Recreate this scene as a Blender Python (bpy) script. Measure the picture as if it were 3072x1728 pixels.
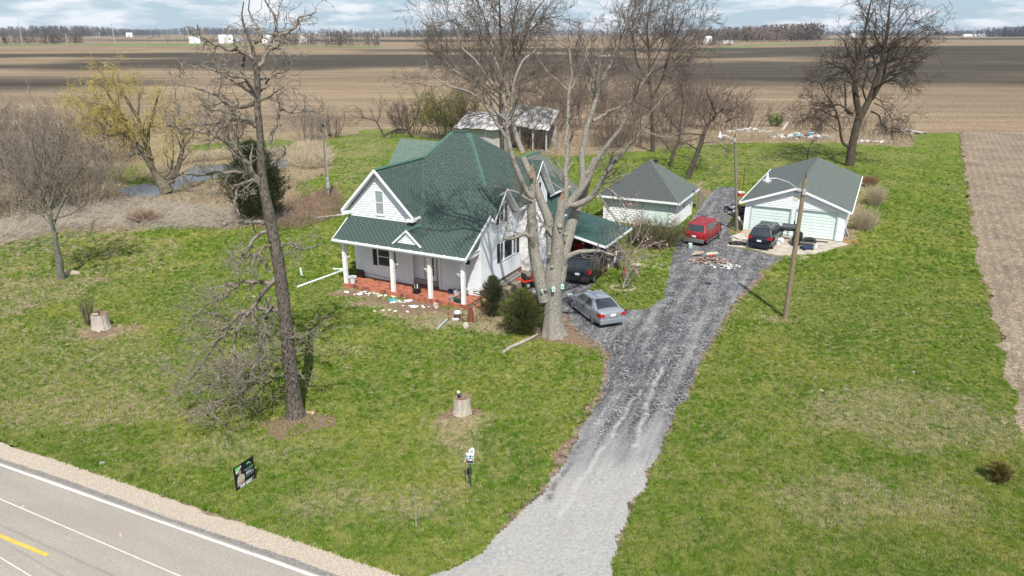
import bpy, bmesh, math, random
import numpy as np
from mathutils import Vector, Matrix
S = bpy.context.scene
for o in list(bpy.data.objects): bpy.data.objects.remove(o)
C = S.collection
R2 = math.radians
# ---------------------------------------------------------------- camera, light, exposure
CAM_H = 16.0; FPX = 2200.0; PITCH = math.atan(766 / 2200)
cd = bpy.data.cameras.new('camera'); cam = bpy.data.objects.new('camera', cd); C.objects.link(cam); S.camera = cam
cam.location = (0, 0, CAM_H); cam.rotation_euler = (math.pi / 2 - PITCH, 0, 0)
cd.sensor_width = 36; cd.lens = 36 * FPX / 3072; cd.clip_start = 0.5; cd.clip_end = 30000
SUN_EL = R2(52); SUN_AZ = R2(8.5)      # sun stands behind the camera, a little to the right
W = bpy.data.worlds.new('World'); S.world = W; W.use_nodes = True
nt = W.node_tree; N = nt.nodes; Lk = nt.links; N.clear()
def wn(t, **k):
    n = N.new(t)
    for a, b in k.items(): setattr(n, a, b)
    return n
out = wn('ShaderNodeOutputWorld'); bg = wn('ShaderNodeBackground'); sky = wn('ShaderNodeTexSky')
sky.sky_type = 'NISHITA'; sky.sun_disc = False; sky.sun_elevation = SUN_EL; sky.sun_rotation = math.pi - SUN_AZ
sky.air_density = 1.0; sky.dust_density = 0.6; sky.ozone_density = 2.0
tc = wn('ShaderNodeTexCoord')
cmb = wn('ShaderNodeMapping'); cmb.inputs['Scale'].default_value = (9, 9, 42); Lk.new(tc.outputs['Generated'], cmb.inputs[0])
ns = wn('ShaderNodeTexNoise'); ns.inputs['Scale'].default_value = 1.25; ns.inputs['Detail'].default_value = 9; ns.inputs['Roughness'].default_value = 0.56
Lk.new(cmb.outputs[0], ns.inputs['Vector'])
rp = wn('ShaderNodeValToRGB'); rp.color_ramp.elements[0].position = 0.45; rp.color_ramp.elements[1].position = 0.60
Lk.new(ns.outputs[0], rp.inputs[0])
tint = wn('ShaderNodeMixRGB'); tint.inputs[0].default_value = 0.8; tint.inputs[2].default_value = (3.9, 5.4, 6.75, 1); Lk.new(sky.outputs[0], tint.inputs[1])
mx = wn('ShaderNodeMixRGB'); mx.inputs[2].default_value = (8.1, 8.4, 8.9, 1); Lk.new(rp.outputs[0], mx.inputs[0]); Lk.new(tint.outputs[0], mx.inputs[1])
Lk.new(mx.outputs[0], bg.inputs[0]); bg.inputs[1].default_value = 0.105; Lk.new(bg.outputs[0], out.inputs[0])
sl = bpy.data.lights.new('sun', 'SUN'); so = bpy.data.objects.new('sun', sl); C.objects.link(so)
sl.energy = 5.0; sl.angle = R2(0.55); sl.color = (1, 0.965, 0.91)
sdir = Vector((-math.sin(SUN_AZ) * math.cos(SUN_EL), math.cos(SUN_AZ) * math.cos(SUN_EL), -math.sin(SUN_EL)))   # the way light travels
so.rotation_euler = sdir.to_track_quat('-Z', 'Y').to_euler()
S.view_settings.view_transform = 'Standard'; S.view_settings.look = 'None'; S.view_settings.exposure = 0.15; S.view_settings.gamma = 1; S.view_settings.use_curve_mapping = False
S.render.resolution_x = 1024; S.render.resolution_y = 576
S.render.engine = 'CYCLES'; S.cycles.max_bounces = 5; S.cycles.transparent_max_bounces = 8
rng = np.random.default_rng(7); rnd = random.Random(5)
# ---------------------------------------------------------------- survey: photograph pixel -> place on the ground (metres)
cp, sn = math.cos(PITCH), math.sin(PITCH)
def G(u, v, z=0.0):
    a = (u - 1536) / FPX; b = (864 - v) / FPX
    t = (z - CAM_H) / (-sn + b * cp)
    return Vector((a * t, (cp + b * sn) * t, z))
def RY(u, v, Y):
    a = (u - 1536) / FPX; b = (864 - v) / FPX
    t = Y / (cp + b * sn)
    return Vector((a * t, Y, CAM_H + (-sn + b * cp) * t))
ANG = R2(-26.7)
# ---------------------------------------------------------------- materials
MATS = {}
def mat(name, col, rough=0.8, var=0.15, scale=8.0, bump=0.0, bscale=None, metal=0.0, col2=None, detail=5, aniso=None, spec=0.4, contrast=(0.3, 0.7)):
    if name in MATS: return MATS[name]
    m = bpy.data.materials.new(name); m.use_nodes = True; t = m.node_tree; n = t.nodes; p = n['Principled BSDF']
    p.inputs['Roughness'].default_value = rough; p.inputs['Metallic'].default_value = metal; p.inputs['Specular IOR Level'].default_value = spec
    tc = n.new('ShaderNodeTexCoord'); mp = n.new('ShaderNodeMapping'); t.links.new(tc.outputs['Object'], mp.inputs[0])
    if aniso: mp.inputs['Scale'].default_value = aniso
    no = n.new('ShaderNodeTexNoise'); no.inputs['Scale'].default_value = scale; no.inputs['Detail'].default_value = detail; t.links.new(mp.outputs[0], no.inputs['Vector'])
    r = n.new('ShaderNodeValToRGB'); r.color_ramp.elements[0].position, r.color_ramp.elements[1].position = contrast
    c1 = tuple(max(0, c * (1 - var)) for c in col); c2 = col2 or tuple(min(1, c * (1 + var)) for c in col)
    r.color_ramp.elements[0].color = (*c1, 1); r.color_ramp.elements[1].color = (*c2, 1)
    t.links.new(no.outputs[0], r.inputs[0]); t.links.new(r.outputs[0], p.inputs['Base Color'])
    if bump:
        nb = n.new('ShaderNodeTexNoise'); nb.inputs['Scale'].default_value = bscale or scale * 3; nb.inputs['Detail'].default_value = 6; t.links.new(mp.outputs[0], nb.inputs['Vector'])
        b = n.new('ShaderNodeBump'); b.inputs['Strength'].default_value = min(1, bump * 4); b.inputs['Distance'].default_value = bump; t.links.new(nb.outputs[0], b.inputs['Height']); t.links.new(b.outputs[0], p.inputs['Normal'])
    MATS[name] = m; return m
class NT:
    """small node-graph helper"""
    def __init__(s, name, rough=0.9, spec=0.2):
        s.m = bpy.data.materials.new(name); s.m.use_nodes = True; s.t = s.m.node_tree; s.n = s.t.nodes; s.p = s.n['Principled BSDF']
        s.p.inputs['Roughness'].default_value = rough; s.p.inputs['Specular IOR Level'].default_value = spec
        s.tc = s.n.new('ShaderNodeTexCoord'); MATS[name] = s.m
    def co(s, scale=(1, 1, 1), rot=0.0):
        m0 = s.n.new('ShaderNodeMapping'); m0.inputs['Rotation'].default_value = (0, 0, rot); s.t.links.new(s.tc.outputs['Object'], m0.inputs[0])
        mp = s.n.new('ShaderNodeMapping'); mp.inputs['Scale'].default_value = scale; s.t.links.new(m0.outputs[0], mp.inputs[0]); return mp.outputs[0]
    def noise(s, sc, det=5, ro=0.55, co=None, dist=0.0):
        x = s.n.new('ShaderNodeTexNoise'); x.inputs['Scale'].default_value = sc; x.inputs['Detail'].default_value = det; x.inputs['Roughness'].default_value = ro; x.inputs['Distortion'].default_value = dist
        s.t.links.new(co if co else s.tc.outputs['Object'], x.inputs['Vector']); return x.outputs[0]
    def ramp(s, f, *els):
        r = s.n.new('ShaderNodeValToRGB'); e = r.color_ramp.elements
        while len(e) < len(els): e.new(0.5)
        for i, (p, c) in enumerate(els):
            e[i].position = p; e[i].color = (*c, 1) if isinstance(c, tuple) else (c, c, c, 1)
        s.t.links.new(f, r.inputs[0]); return r.outputs[0]
    def mix(s, f, a, b, bt='MIX'):
        x = s.n.new('ShaderNodeMixRGB'); x.blend_type = bt
        for i, q in enumerate((f, a, b)):
            if isinstance(q, (int, float)): x.inputs[i].default_value = q if i == 0 else (q, q, q, 1)
            elif isinstance(q, tuple): x.inputs[i].default_value = (*q, 1)
            else: s.t.links.new(q, x.inputs[i])
        return x.outputs[0]
    def math(s, op, a, b=0.0):
        x = s.n.new('ShaderNodeMath'); x.operation = op
        for i, q in enumerate((a, b)):
            if isinstance(q, (int, float)): x.inputs[i].default_value = q
            else: s.t.links.new(q, x.inputs[i])
        return x.outputs[0]
    def attr(s, nm):
        a = s.n.new('ShaderNodeAttribute'); a.attribute_name = nm; return a.outputs['Fac']
    def color(s, c): s.t.links.new(c, s.p.inputs['Base Color'])
    def bump(s, h, d, st=0.6):
        b = s.n.new('ShaderNodeBump'); b.inputs['Distance'].default_value = d; b.inputs['Strength'].default_value = st
        s.t.links.new(h, b.inputs['Height']); s.t.links.new(b.outputs[0], s.p.inputs['Normal'])
# ---------------------------------------------------------------- mesh helpers
class MB:
    def __init__(s): s.v = []; s.f = []; s.mi = []; s.k = 0
    def add(s, vs, fs):
        o = len(s.v); s.v += [tuple(v) for v in vs]; s.f += [tuple(i + o for i in f) for f in fs]; s.mi += [s.k] * len(fs); return s
    def box(s, x0, x1, y0, y1, z0, z1, M=None):
        vs = [Vector((x, y, z)) for z in (z0, z1) for y in (y0, y1) for x in (x0, x1)]
        if M: vs = [M @ v for v in vs]
        return s.add(vs, [(0, 2, 3, 1), (4, 5, 7, 6), (0, 1, 5, 4), (2, 6, 7, 3), (0, 4, 6, 2), (1, 3, 7, 5)])
    def prism(s, poly, d):
        """planar polygon (list of 3D points) extruded by vector d"""
        d = Vector(d); n = len(poly); a = [Vector(p) for p in poly]; b = [p + d for p in a]
        return s.add(a + b, [tuple(range(n)), tuple(reversed(range(n, 2 * n)))] + [(i, i + n, (i + 1) % n + n, (i + 1) % n) for i in range(n)])
    def tube(s, pts, r, k=8, cap=True):
        pts = [Vector(p) for p in pts]; n = len(pts); rs = r if isinstance(r, (list, tuple)) else [r] * n
        ref = (pts[-1] - pts[0]).normalized(); ref = Vector((1, 0, 0)) if abs(ref.z) > 0.7 else Vector((0, 0, 1)); vs = []
        for i, p in enumerate(pts):
            t = (pts[min(i + 1, n - 1)] - pts[max(i - 1, 0)]).normalized(); a = t.cross(ref).normalized(); b = t.cross(a)
            for j in range(k):
                w = 2 * math.pi * j / k; vs.append(p + (a * math.cos(w) + b * math.sin(w)) * rs[i])
        fs = [(i * k + j, i * k + (j + 1) % k, (i + 1) * k + (j + 1) % k, (i + 1) * k + j) for i in range(n - 1) for j in range(k)]
        if cap: fs += [tuple(range(k)), tuple(reversed(range((n - 1) * k, n * k)))]
        return s.add(vs, fs)
    def lathe(s, prof, k=16, M=None, ax='z'):
        vs = []
        for r, z in prof:
            for j in range(k):
                w = 2 * math.pi * j / k; v = Vector((r * math.cos(w), r * math.sin(w), z))
                if ax == 'y': v = Vector((v.x, v.z, v.y))
                if ax == 'x': v = Vector((v.z, v.x, v.y))
                vs.append(M @ v if M else v)
        n = len(prof)
        fs = [(i * k + j, i * k + (j + 1) % k, (i + 1) * k + (j + 1) % k, (i + 1) * k + j) for i in range(n - 1) for j in range(k)]
        return s.add(vs, fs)
    def blob(s, c, r, sq=(1, 1, 1), seed=0, k=9, m=6, amp=0.2):
        rr = random.Random(seed); vs = []; fs = []
        for i in range(m + 1):
            th = math.pi * i / m
            for j in range(k):
                ph = 2 * math.pi * j / k; q = r * (1 + rr.uniform(-amp, amp)) * (1 if 0 < i < m else 1)
                vs.append((c[0] + q * math.sin(th) * math.cos(ph) * sq[0], c[1] + q * math.sin(th) * math.sin(ph) * sq[1], c[2] + r * math.cos(th) * sq[2] * (1 + rr.uniform(-amp, amp) * 0.5)))
        for i in range(m):
            for j in range(k): fs.append((i * k + j, (i + 1) * k + j, (i + 1) * k + (j + 1) % k, i * k + (j + 1) % k))
        return s.add(vs, fs)
    def build(s, name, m, parent=None, smooth=False, bevel=0):
        me = bpy.data.meshes.new(name); me.from_pydata(s.v, [], s.f)
        ms = m if isinstance(m, (list, tuple)) else [m]
        for q in ms: me.materials.append(q)
        if len(ms) > 1: me.polygons.foreach_set('material_index', s.mi)
        bm = bmesh.new(); bm.from_mesh(me); bmesh.ops.recalc_face_normals(bm, faces=bm.faces); bm.to_mesh(me); bm.free()
        if smooth: me.polygons.foreach_set('use_smooth', [True] * len(me.polygons))
        o = bpy.data.objects.new(name, me); C.objects.link(o)
        if parent: o.parent = parent
        if bevel:
            b = o.modifiers.new('b', 'BEVEL'); b.width = bevel; b.segments = 2; b.limit_method = 'ANGLE'
        return o
def tag(o, label, cat, group=None):
    o['label'] = label; o['category'] = cat
    if group: o['group'] = group
    return o
def thing(name, label, cat, loc=(0, 0, 0), rz=0.0, group=None):
    o = bpy.data.objects.new(name, None); o.empty_display_size = 0.2; C.objects.link(o); o.location = loc; o.rotation_euler = (0, 0, rz)
    return tag(o, label, cat, group)
def struct(o): o['kind'] = 'structure'; return o
def stuff(o): o['kind'] = 'stuff'; return o
def box(x0, x1, y0, y1, z0, z1): return MB().box(x0, x1, y0, y1, z0, z1)
def inst(o, parent, M, name=None):
    c = bpy.data.objects.new(name or o.name.split('.')[0], o.data); C.objects.link(c); c.parent = parent; c.matrix_local = M; return c
def jag(pts, amp, step, seed=1, closed=True):
    """polyline in the plane resampled with a ragged edge"""
    r = random.Random(seed); o = []; n = len(pts)
    for i in range(n if closed else n - 1):
        a = Vector(pts[i][:2]); b = Vector(pts[(i + 1) % n][:2]); k = max(1, int((b - a).length / step))
        nn = Vector((-(b - a).y, (b - a).x)).normalized() if (b - a).length > 0 else Vector((0, 0))
        for j in range(k): o.append(a.lerp(b, j / k) + nn * r.uniform(-amp, amp))
    return o
def sheet(name, pts, z, m, thick=0.0):
    bm = bmesh.new(); vs = [bm.verts.new((p[0], p[1], z)) for p in pts]; f = bm.faces.new(vs)
    if f.normal.z < 0: f.normal_flip()
    bmesh.ops.triangulate(bm, faces=[f])
    if thick:
        ex = bmesh.ops.extrude_face_region(bm, geom=bm.faces[:])
        for v in [e for e in ex['geom'] if isinstance(e, bmesh.types.BMVert)]: v.co.z -= thick
        bmesh.ops.recalc_face_normals(bm, faces=bm.faces)
    me = bpy.data.meshes.new(name); bm.to_mesh(me); bm.free(); me.materials.append(m); o = bpy.data.objects.new(name, me); C.objects.link(o); return o
def inside(px, py, poly):
    c = np.zeros(px.shape, bool); n = len(poly); j = n - 1
    for i in range(n):
        xi, yi = poly[i][0], poly[i][1]; xj, yj = poly[j][0], poly[j][1]
        if yi != yj: c ^= ((yi > py) != (yj > py)) & (px < (xj - xi) * (py - yi) / (yj - yi) + xi)
        j = i
    return c
def np_mesh(name, V, F, m, parent=None, smooth=False):
    """V (n,3), F (f,k) equal-size faces"""
    me = bpy.data.meshes.new(name); me.vertices.add(len(V)); me.vertices.foreach_set('co', np.ascontiguousarray(V, dtype=np.float32).ravel())
    k = F.shape[1]; me.loops.add(F.size); me.loops.foreach_set('vertex_index', np.ascontiguousarray(F, dtype=np.int32).ravel())
    me.polygons.add(len(F)); me.polygons.foreach_set('loop_start', np.arange(0, F.size, k, dtype=np.int32))
    try: me.polygons.foreach_set('loop_total', np.full(len(F), k, dtype=np.int32))
    except Exception: pass
    if smooth: me.polygons.foreach_set('use_smooth', np.ones(len(F), bool))
    me.update(calc_edges=True); me.validate()
    me.materials.append(m); o = bpy.data.objects.new(name, me); C.objects.link(o)
    if parent: o.parent = parent
    return o
# ================================================================ SETTING: fields, lawn, road, drive, pond
def P(*px): return [G(u, v) for u, v in px]
PX = P
# ---- field
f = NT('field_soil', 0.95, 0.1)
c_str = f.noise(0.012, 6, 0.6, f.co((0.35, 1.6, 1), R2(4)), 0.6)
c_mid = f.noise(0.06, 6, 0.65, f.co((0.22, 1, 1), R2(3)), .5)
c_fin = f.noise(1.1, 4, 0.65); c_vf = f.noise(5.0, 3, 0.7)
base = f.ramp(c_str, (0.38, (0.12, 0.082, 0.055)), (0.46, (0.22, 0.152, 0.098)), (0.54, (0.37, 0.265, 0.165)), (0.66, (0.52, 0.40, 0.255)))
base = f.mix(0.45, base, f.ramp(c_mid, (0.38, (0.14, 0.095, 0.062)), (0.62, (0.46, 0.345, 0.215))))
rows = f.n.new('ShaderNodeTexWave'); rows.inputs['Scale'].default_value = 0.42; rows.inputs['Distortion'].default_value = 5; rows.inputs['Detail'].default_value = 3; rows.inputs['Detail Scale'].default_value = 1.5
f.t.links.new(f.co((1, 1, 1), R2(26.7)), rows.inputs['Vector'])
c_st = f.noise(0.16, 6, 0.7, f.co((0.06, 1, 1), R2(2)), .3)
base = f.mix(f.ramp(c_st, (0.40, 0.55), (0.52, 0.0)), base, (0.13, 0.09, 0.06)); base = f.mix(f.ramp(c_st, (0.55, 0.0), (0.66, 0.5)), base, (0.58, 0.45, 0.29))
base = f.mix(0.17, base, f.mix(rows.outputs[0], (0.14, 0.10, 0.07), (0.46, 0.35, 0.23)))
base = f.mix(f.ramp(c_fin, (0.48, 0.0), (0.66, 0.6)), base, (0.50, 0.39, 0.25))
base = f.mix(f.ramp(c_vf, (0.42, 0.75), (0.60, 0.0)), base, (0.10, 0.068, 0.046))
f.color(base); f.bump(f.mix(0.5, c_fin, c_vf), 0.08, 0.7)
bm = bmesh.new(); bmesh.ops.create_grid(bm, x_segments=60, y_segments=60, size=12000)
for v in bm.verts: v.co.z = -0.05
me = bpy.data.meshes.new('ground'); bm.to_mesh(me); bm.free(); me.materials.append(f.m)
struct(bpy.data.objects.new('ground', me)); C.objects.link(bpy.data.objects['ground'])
# ---- lawn, a grid cut to the outline of the plot, with zone masks for dry growth and bare soil
LAWN = P((-2200, 1728), (-1500, 900), (-700, 560), (-300, 415), (300, 402), (800, 398), (1000, 388), (1300, 384), (1700, 384), (2250, 392), (2560, 396), (2700, 399), (2885, 396), (2893, 470), (2905, 560), (2925, 690), (2948, 810), (2985, 930), (3010, 1040), (3050, 1180), (3090, 1330), (3180, 1560), (3300, 1800)) + [Vector((25, 12, 0)), Vector((-45, 12, 0))]
st = 0.33; x0, x1, y0, y1 = -112, 92, 12, 134
def axis(a, b, s): return np.arange(a, b, s)
ys = [y0]
while ys[-1] < y1: ys.append(ys[-1] + (0.28 if ys[-1] < 60 else 0.6))
ys = np.array(ys); xs = axis(x0, x1, 0.45)
gx, gy = np.meshgrid(xs, ys)
jx = gx + rng.uniform(-.12, .12, gx.shape); jy = gy + rng.uniform(-.08, .08, gy.shape)
wob = 0.35 * np.sin(gx * 1.7 + gy * 0.9) + 0.25 * np.sin(gy * 2.3 - gx) + rng.normal(0, .12, gx.shape)
keep = inside(gx + wob * .6, gy + wob * .6, LAWN)
def zone(polys, blur=2, base=0.0):
    m = np.zeros(gx.shape)
    for pl, val in polys: m = np.where(inside(gx + wob, gy + wob, pl), np.maximum(m, val), m)
    for _ in range(blur):
        q = np.pad(m, 1, mode='edge'); m = (q[:-2, 1:-1] + q[2:, 1:-1] + q[1:-1, :-2] + q[1:-1, 2:] + q[1:-1, 1:-1] * 2) / 6
    return m
def ring(u, v, rx, ry, n=14, z=0):
    c = G(u, v); return [Vector((c.x + rx * math.cos(2 * math.pi * i / n), c.y + ry * math.sin(2 * math.pi * i / n), 0)) for i in range(n)]
dryz = zone([(P((-1000, 405), (-100, 400), (600, 396), (1000, 384), (1085, 386), (1080, 400), (1010, 408), (960, 425), (985, 480), (1010, 560), (985, 655), (900, 650), (700, 690), (520, 672), (400, 700), (250, 688), (90, 715), (0, 745), (-400, 760), (-1000, 800)), 1.0),
    (P((1620, 380), (2200, 388), (2700, 395), (2745, 415), (2738, 442), (2500, 428), (2250, 428), (2100, 436), (1950, 452), (1700, 470), (1560, 450)), 0.9),
    (P((1130, 380), (1620, 380), (1600, 440), (1500, 455), (1200, 400)), 0.6),
    (P((2480, 610), (2560, 520), (2610, 560), (2590, 700), (2560, 760), (2510, 740)), 0.7),
    (P((1010, 870), (1100, 930), (1300, 985), (1420, 985), (1560, 1000), (1640, 1010), (1640, 940), (1500, 900), (1400, 930), (1200, 890), (1040, 862)), 0.75),
    (P((2030, 560), (2100, 540), (2260, 640), (2240, 720), (2170, 700), (2180, 600)), 0.6),
    (P((1310, 1240), (1360, 1225), (1430, 1250), (1440, 1330), (1470, 1400), (1400, 1400), (1380, 1330), (1310, 1290)), 0.8),
    (ring(300, 995, 2.0, 1.0), 0.8), (ring(2353, 955, .9, .6), 1), (ring(100, 760, 5, 2.2), .5), (ring(500, 800, 6, 2), .35), (ring(900, 1050, 5, 1), .2),
    (P((-300, 745), (0, 700), (250, 690), (420, 700), (560, 730), (480, 800), (300, 860), (100, 940), (-200, 1000)), .46), (P((-300, 1000), (200, 960), (500, 1000), (640, 1150), (300, 1240), (0, 1180)), .24), (P((1020, 400), (1180, 400), (1150, 500), (1020, 620), (960, 600), (1000, 480)), .35), (P((2060, 440), (2500, 440), (2300, 520), (2150, 560)), .3),
    (ring(2750, 1250, 5, 3), .45), (ring(2600, 1500, 4, 1.6), .4), (ring(300, 1230, 6, 1.5), .4), (ring(700, 1350, 4, 1), .3), (ring(2900, 560, 5, 3), .3), (ring(1150, 1500, 3, 1), .35)], 2)
for pl_ in (P((270, 500), (460, 496), (470, 548), (400, 556), (280, 545)), P((560, 452), (860, 448), (900, 420), (760, 420), (560, 436)), P((880, 560), (1020, 500), (1010, 560), (900, 600))): dryz = np.where(inside(gx + wob, gy + wob, pl_), dryz * .12, dryz)
dirtz = zone([(ring(895, 1268, 1.9, 1.15), .58), (ring(1660, 1000, 2.2, 1.4), .7), (ring(2353, 957, .55, .35), 1), (ring(1385, 1240, 1.1, .6), .8), (ring(300, 1000, 1.4, .5), .8),
    (P((1822, 1080), (1850, 1090), (1840, 1150), (1800, 1215), (1755, 1300), (1720, 1380), (1660, 1450), (1600, 1510), (1520, 1580), (1490, 1585), (1600, 1480), (1690, 1370), (1740, 1270), (1800, 1180)), .8), (P((1600, 870), (1710, 960), (1760, 1010), (1800, 1040), (1840, 1100), (1838, 1170), (1800, 1240), (1740, 1320), (1715, 1320), (1770, 1235), (1805, 1170), (1800, 1080), (1760, 1040), (1680, 980)), .9),
    (P((2200, 820), (2260, 815), (2290, 830), (2270, 860), (2190, 925), (2120, 1040), (2075, 1110), (2100, 1060), (2180, 930)), .8),
    (P((1020, 865), (1400, 930), (1400, 965), (1200, 930), (1030, 890)), .7), (P((2060, 560), (2210, 590), (2230, 700), (2190, 690), (2180, 620)), .7),
    (P((1740, 860), (1800, 930), (1860, 925), (1830, 900), (1780, 870)), .8), (ring(1100, 1060, 1.0, .4), .5), (ring(2530, 790, 2.5, .8), .35)], 1)
ny, nx = gx.shape; idx = -np.ones(gx.shape, int)
fk = keep[:-1, :-1] & keep[1:, :-1] & keep[:-1, 1:] & keep[1:, 1:]
hgt = 0.0 + 0.02 * np.sin(gx * .5) * np.sin(gy * .37) * 0
V = np.stack([jx, jy, hgt], -1).reshape(-1, 3); ii = np.arange(ny * nx).reshape(ny, nx)
F = np.stack([ii[:-1, :-1], ii[:-1, 1:], ii[1:, 1:], ii[1:, :-1]], -1)[fk]
used = np.unique(F); remap = -np.ones(len(V), int); remap[used] = np.arange(len(used))
lg = NT('lawn_grass', 0.95, 0.05)
a_dry = lg.attr('dry'); a_dirt = lg.attr('dirt')
n1 = lg.noise(0.22, 6, 0.62, None, 0.8); n2 = lg.noise(1.3, 6, 0.68, lg.co((1, .8, 1)), 0.5); n3 = lg.noise(9, 5, 0.75); n4 = lg.noise(28, 4, 0.8, lg.co((1, .45, 1)))
green = lg.ramp(n1, (0.32, (0.070, 0.140, 0.010)), (0.5, (0.125, 0.185, 0.020)), (0.66, (0.235, 0.25, 0.048)))
n0 = lg.noise(0.075, 5, 0.6)
green = lg.mix(lg.ramp(n0, (0.50, 0.0), (0.62, 0.62)), green, (0.30, 0.27, 0.12))
green = lg.mix(lg.ramp(n2, (0.46, 0.0), (0.66, 0.75)), green, (0.34, 0.33, 0.10))
green = lg.mix(lg.ramp(n3, (0.38, 0.65), (0.52, 0.0)), green, (0.035, 0.075, 0.010))
green = lg.mix(lg.ramp(n3, (0.53, 0.0), (0.68, 0.75)), green, (0.30, 0.31, 0.13))
green = lg.mix(lg.ramp(n4, (0.45, 0.55), (0.55, 0.0)), green, (0.035, 0.065, 0.012))
straw = lg.ramp(lg.noise(2.0, 6, 0.7, lg.co((.6, 1.2, 1)), 1.0), (0.3, (0.16, 0.115, 0.062)), (0.5, (0.31, 0.24, 0.15)), (0.7, (0.46, 0.385, 0.26)))
straw = lg.mix(lg.ramp(n4, (0.42, 0.6), (0.56, 0.0)), straw, (0.11, 0.08, 0.045))
soil = lg.ramp(n3, (0.36, (0.10, 0.062, 0.040)), (0.62, (0.34, 0.24, 0.165)))
dfac = lg.ramp(lg.math('ADD', lg.math('MULTIPLY', a_dry, 1.0), lg.math('MULTIPLY', lg.math('SUBTRACT', n2, 0.5), 1.9)), (0.32, 0.0), (0.62, 1.0))
sfac = lg.ramp(lg.math('ADD', a_dirt, lg.math('MULTIPLY', lg.math('SUBTRACT', n2, 0.5), 1.2)), (0.4, 0.0), (0.62, 1.0))
lg.color(lg.mix(sfac, lg.mix(dfac, green, straw), soil)); lg.bump(lg.mix(0.5, n3, n4), 0.09, 1.0)
lawn = np_mesh('lawn', V[used], remap[F], lg.m); struct(lawn)
for nm, z in (('dry', dryz), ('dirt', dirtz)):
    at = lawn.data.attributes.new(nm, 'FLOAT', 'POINT'); at.data.foreach_set('value', z.reshape(-1)[used].astype(np.float32))
# ---- grass and straw tufts: geometry-node instances on the lawn
def tuft(name, m, n, h, sp_, seed, lean=0.5):
    r = random.Random(seed); b = MB()
    for i in range(n):
        a = r.uniform(0, 6.28); d = r.uniform(0, sp_); x, y = d * math.cos(a), d * math.sin(a); hh = h * r.uniform(.5, 1.2); w = 0.008 + 0.006 * r.random(); a2 = r.uniform(0, 6.28); l = lean * hh * r.random()
        dx, dy = math.cos(a2 + 1.57) * w, math.sin(a2 + 1.57) * w
        b.add([(x - dx, y - dy, 0), (x + dx, y + dy, 0), (x + math.cos(a2) * l + dx * .2, y + math.sin(a2) * l + dy * .2, hh)], [(0, 1, 2)])
    me = bpy.data.meshes.new(name); me.from_pydata(b.v, [], b.f); me.materials.append(m); return me
M_gr = [mat('blade_green', (0.12, 0.20, 0.035), .8, .35, 3), mat('blade_light', (0.22, 0.27, 0.07), .8, .3, 3), mat('blade_dark', (0.06, 0.13, 0.018), .8, .3, 3), mat('blade_straw', (0.42, 0.34, 0.20), .9, .3, 3), mat('blade_brown', (0.30, 0.21, 0.13), .9, .3, 3)]
def scatter_mesh(name, pts, me_list, m, label=None, s0=.7, s1=1.3, seed=3, kind='stuff'):
    """one joined real mesh of tufts (kept cheap by short blades)"""
    r = np.random.default_rng(seed); Vs = []; Fs = []; mi = []; o = 0
    sh = [np.array([v.co[:] for v in me.vertices]) for me in me_list]
    pts = np.asarray(pts); w = r.integers(0, len(me_list), len(pts))
    for k, s in enumerate(sh):
        pk = pts[w == k]; n = len(pk)
        if not n: continue
        a = r.uniform(0, 6.28, n); sc = r.uniform(s0, s1, n); ca, sa = np.cos(a) * sc, np.sin(a) * sc
        X = s[None, :, 0] * ca[:, None] - s[None, :, 1] * sa[:, None] + pk[:, None, 0]; Y = s[None, :, 0] * sa[:, None] + s[None, :, 1] * ca[:, None] + pk[:, None, 1]
        Z = s[None, :, 2] * sc[:, None] + pk[:, None, 2]
        vv = np.stack([X, Y, Z], -1).reshape(-1, 3); ff = np.arange(len(vv)).reshape(-1, 3) + o; o += len(vv); Vs.append(vv); Fs.append(ff)
    return np_mesh(name, np.concatenate(Vs), np.concatenate(Fs), m)
# ---- road
rd = NT('road_asphalt', 0.9, 0.2)
q = rd.ramp(rd.noise(45, 5, .8), (.35, (.20, .172, .146)), (.5, (.335, .295, .255)), (.68, (.52, .47, .41)))
q = rd.mix(rd.ramp(rd.noise(.5, 5, .6, rd.co((.3, 1.4, 1), R2(24.2))), (.4, .35), (.6, 0.)), q, (.22, .19, .165)); q = rd.mix(rd.ramp(rd.noise(1.5, 6, .7), (.64, 0.), (.72, .5)), q, (.26, .19, .13))
rd.color(q); rd.bump(rd.noise(60, 3), .01)
rdir = Vector((math.cos(R2(-24.2)), math.sin(R2(-24.2)), 0)); rn = Vector((-rdir.y, rdir.x, 0)); rw = G(470, 1563)   # a point on the white edge line
def strip(name, off0, off1, t0, t1, z, m, amp=0.0, seed=1, thick=0.0):
    pts = []
    r = random.Random(seed); n = max(2, int((t1 - t0) / .35))
    for i in range(n + 1): pts.append(rw + rdir * (t0 + (t1 - t0) * i / n) + rn * (off0 + r.uniform(-amp, amp) * .3))
    for i in range(n, -1, -1): pts.append(rw + rdir * (t0 + (t1 - t0) * i / n) + rn * (off1 + r.uniform(-amp, amp) + amp * 1.5 * math.sin(i * .21)))
    return sheet(name, pts, z, m, thick)
sh = mat('road_shoulder_gravel', (.40, .335, .265), .95, .25, 14, .012)
struct(strip('road', -7.3, 0.32, -70, 60, .03, rd.m)); struct(strip('road_shoulder', .30, 1.22, -70, 60, .014, sh, .12, 2))
struct(strip('shoulder_soil', .9, 1.5, -70, 60, .006, mat('edge_soil', (.20, .15, .10), .95, .35, 5, .02), .2, 3))
struct(strip('road_edge_seam', .13, .32, -70, 60, .034, mat('seam_asphalt', (.20, .185, .17), .9, .3, 12), .03, 4))
struct(strip('edge_line', -.05, .05, -70, 60, .038, mat('white_road_paint', (.66, .64, .60), .8, .12, 9, contrast=(.45, .5)), .012, 5))
yo = (G(0, 1610) - rw); t_y = yo.dot(rdir); o_y = yo.dot(rn); t_e = (G(138, 1672) - rw).dot(rdir)
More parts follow.
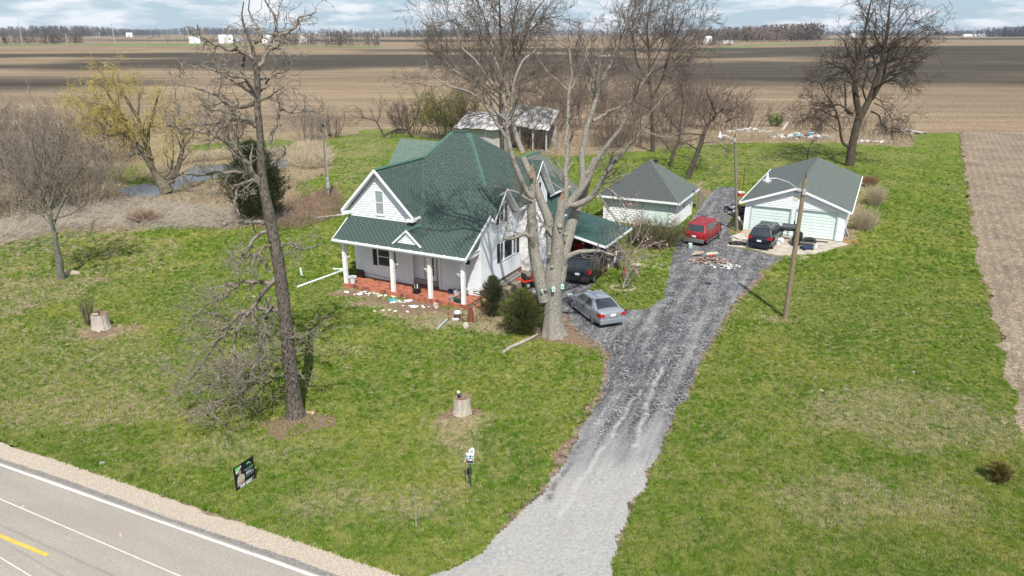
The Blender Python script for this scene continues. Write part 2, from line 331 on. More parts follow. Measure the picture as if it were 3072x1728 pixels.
for k in range(5): struct(strip('centre_line_dash', o_y - .06, o_y + .06, t_e - 3.05 - 12.2 * k, t_e - 12.2 * k, .038, mat('yellow_road_paint', (.62, .40, .07), .8, .15, 9), .01, 6))
tl_ = NT('tilled_soil', .95, .1); tf, tv = tl_.noise(1.6, 5, .7, tl_.co((1.4, .6, 1), R2(28.8))), tl_.noise(6, 4, .75)
tq = tl_.ramp(tl_.noise(.25, 5, .6), (.35, (.185, .142, .10)), (.65, (.32, .258, .185))); tw_ = tl_.n.new('ShaderNodeTexWave'); tw_.inputs['Scale'].default_value = .41; tw_.inputs['Distortion'].default_value = 3.5; tw_.inputs['Detail'].default_value = 4; tw_.inputs['Detail Scale'].default_value = 2.2; tl_.t.links.new(tl_.co((1, 1, 1), R2(28.8)), tw_.inputs['Vector'])
tq = tl_.mix(.16, tq, tl_.mix(tw_.outputs[0], (.12, .082, .058), (.46, .36, .27))); tq = tl_.mix(tl_.ramp(tf, (.52, 0.), (.66, .7)), tq, (.50, .40, .29)); tq = tl_.mix(tl_.ramp(tv, (.40, .8), (.54, 0.)), tq, (.085, .058, .042)); tl_.color(tq); tl_.bump(tl_.mix(.5, tf, tv), .09, .8)
# ---- tilled strip of field along the right edge of the lawn, laid over the lawn's rim
FE = P((2885, 396), (2893, 470), (2905, 560), (2925, 690), (2948, 810), (2985, 930), (3010, 1040), (3050, 1180), (3090, 1330), (3180, 1560), (3300, 1800))
fe = jag(jag([Vector((p.x - .15, p.y, 0)) for p in FE], .35, 1.3, 8, closed=False), .12, .2, 9, closed=False); struct(sheet('field_edge', fe + [Vector((60, 14)), Vector((110, 60)), Vector((120, 128))], .012, tl_.m))
# ---- driveway
dv = NT('cracked_asphalt', 0.92, 0.2)
vor = dv.n.new('ShaderNodeTexVoronoi'); vor.feature = 'DISTANCE_TO_EDGE'; vor.inputs['Scale'].default_value = 3.9
warp = dv.n.new('ShaderNodeVectorMath'); warp.operation = 'ADD'; nz = dv.n.new('ShaderNodeTexNoise'); nz.inputs['Scale'].default_value = 4; nz.inputs['Detail'].default_value = 3; dv.t.links.new(dv.tc.outputs['Object'], nz.inputs['Vector'])
vs_ = dv.n.new('ShaderNodeVectorMath'); vs_.operation = 'SCALE'; vs_.inputs['Scale'].default_value = .32; dv.t.links.new(nz.outputs['Color'], vs_.inputs[0]); dv.t.links.new(dv.tc.outputs['Object'], warp.inputs[0]); dv.t.links.new(vs_.outputs[0], warp.inputs[1]); dv.t.links.new(warp.outputs[0], vor.inputs['Vector'])
vor2 = dv.n.new('ShaderNodeTexVoronoi'); vor2.feature = 'DISTANCE_TO_EDGE'; vor2.inputs['Scale'].default_value = 8; dv.t.links.new(warp.outputs[0], vor2.inputs['Vector'])
wear = dv.attr('wear'); track = dv.attr('track')
lane = dv.co((1.6, .16, 1), R2(23))
b1 = dv.ramp(dv.noise(1.0, 6, .62, lane), (.36, (.034, .034, .040)), (.5, (.075, .074, .080)), (.64, (.17, .167, .170)))
wfac = dv.ramp(dv.math('ADD', wear, dv.math('MULTIPLY', dv.math('SUBTRACT', dv.noise(1.3, 6, .65, lane), .5), .9)), (.30, 0.), (.72, 1.))
pale = dv.ramp(dv.noise(8, 6, .7), (.36, (.27, .26, .25)), (.64, (.38, .37, .355))); pale = dv.mix(dv.ramp(dv.noise(.9, 5, .6, lane), (.5, 0.), (.68, .6)), pale, (.23, .225, .22)); pale = dv.mix(dv.ramp(dv.noise(.5, 4, .6), (.5, 0.), (.7, .35)), pale, (.42, .345, .27))
b1 = dv.mix(wfac, b1, pale)
ck = dv.ramp(vor.outputs['Distance'], (.018, 1.), (.06, 0.)); ck2 = dv.math('MULTIPLY', dv.ramp(vor2.outputs['Distance'], (.02, .8), (.07, 0.)), dv.ramp(dv.noise(.9, 4), (.46, 0.), (.58, 1.)))
ck = dv.math('MAXIMUM', ck, ck2); ckl = dv.math('MULTIPLY', ck, dv.ramp(dv.noise(1.2, 3), (.32, .25), (.6, 1.)))
b1 = dv.mix(dv.math('MULTIPLY', dv.math('MULTIPLY', ckl, .8), dv.math('SUBTRACT', 1.0, dv.math('MULTIPLY', wfac, .8))), b1, (.47, .455, .44))
b1 = dv.mix(dv.math('MULTIPLY', dv.math('MULTIPLY', dv.ramp(vor.outputs['Distance'], (.006, 1.), (.022, 0.)), wfac), dv.ramp(dv.noise(.8, 3), (.45, 0.), (.6, .5))), b1, (.16, .155, .15))
b1 = dv.mix(dv.math('MULTIPLY', track, dv.ramp(dv.noise(2.4, 5, .7), (.36, .1), (.58, .85))), b1, (.055, .053, .056)); b1 = dv.mix(dv.math('MULTIPLY', dv.attr('pale'), dv.ramp(dv.noise(3, 5, .7), (.36, .1), (.58, .8))), b1, (.46, .45, .43))
b1 = dv.mix(dv.ramp(dv.noise(1.7, 5, .6), (.63, 0.), (.72, .5)), b1, (.15, .10, .075))
dv.color(b1); dv.bump(dv.math('ADD', dv.noise(20, 4), dv.math('MULTIPLY', ck, -1.)), .012)
DRV = P((1100, 1765), (1300, 1722), (1365, 1698), (1430, 1663), (1495, 1598), (1560, 1533), (1621, 1481), (1668, 1421), (1703, 1369), (1733, 1295), (1768, 1243), (1800, 1200), (1818, 1120), (1826, 1066), (1784, 1025), (1735, 985), (1690, 945), (1650, 915), (1580, 900), (1570, 850), (1640, 800), (1790, 800), (1788, 850), (1768, 876), (1790, 900), (1831, 926), (1878, 930), (1939, 926), (1986, 894), (1996, 855), (2008, 800), (2020, 740), (2050, 690), (2085, 640), (2110, 600), (2150, 562), (2215, 560), (2220, 600), (2190, 650), (2188, 690), (2225, 745), (2330, 770), (2362, 766), (2286, 811), (2255, 857), (2216, 888), (2187, 931), (2140, 1019), (2100, 1086), (2092, 1112), (2063, 1195), (2025, 1230), (2017, 1285), (1992, 1308), (1989, 1360), (1950, 1410), (1941, 1468), (1905, 1500), (1885, 1555), (1859, 1642), (1837, 1690), (1850, 1765))
ddx = np.arange(-6, 27, .11); ddy = np.concatenate([np.arange(16, 45, .09), np.arange(45, 86, .2)]); dgx, dgy = np.meshgrid(ddx, ddy)
dw = .12 * np.sin(dgx * 3.1 + dgy * 2) + .07 * np.sin(dgx * 9 - dgy * 7) + rng.normal(0, .03, dgx.shape)
kp = inside(dgx + dw, dgy + dw, DRV); fk = kp[:-1, :-1] & kp[1:, :-1] & kp[:-1, 1:] & kp[1:, 1:]; ii = np.arange(dgx.size).reshape(dgx.shape)
F = np.stack([ii[:-1, :-1], ii[:-1, 1:], ii[1:, 1:], ii[1:, :-1]], -1)[fk]; V = np.stack([dgx + rng.uniform(-.035, .035, dgx.shape), dgy + rng.uniform(-.035, .035, dgx.shape), np.full(dgx.shape, .012)], -1).reshape(-1, 3)
used = np.unique(F); rm = -np.ones(len(V), int); rm[used] = np.arange(len(used)); drive = struct(np_mesh('driveway', V[used], rm[F], dv.m))
wv = np.clip((33 - dgy) / 12, 0, 1) * .95 - .16 * np.clip((dgx - (dgy - 18) * .42 - 2.6) / 1.5, 0, 1) * (dgy > 23)
def lines(ls, wd):
    t_ = np.zeros(dgx.shape)
    for line in ls:
        for a, b in zip(line[:-1], line[1:]):
            dx_, dy_ = b.x - a.x, b.y - a.y; t = np.clip(((dgx - a.x) * dx_ + (dgy - a.y) * dy_) / (dx_ * dx_ + dy_ * dy_), 0, 1); t_ = np.maximum(t_, np.clip(1 - np.hypot(dgx - a.x - t * dx_ + .06 * np.sin(dgy * 3), dgy - a.y - t * dy_) / wd, 0, 1))
    return t_
trk = lines((P((1960, 905), (1905, 1000), (1880, 1060), (1850, 1110), (1822, 1180), (1790, 1240), (1740, 1330), (1690, 1420), (1640, 1500)), P((2010, 950), (1985, 1010), (1965, 1070), (1930, 1140), (1900, 1210), (1870, 1260))), .2)
pal = lines((P((1925, 1170), (1900, 1200), (1862, 1262), (1820, 1330), (1770, 1400), (1720, 1480), (1680, 1550)), P((1990, 1100), (1960, 1160), (1930, 1260), (1905, 1340))), .13)
for nm, z in (('wear', wv), ('track', trk), ('pale', pal)):
    at = drive.data.attributes.new(nm, 'FLOAT', 'POINT'); at.data.foreach_set('value', z.reshape(-1)[used].astype(np.float32))
ds_m = mat('drive_edge_dirt', (.12, .082, .058), .95, .35, 3, .03, 14, col2=(.26, .19, .14), contrast=(.36, .64))
E1 = P((1640, 925), (1700, 938), (1765, 985), (1806, 1030), (1846, 1066), (1842, 1110), (1836, 1190), (1790, 1262), (1752, 1330), (1722, 1400), (1680, 1450), (1630, 1500), (1570, 1552), (1500, 1615), (1470, 1615), (1540, 1540), (1610, 1475), (1650, 1420), (1688, 1345), (1745, 1240), (1796, 1180), (1808, 1110), (1806, 1068), (1770, 1030), (1715, 990), (1640, 950))
E2 = P((2365, 768), (2300, 822), (2268, 858), (2228, 895), (2198, 940), (2150, 1025), (2112, 1090), (2098, 1125), (2072, 1200), (2036, 1232), (2024, 1290), (2000, 1312), (1997, 1362), (1958, 1414), (1948, 1470), (1912, 1505), (1891, 1560), (1866, 1645), (1845, 1695), (1820, 1690), (1850, 1600), (1900, 1480), (1950, 1400), (1990, 1290), (2030, 1200), (2080, 1090), (2130, 1000), (2180, 920), (2240, 850), (2320, 780))
struct(sheet('drive_edge_soil', jag(E1, .09, .25, 3), .008, ds_m)); struct(sheet('drive_edge_soil', jag(E2, .06, .25, 5), .008, ds_m))
conc = mat('weathered_concrete', (.42, .365, .30), .9, .22, 1.6, .01, 20)
struct(sheet('concrete_apron', jag(P((2180, 738), (2228, 693), (2530, 728), (2545, 735), (2440, 765), (2330, 768), (2230, 745)), .05, .4), .06, conc, .06))
struct(sheet('garden_path', jag(P((1885, 776), (2000, 790), (2013, 800), (2000, 812), (1885, 795)), .03, .4), .03, conc, .03))
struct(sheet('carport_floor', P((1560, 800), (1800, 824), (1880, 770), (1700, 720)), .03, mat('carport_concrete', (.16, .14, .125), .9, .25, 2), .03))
struct(sheet('broken_slab', jag(P((2350, 775), (2400, 765), (2432, 772), (2400, 782)), .06, .3), .04, conc, .04))
# ---- pond
wm = mat('pond_water', (.06, .062, .06), .22, .2, .5, .006, 5.0, spec=.5)
POND = P((345, 570), (400, 556), (440, 550), (500, 560), (530, 520), (600, 500), (700, 492), (760, 482), (850, 478), (905, 486), (880, 498), (800, 506), (760, 520), (700, 528), (640, 536), (560, 548), (520, 575), (470, 590), (380, 588))
struct(sheet('pond_water', jag(POND, .4, 1.2, 4), .02, wm)); struct(sheet('pond_mud', [p + (p - G(620, 530)).normalized() * .7 for p in [Vector((a[0], a[1], 0)) for a in jag(POND, .5, 1.5, 9)]], .008, mat('pond_mud', (.13, .10, .07), .7, .3, 1.5, .03)))
# ================================================================ HOUSE
HO = G(1038, 862); HZ = .3
wht = mat('white_siding', (.71, .725, .74), .55, .04, 3); trim = mat('white_trim', (.80, .81, .82), .5, .05, 4); dirty = mat('weathered_white_paint', (.68, .67, .63), .8, .18, 6, contrast=(.3, .45), col2=(.80, .80, .78))
grn = mat('green_shingle', (.058, .087, .075), .85, .28, 6, .004, 60); grn_d = mat('dark_green_shingle', (.028, .050, .043), .9, .3, 6); grn_c = mat('green_ridge_cap', (.060, .135, .10), .8, .2, 8)
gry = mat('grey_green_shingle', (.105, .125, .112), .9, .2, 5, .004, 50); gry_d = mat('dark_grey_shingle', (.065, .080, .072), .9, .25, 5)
shut = mat('black_shutter', (.012, .013, .016), .5, .2, 5); glass = mat('window_glass', (.035, .04, .045), .08, .3, 1.5, spec=.8); curt = mat('curtain', (.30, .31, .32), .8, .3, 9, aniso=(6, 6, .6)); frost = mat('lace_curtain_glass', (.28, .34, .34), .35, .35, 14)
brk = mat('foundation_brick', (.20, .085, .062), .9, .35, 4); brk2 = mat('brown_brick', (.16, .12, .105), .9, .3, 4); mortar = mat('mortar', (.30, .26, .23), .95, .2, 10); timber = mat('weathered_timber', (.26, .215, .165), .9, .3, 6, .01, 20, aniso=(1, 1, 3))
house = thing('farmhouse', 'white clapboard farmhouse with green shingle roof and a brick front porch', 'house', HO, ANG)
def wall(parent, O, U, poly, m, th=.12):
    """flat wall: outline poly in (s,z), O origin, U direction along wall; thickness goes inwards (left of U is outside)"""
    U = Vector(U); nrm = Vector((-U.y, U.x, 0)); pts = [Vector(O) + U * s + Vector((0, 0, z)) for s, z in poly]
    return MB().prism(pts, nrm * th).build('wall', m, parent)
def span(poly, z):
    xs = []
    n = len(poly)
    for i in range(n):
        (a, b), (c, d) = poly[i], poly[(i + 1) % n]
        if (b - z) * (d - z) <= 0 and b != d: xs.append(a + (c - a) * (z - b) / (d - b))
    return (min(xs), max(xs)) if len(xs) >= 2 else None
def siding(parent, O, U, poly, m, holes=(), h=.15, th=.045, name='siding_board'):
    """one board per course; outside is to the right of U"""
    U = Vector(U).normalized(); nr = Vector((U.y, -U.x, 0)); O = Vector(O); zs = [p[1] for p in poly]; z = min(zs)
    while z < max(zs) - .03:
        z2 = min(z + h, max(zs) - .005); a = span(poly, z + .004); b = span(poly, z2 - .004)
        if a and b:
            mb = MB(); cuts = sorted([(c[0], c[1]) for c in holes if c[2] < z2 - .02 and c[3] > z + .02]); segs = []; cur = None
            lo = [(a[0], b[0])]; s0 = (a[0], b[0])
            for c in cuts: segs.append((s0, (c[0], c[0]))); s0 = (c[1], c[1])
            segs.append((s0, (a[1], b[1])))
            for (l0, l1), (r0, r1) in segs:
                if r0 - l0 < .03 and r1 - l1 < .03: continue
                pp = [(l0, z, th), (r0, z, th), (r1, z2, .004), (l1, z2, .004)]; bk = [(l0, z, 0), (r0, z, 0), (r1, z2, 0), (l1, z2, 0)]
                vs = [O + U * s + nr * t + Vector((0, 0, zz)) for s, zz, t in pp + bk]
                mb.add(vs, [(0, 1, 2, 3), (0, 4, 5, 1), (1, 5, 6, 2), (3, 2, 6, 7), (0, 3, 7, 4)])
            if mb.v: mb.build(name, m, parent)
        z = z2
def window(parent, O, U, s0, s1, z0, z1, shutters=0, rail=True, up=None, fr=.09, lo=None, proud=.05):
    U = Vector(U).normalized(); nr = Vector((U.y, -U.x, 0)); O = Vector(O)
    M = Matrix((( U.x, nr.x, 0, O.x), (U.y, nr.y, 0, O.y), (0, 0, 1, 0), (0, 0, 0, 1)))
    b = MB()
    b.box(s0 - fr, s0, 0, proud, z0 - fr, z1 + fr, M); b.box(s1, s1 + fr, 0, proud, z0 - fr, z1 + fr, M); b.box(s0, s1, 0, proud, z1, z1 + fr, M); b.box(s0, s1, 0, proud + .03, z0 - fr, z0, M)
    zm = (z0 + z1) / 2
    if rail: b.box(s0, s1, .012, .035, zm - .025, zm + .025, M)
    f = b.build('window', trim, parent)
    if rail:
        MB().box(s0, s1, .002, .02, zm + .025, z1, M).build('pane', up or glass, f); MB().box(s0, s1, .002, .014, z0, zm - .025, M).build('pane', lo or glass, f)
    else: MB().box(s0, s1, .002, .016, z0, z1, M).build('pane', glass, f)
    for sd in ((-1, 1) if shutters else ()):
        a = s0 - fr - shutters - .02 if sd < 0 else s1 + fr + .02
        sb = MB().box(a, a + shutters, .0, .045, z0 - .05, z1 + .05, M); k = z0
        while k < z1: sb.box(a + .03, a + shutters - .03, .045, .055, k, k + .05, M); k += .09
        sb.build('shutter', shut, parent)
    return f
def rakes(parent, pts, w, m, d=.04, name='fascia'):
    """trim board hanging below each segment of a roof edge"""
    for a, b in zip(pts[:-1], pts[1:]):
        a, b = Vector(a), Vector(b); t = (b - a).normalized(); side = t.cross(Vector((0, 0, 1))).normalized() * d
        MB().prism([a + Vector((0, 0, .0)), b + Vector((0, 0, .0)), b - Vector((0, 0, w)), a - Vector((0, 0, w))], side).build(name, m, parent)
def roof(parent, polys, m, th=.10, soff=None):
    mb = MB()
    for p in polys: mb.prism(p, (0, 0, -th))
    return mb.build('roof', m, parent)
def shingles(parent, poly, m1, m2, parts=0, ex=.145, wd=.33, dash=True, seed=1, frac=1.0):
    """courses of shingle tabs on a planar polygon (local 3D points); the nearest `parts` are objects, the rest one joined mesh"""
    P3 = [Vector(p) for p in poly]; nrm = Vector((0, 0, 0))
    for i in range(len(P3)): a, b = P3[i], P3[(i + 1) % len(P3)]; nrm += a.cross(b)
    nrm.normalize()
    if nrm.z < 0: nrm = -nrm
    Uv = Vector((-nrm.y, nrm.x, 0)).normalized(); Vv = nrm.cross(Uv)
    if Vv.z < 0: Vv = -Vv; 
    O = P3[0]; q = [((p - O).dot(Uv), (p - O).dot(Vv)) for p in P3]; us = [a for a, b in q]; vs = [b for a, b in q]; r = random.Random(seed); items = []
    v = min(vs); row = 0
    while v < max(vs):
        u = min(us) - (row % 2) * wd * .5 - r.random() * .05
        while u < max(us):
            cx, cy = u + wd / 2, v + ex / 2; ok = bool(inside(np.array([cx, u + .02, u + wd - .02]), np.array([cy, v + .01, v + .01]), q).all())
            if ok: items.append((u, v))
            u += wd
        v += ex; row += 1
    def tab(mb, M):
        mb.k = 0; w, e, t = wd - .006, ex * 1.02, .014
        vs = [(0, 0, 0), (w, 0, 0), (w, 0, t), (0, 0, t), (w, e, .003), (0, e, .003)]
        mb.add([M @ Vector(p) for p in vs], [(0, 1, 2, 3), (3, 2, 4, 5), (0, 3, 5), (1, 4, 2)])
        if dash:
            mb.k = 1; a, b2 = wd * .05, wd * .55
            vs = [(a, -.002, 0), (b2, -.002, 0), (b2, -.002, t + .004), (a, -.002, t + .004), (b2 - .02, ex * .36, t + .002), (a + .02, ex * .36, t + .002)]
            mb.add([M @ Vector(p) for p in vs], [(0, 1, 2, 3), (3, 2, 4, 5)])
    base = Matrix(((Uv.x, Vv.x, nrm.x, O.x), (Uv.y, Vv.y, nrm.y, O.y), (Uv.z, Vv.z, nrm.z, O.z), (0, 0, 0, 1)))
    mats = [m1, m2] if dash else [m1]
    proto = None
    if parts:
        t0 = MB(); tab(t0, Matrix.Identity(4)); proto = t0.build('shingle', mats, parent); proto.matrix_local = base @ Matrix.Translation((items[0][0], items[0][1], .002))
        for u, v in items[1:parts]: inst(proto, parent, base @ Matrix.Translation((u, v, .002)) @ Matrix.Rotation(r.uniform(-.01, .01), 4, 'Z'), 'shingle')
    rest = items[parts:] if parts else items
    mb = MB()
    for u, v in rest:
        if r.random() < frac: tab(mb, base @ Matrix.Translation((u, v, .002)) @ Matrix.Rotation(r.uniform(-.012, .012), 4, 'Z'))
    if mb.v: stuff(mb.build('shingle_courses', mats, parent))
def caps(parent, a, b, m, w=.16, step=.2):
    a, b = Vector(a), Vector(b); n = int((b - a).length / step); mb = MB(); t = (b - a).normalized(); s = t.cross(Vector((0, 0, 1))).normalized() * w
    for i in range(n):
        p = a.lerp(b, i / n); q = a.lerp(b, (i + 1.1) / n); up = Vector((0, 0, .035)); dn = Vector((0, 0, -.06))
        mb.add([p + up + Vector((0, 0, .015)), q + up, p + s + dn + Vector((0, 0, .015)), q + s + dn, p - s + dn + Vector((0, 0, .015)), q - s + dn], [(0, 1, 3, 2), (0, 4, 5, 1), (2, 4, 0)])
    mb.build('ridge_cap', m, parent)
XL, XR, YF = -.42, 9.3, 1.75; EZ = 3.4; SL = .62
def fz(y): return EZ + SL * (y + .4)
# foundation and walls
MB().box(XL + .05, XR - .05, YF + .08, 16, 0, .72).build('foundation', mortar, house)
def bricks(parent, O, U, L_, z0, z1, bw=.215, bh=.078, m=(brk, brk2), name='brick', out=.025, lim=200, seed=2):
    U = Vector(U); nr = Vector((U.y, -U.x, 0)); r = random.Random(seed); z = z0; row = 0; pro = None; n = 0
    rest = MB()
    while z < z1 - .02:
        s = -(row % 2) * bw / 2
        while s < L_ - .03:
            a, b = max(0, s), min(L_, s + bw - .012)
            if b - a > .05:
                mm = r.choice(m); o_ = Vector(O) + U * a + Vector((0, 0, z)); M = Matrix(((U.x, nr.x, 0, o_.x), (U.y, nr.y, 0, o_.y), (0, 0, 1, o_.z), (0, 0, 0, 1)))
                if n < lim: MB().box(0, b - a, -.01, out + r.uniform(0, .012), 0, bh - .01, M).build(name, mm, parent); n += 1
                else: rest.k = m.index(mm); rest.box(0, b - a, -.01, out, 0, bh - .01, M)
            s += bw
        z += bh; row += 1
    if rest.v: stuff(rest.build(name + 'work', list(m), parent))
bricks(house, (XR, YF, 0), (0, 1, 0), 7.6, 0, .7, lim=170); bricks(house, (8.75, YF, 0), (1, 0, 0), .55, 0, .7, lim=40, seed=3); bricks(house, (XL, YF, .0), (1, 0, 0), .62, 0, .75, m=(shut, brk), lim=30, seed=5)
FW = [(0, HZ + .02), (XR - XL, HZ + .02), (XR - XL, 4.55), (0, 4.55)]
wall(house, (XL, YF, 0), (1, 0, 0), [(0, HZ + .02), (4.6, HZ + .02), (4.6, 4.55), (0, 4.55)], wht); wall(house, (XL, YF, 0), (1, 0, 0), [(6.7, HZ + .02), (XR - XL, HZ + .02), (XR - XL, 4.55), (6.7, 4.55)], wht); wall(house, (XL, YF + .33, 0), (1, 0, 0), [(4.6, HZ + .02), (6.7, HZ + .02), (6.7, 4.55), (4.6, 4.55)], wht)
siding(house, (XL, YF, 0), (1, 0, 0), [(.62, HZ + .02), (4.55, HZ + .02), (4.55, 4.4), (.62, 4.4)], wht, [(1.82, 2.98, 1.2, 2.62)])
siding(house, (XL, YF, 0), (1, 0, 0), [(0, .76), (.6, .76), (.6, 4.4), (0, 4.4)], wht)
siding(house, (XL, YF, 0), (1, 0, 0), [(6.75, HZ + .02), (XR - XL - .1, HZ + .02), (XR - XL - .1, 4.4), (6.75, 4.4)], wht, [(8.4, 9.1, 2.2, 2.78)])
# recessed entry with the door
MB().box(XL + 4.55, XL + 4.66, YF - .03, YF + .34, HZ, 4.3).build('corner_board', trim, house); MB().box(XL + 6.64, XL + 6.75, YF - .03, YF + .34, HZ, 4.3).build('corner_board', trim, house)
# front wall: the siding frame runs from XL, so window coordinates are x - XL
window(house, (XL, YF, 0), (1, 0, 0), 1.93, 2.87, 1.3, 2.52, .34, lo=glass, up=glass)
siding(house, (XL + 4.66, YF + .32, 0), (1, 0, 0), [(0, HZ + .1), (1.98, HZ + .1), (1.98, 4.2), (0, 4.2)], wht, [(.72, 1.66, 0, 2.62)])
for xx in (XL + 4.74, XL + 6.83):   # notched trim beside each entry column
    b = MB(); z = HZ + .1
    while z < 4.2: b.box(xx - .03, xx + .02, YF - .045, YF - .02, z, z + .07); z += .14
    b.build('notched_trim', mat('grey_trim', (.42, .40, .38), .7, .2, 8), house)
b = MB(); dx0 = XL + 5.44; b.box(dx0 - .06, dx0, YF + .22, YF + .30, HZ, 2.56); b.box(dx0 + .84, dx0 + .9, YF + .22, YF + .30, HZ, 2.56); b.box(dx0, dx0 + .84, YF + .22, YF + .30, 2.5, 2.56)
df = b.build('door_frame', mat('grey_trim', (.4, .4, .4)), house)
dr = MB().box(dx0 + .003, dx0 + .837, YF + .24, YF + .285, HZ + .12, 2.49).build('door', wht, house)
for a in (.15, .53):
    for z0, z1 in ((1.02, 1.68), (1.72, 2.36)): MB().box(dx0 + a, dx0 + a + .14, YF + .228, YF + .238, z0, z1).build('pane', glass, dr)
MB().blob((dx0 + .77, YF + .215, 1.35), .035).build('handle', mat('dull_metal', (.35, .35, .36), .4, .1, metal=.8), dr)
MB().box(XL + 4.67, XL + 6.63, YF - .12, YF + .3, HZ, HZ + .11).build('door_step', brk, house)
window(house, (XL, YF, 0), (1, 0, 0), 8.5, 9.0, 2.28, 2.7, rail=False, fr=.05)
for xx in (XL, XR - .1): MB().box(xx, xx + .1, YF - .035, YF + .02, HZ + .4 if xx > 0 else .76, 4.5).build('corner_board', trim, house)
MB().box(XL + 8.2, XL + 8.42, YF - .05, YF, 1.25, 1.45).build('outlet_cover', mat('pale_grey_metal', (.45, .5, .5), .5), house)
# side walls
RW = [(0, .72), (12.2, .72), (12.2, 5.0), (0, 4.6)]
wall(house, (XR, YF, 0), (0, 1, 0), RW, wht)
siding(house, (XR, YF, 0), (0, 1, 0), [(.1, .72), (12.2, .72), (12.2, 5.0), (5.0, 5.0), (2.9, 6.55), (.1, 4.6)][:3] + [(12.2, 4.95), (.1, 4.55)], wht, [(2.5, 5.05, 1.82, 3.25), (5.8, 6.75, 0, 9)])
MB().box(XR - .02, XR + .035, YF - .03, YF + .08, .72, 4.45).build('corner_board', trim, house)
wall(house, (XL, 14.0, 0), (0, -1, 0), [(0, .3), (14.0 - YF, .3), (14.0 - YF, 4.6), (0, 5.0)], wht)
wall(house, (XR, 14.0, 0), (-1, 0, 0), [(0, .3), (XR - XL, .3), (XR - XL, 5), (0, 5)], wht)
for s0, s1 in ((2.62, 2.98), (3.15, 4.3), (4.47, 4.85)): window(house, (XR, YF, 0), (0, 1, 0), s0, s1, 1.92, 3.12, rail=False, fr=.055)
for s in (2.15, 5.0): MB().box(XR, XR + .05, YF + s, YF + s + .34, 1.85, 3.15).build('shutter', shut, house)
# second gable on the right wall
GY = 4.55; GX = XR + .02
gp = [(-1.75, 4.4), (1.45, 4.4), (1.45, 5.05), (0, 6.5), (-1.75, 4.75)]
wall(house, (GX, GY, 0), (0, 1, 0), gp, wht); siding(house, (GX, GY, 0), (0, 1, 0), [(-1.7, 4.62), (1.4, 4.62), (1.4, 4.95), (0, 6.35), (-1.7, 4.65)], wht, [(-.35, .25, 4.5, 5.7)])
window(house, (GX, GY, 0), (0, 1, 0), -.27, .17, 4.55, 5.62, fr=.06)
for s in (-.72, .42): MB().box(GX, GX + .05, GY + s, GY + s + .32, 4.45, 5.6).build('shutter', shut, house)
# third, bigger gable
G3Y = 9.35; G3X = XR + .25
MB().box(XR - .3, G3X - .13, G3Y - 1.75, G3Y + 1.75, .5, 5.1).build('wall', wht, house)
wall(house, (G3X, G3Y, 0), (0, 1, 0), [(-1.75, .5), (1.75, .5), (1.75, 5.3), (0, 7.4), (-1.75, 5.3)], wht); siding(house, (G3X, G3Y, 0), (0, 1, 0), [(-.75, 3.2), (1.75, 3.2), (1.75, 5.3), (0, 7.35), (-.75, 6.4)], wht, [(-.3, .3, 5.0, 6.2)])
window(house, (G3X, G3Y, 0), (0, 1, 0), -.25, .25, 5.1, 6.15, fr=.06)
for s in (.36,): MB().box(G3X, G3X + .05, G3Y + s, G3Y + s + .3, 5.0, 6.2).build('shutter', shut, house)
ch = MB().box(XR - .05, XR + .62, 7.5, 8.15, 0, 5.35).build('chimney', mat('whitewashed_brick', (.70, .68, .65), .9, .2, 7, .02, 25, col2=(.82, .81, .79)), house, bevel=.02)
# low bump-out beyond the chimney
wall(house, (XR + .3, 9.6, 0), (1, 0, 0), [(0, .6), (.95, .6), (.95, 3.4), (.6, 3.9), (0, 4.15)], wht); siding(house, (XR + .3, 9.6, 0), (1, 0, 0), [(0, .7), (.95, .7), (.95, 3.4), (.6, 3.9), (0, 4.15)], wht); wall(house, (XR + 1.25, 9.6, 0), (0, 1, 0), [(0, .6), (3, .6), (3, 3.4), (0, 3.4)], wht)
bricks(house, (XR + .3, 9.6, 0), (1, 0, 0), .95, 0, .62, lim=20, m=(brk2, mortar), seed=8)
# upper front gable
LGX, LGY = 2.05, 1.5; LW = 2.42
wall(house, (LGX - LW, LGY, 0), (1, 0, 0), [(0, 4.35), (2 * LW, 4.35), (2 * LW, 5.1), (LW, 7.62), (0, 5.1)], wht)
siding(house, (LGX - LW, LGY, 0), (1, 0, 0), [(0, fz(LGY) - .02), (2 * LW, fz(LGY) - .02), (2 * LW, 5.05), (LW, 7.6), (0, 5.05)], wht, [(LW - .42, LW + .42, 4.78, 6.5)])
window(house, (LGX - LW, LGY, 0), (1, 0, 0), LW - .29, LW + .29, 4.9, 6.38, up=frost, lo=curt, fr=.12)
wall(house, (LGX + LW, LGY, 0), (0, 1, 0), [(0, 4.4), (1.4, 4.9), (1.4, 5.1), (0, 5.1)], wht); wall(house, (LGX - LW, 4.5, 0), (0, -1, 0), [(0, 4.3), (3, 4.3), (3, 5.1), (0, 5.1)], wht)
# ---- roof planes (house coordinates)
PKL, PKR = Vector((3.0, 9.3, 9.42)), Vector((4.25, 9.3, 9.42))
ex0, ex1 = -.47, 9.52
RG = LGY - .42; gz = 7.85; gt = 5.02; gh = 2.82
hipR = Vector((9.75, 2.75, 5.1)); vt = Vector((LGX, (gz - EZ) / SL - .4, gz)); vb = Vector((LGX + gh, (gt - EZ) / SL - .4, gt)); vbl = Vector((LGX - gh, vb.y, gt))
hz_r = fz(2.9); hip_c = Vector((9.55, 2.9, hz_r))
front = [Vector((ex0, -.4, EZ)), Vector((ex1, -.4, EZ)), hip_c, PKR, PKL, vt, vb, Vector((LGX - gh, vbl.y, gt)), Vector((ex0, vbl.y - .05, fz(vbl.y - .05)))]
pf1 = [Vector((ex0, -.4, EZ)), Vector((ex1, -.4, EZ)), Vector((ex1, 2.2, fz(2.2))), Vector((ex0, 2.2, fz(2.2)))]
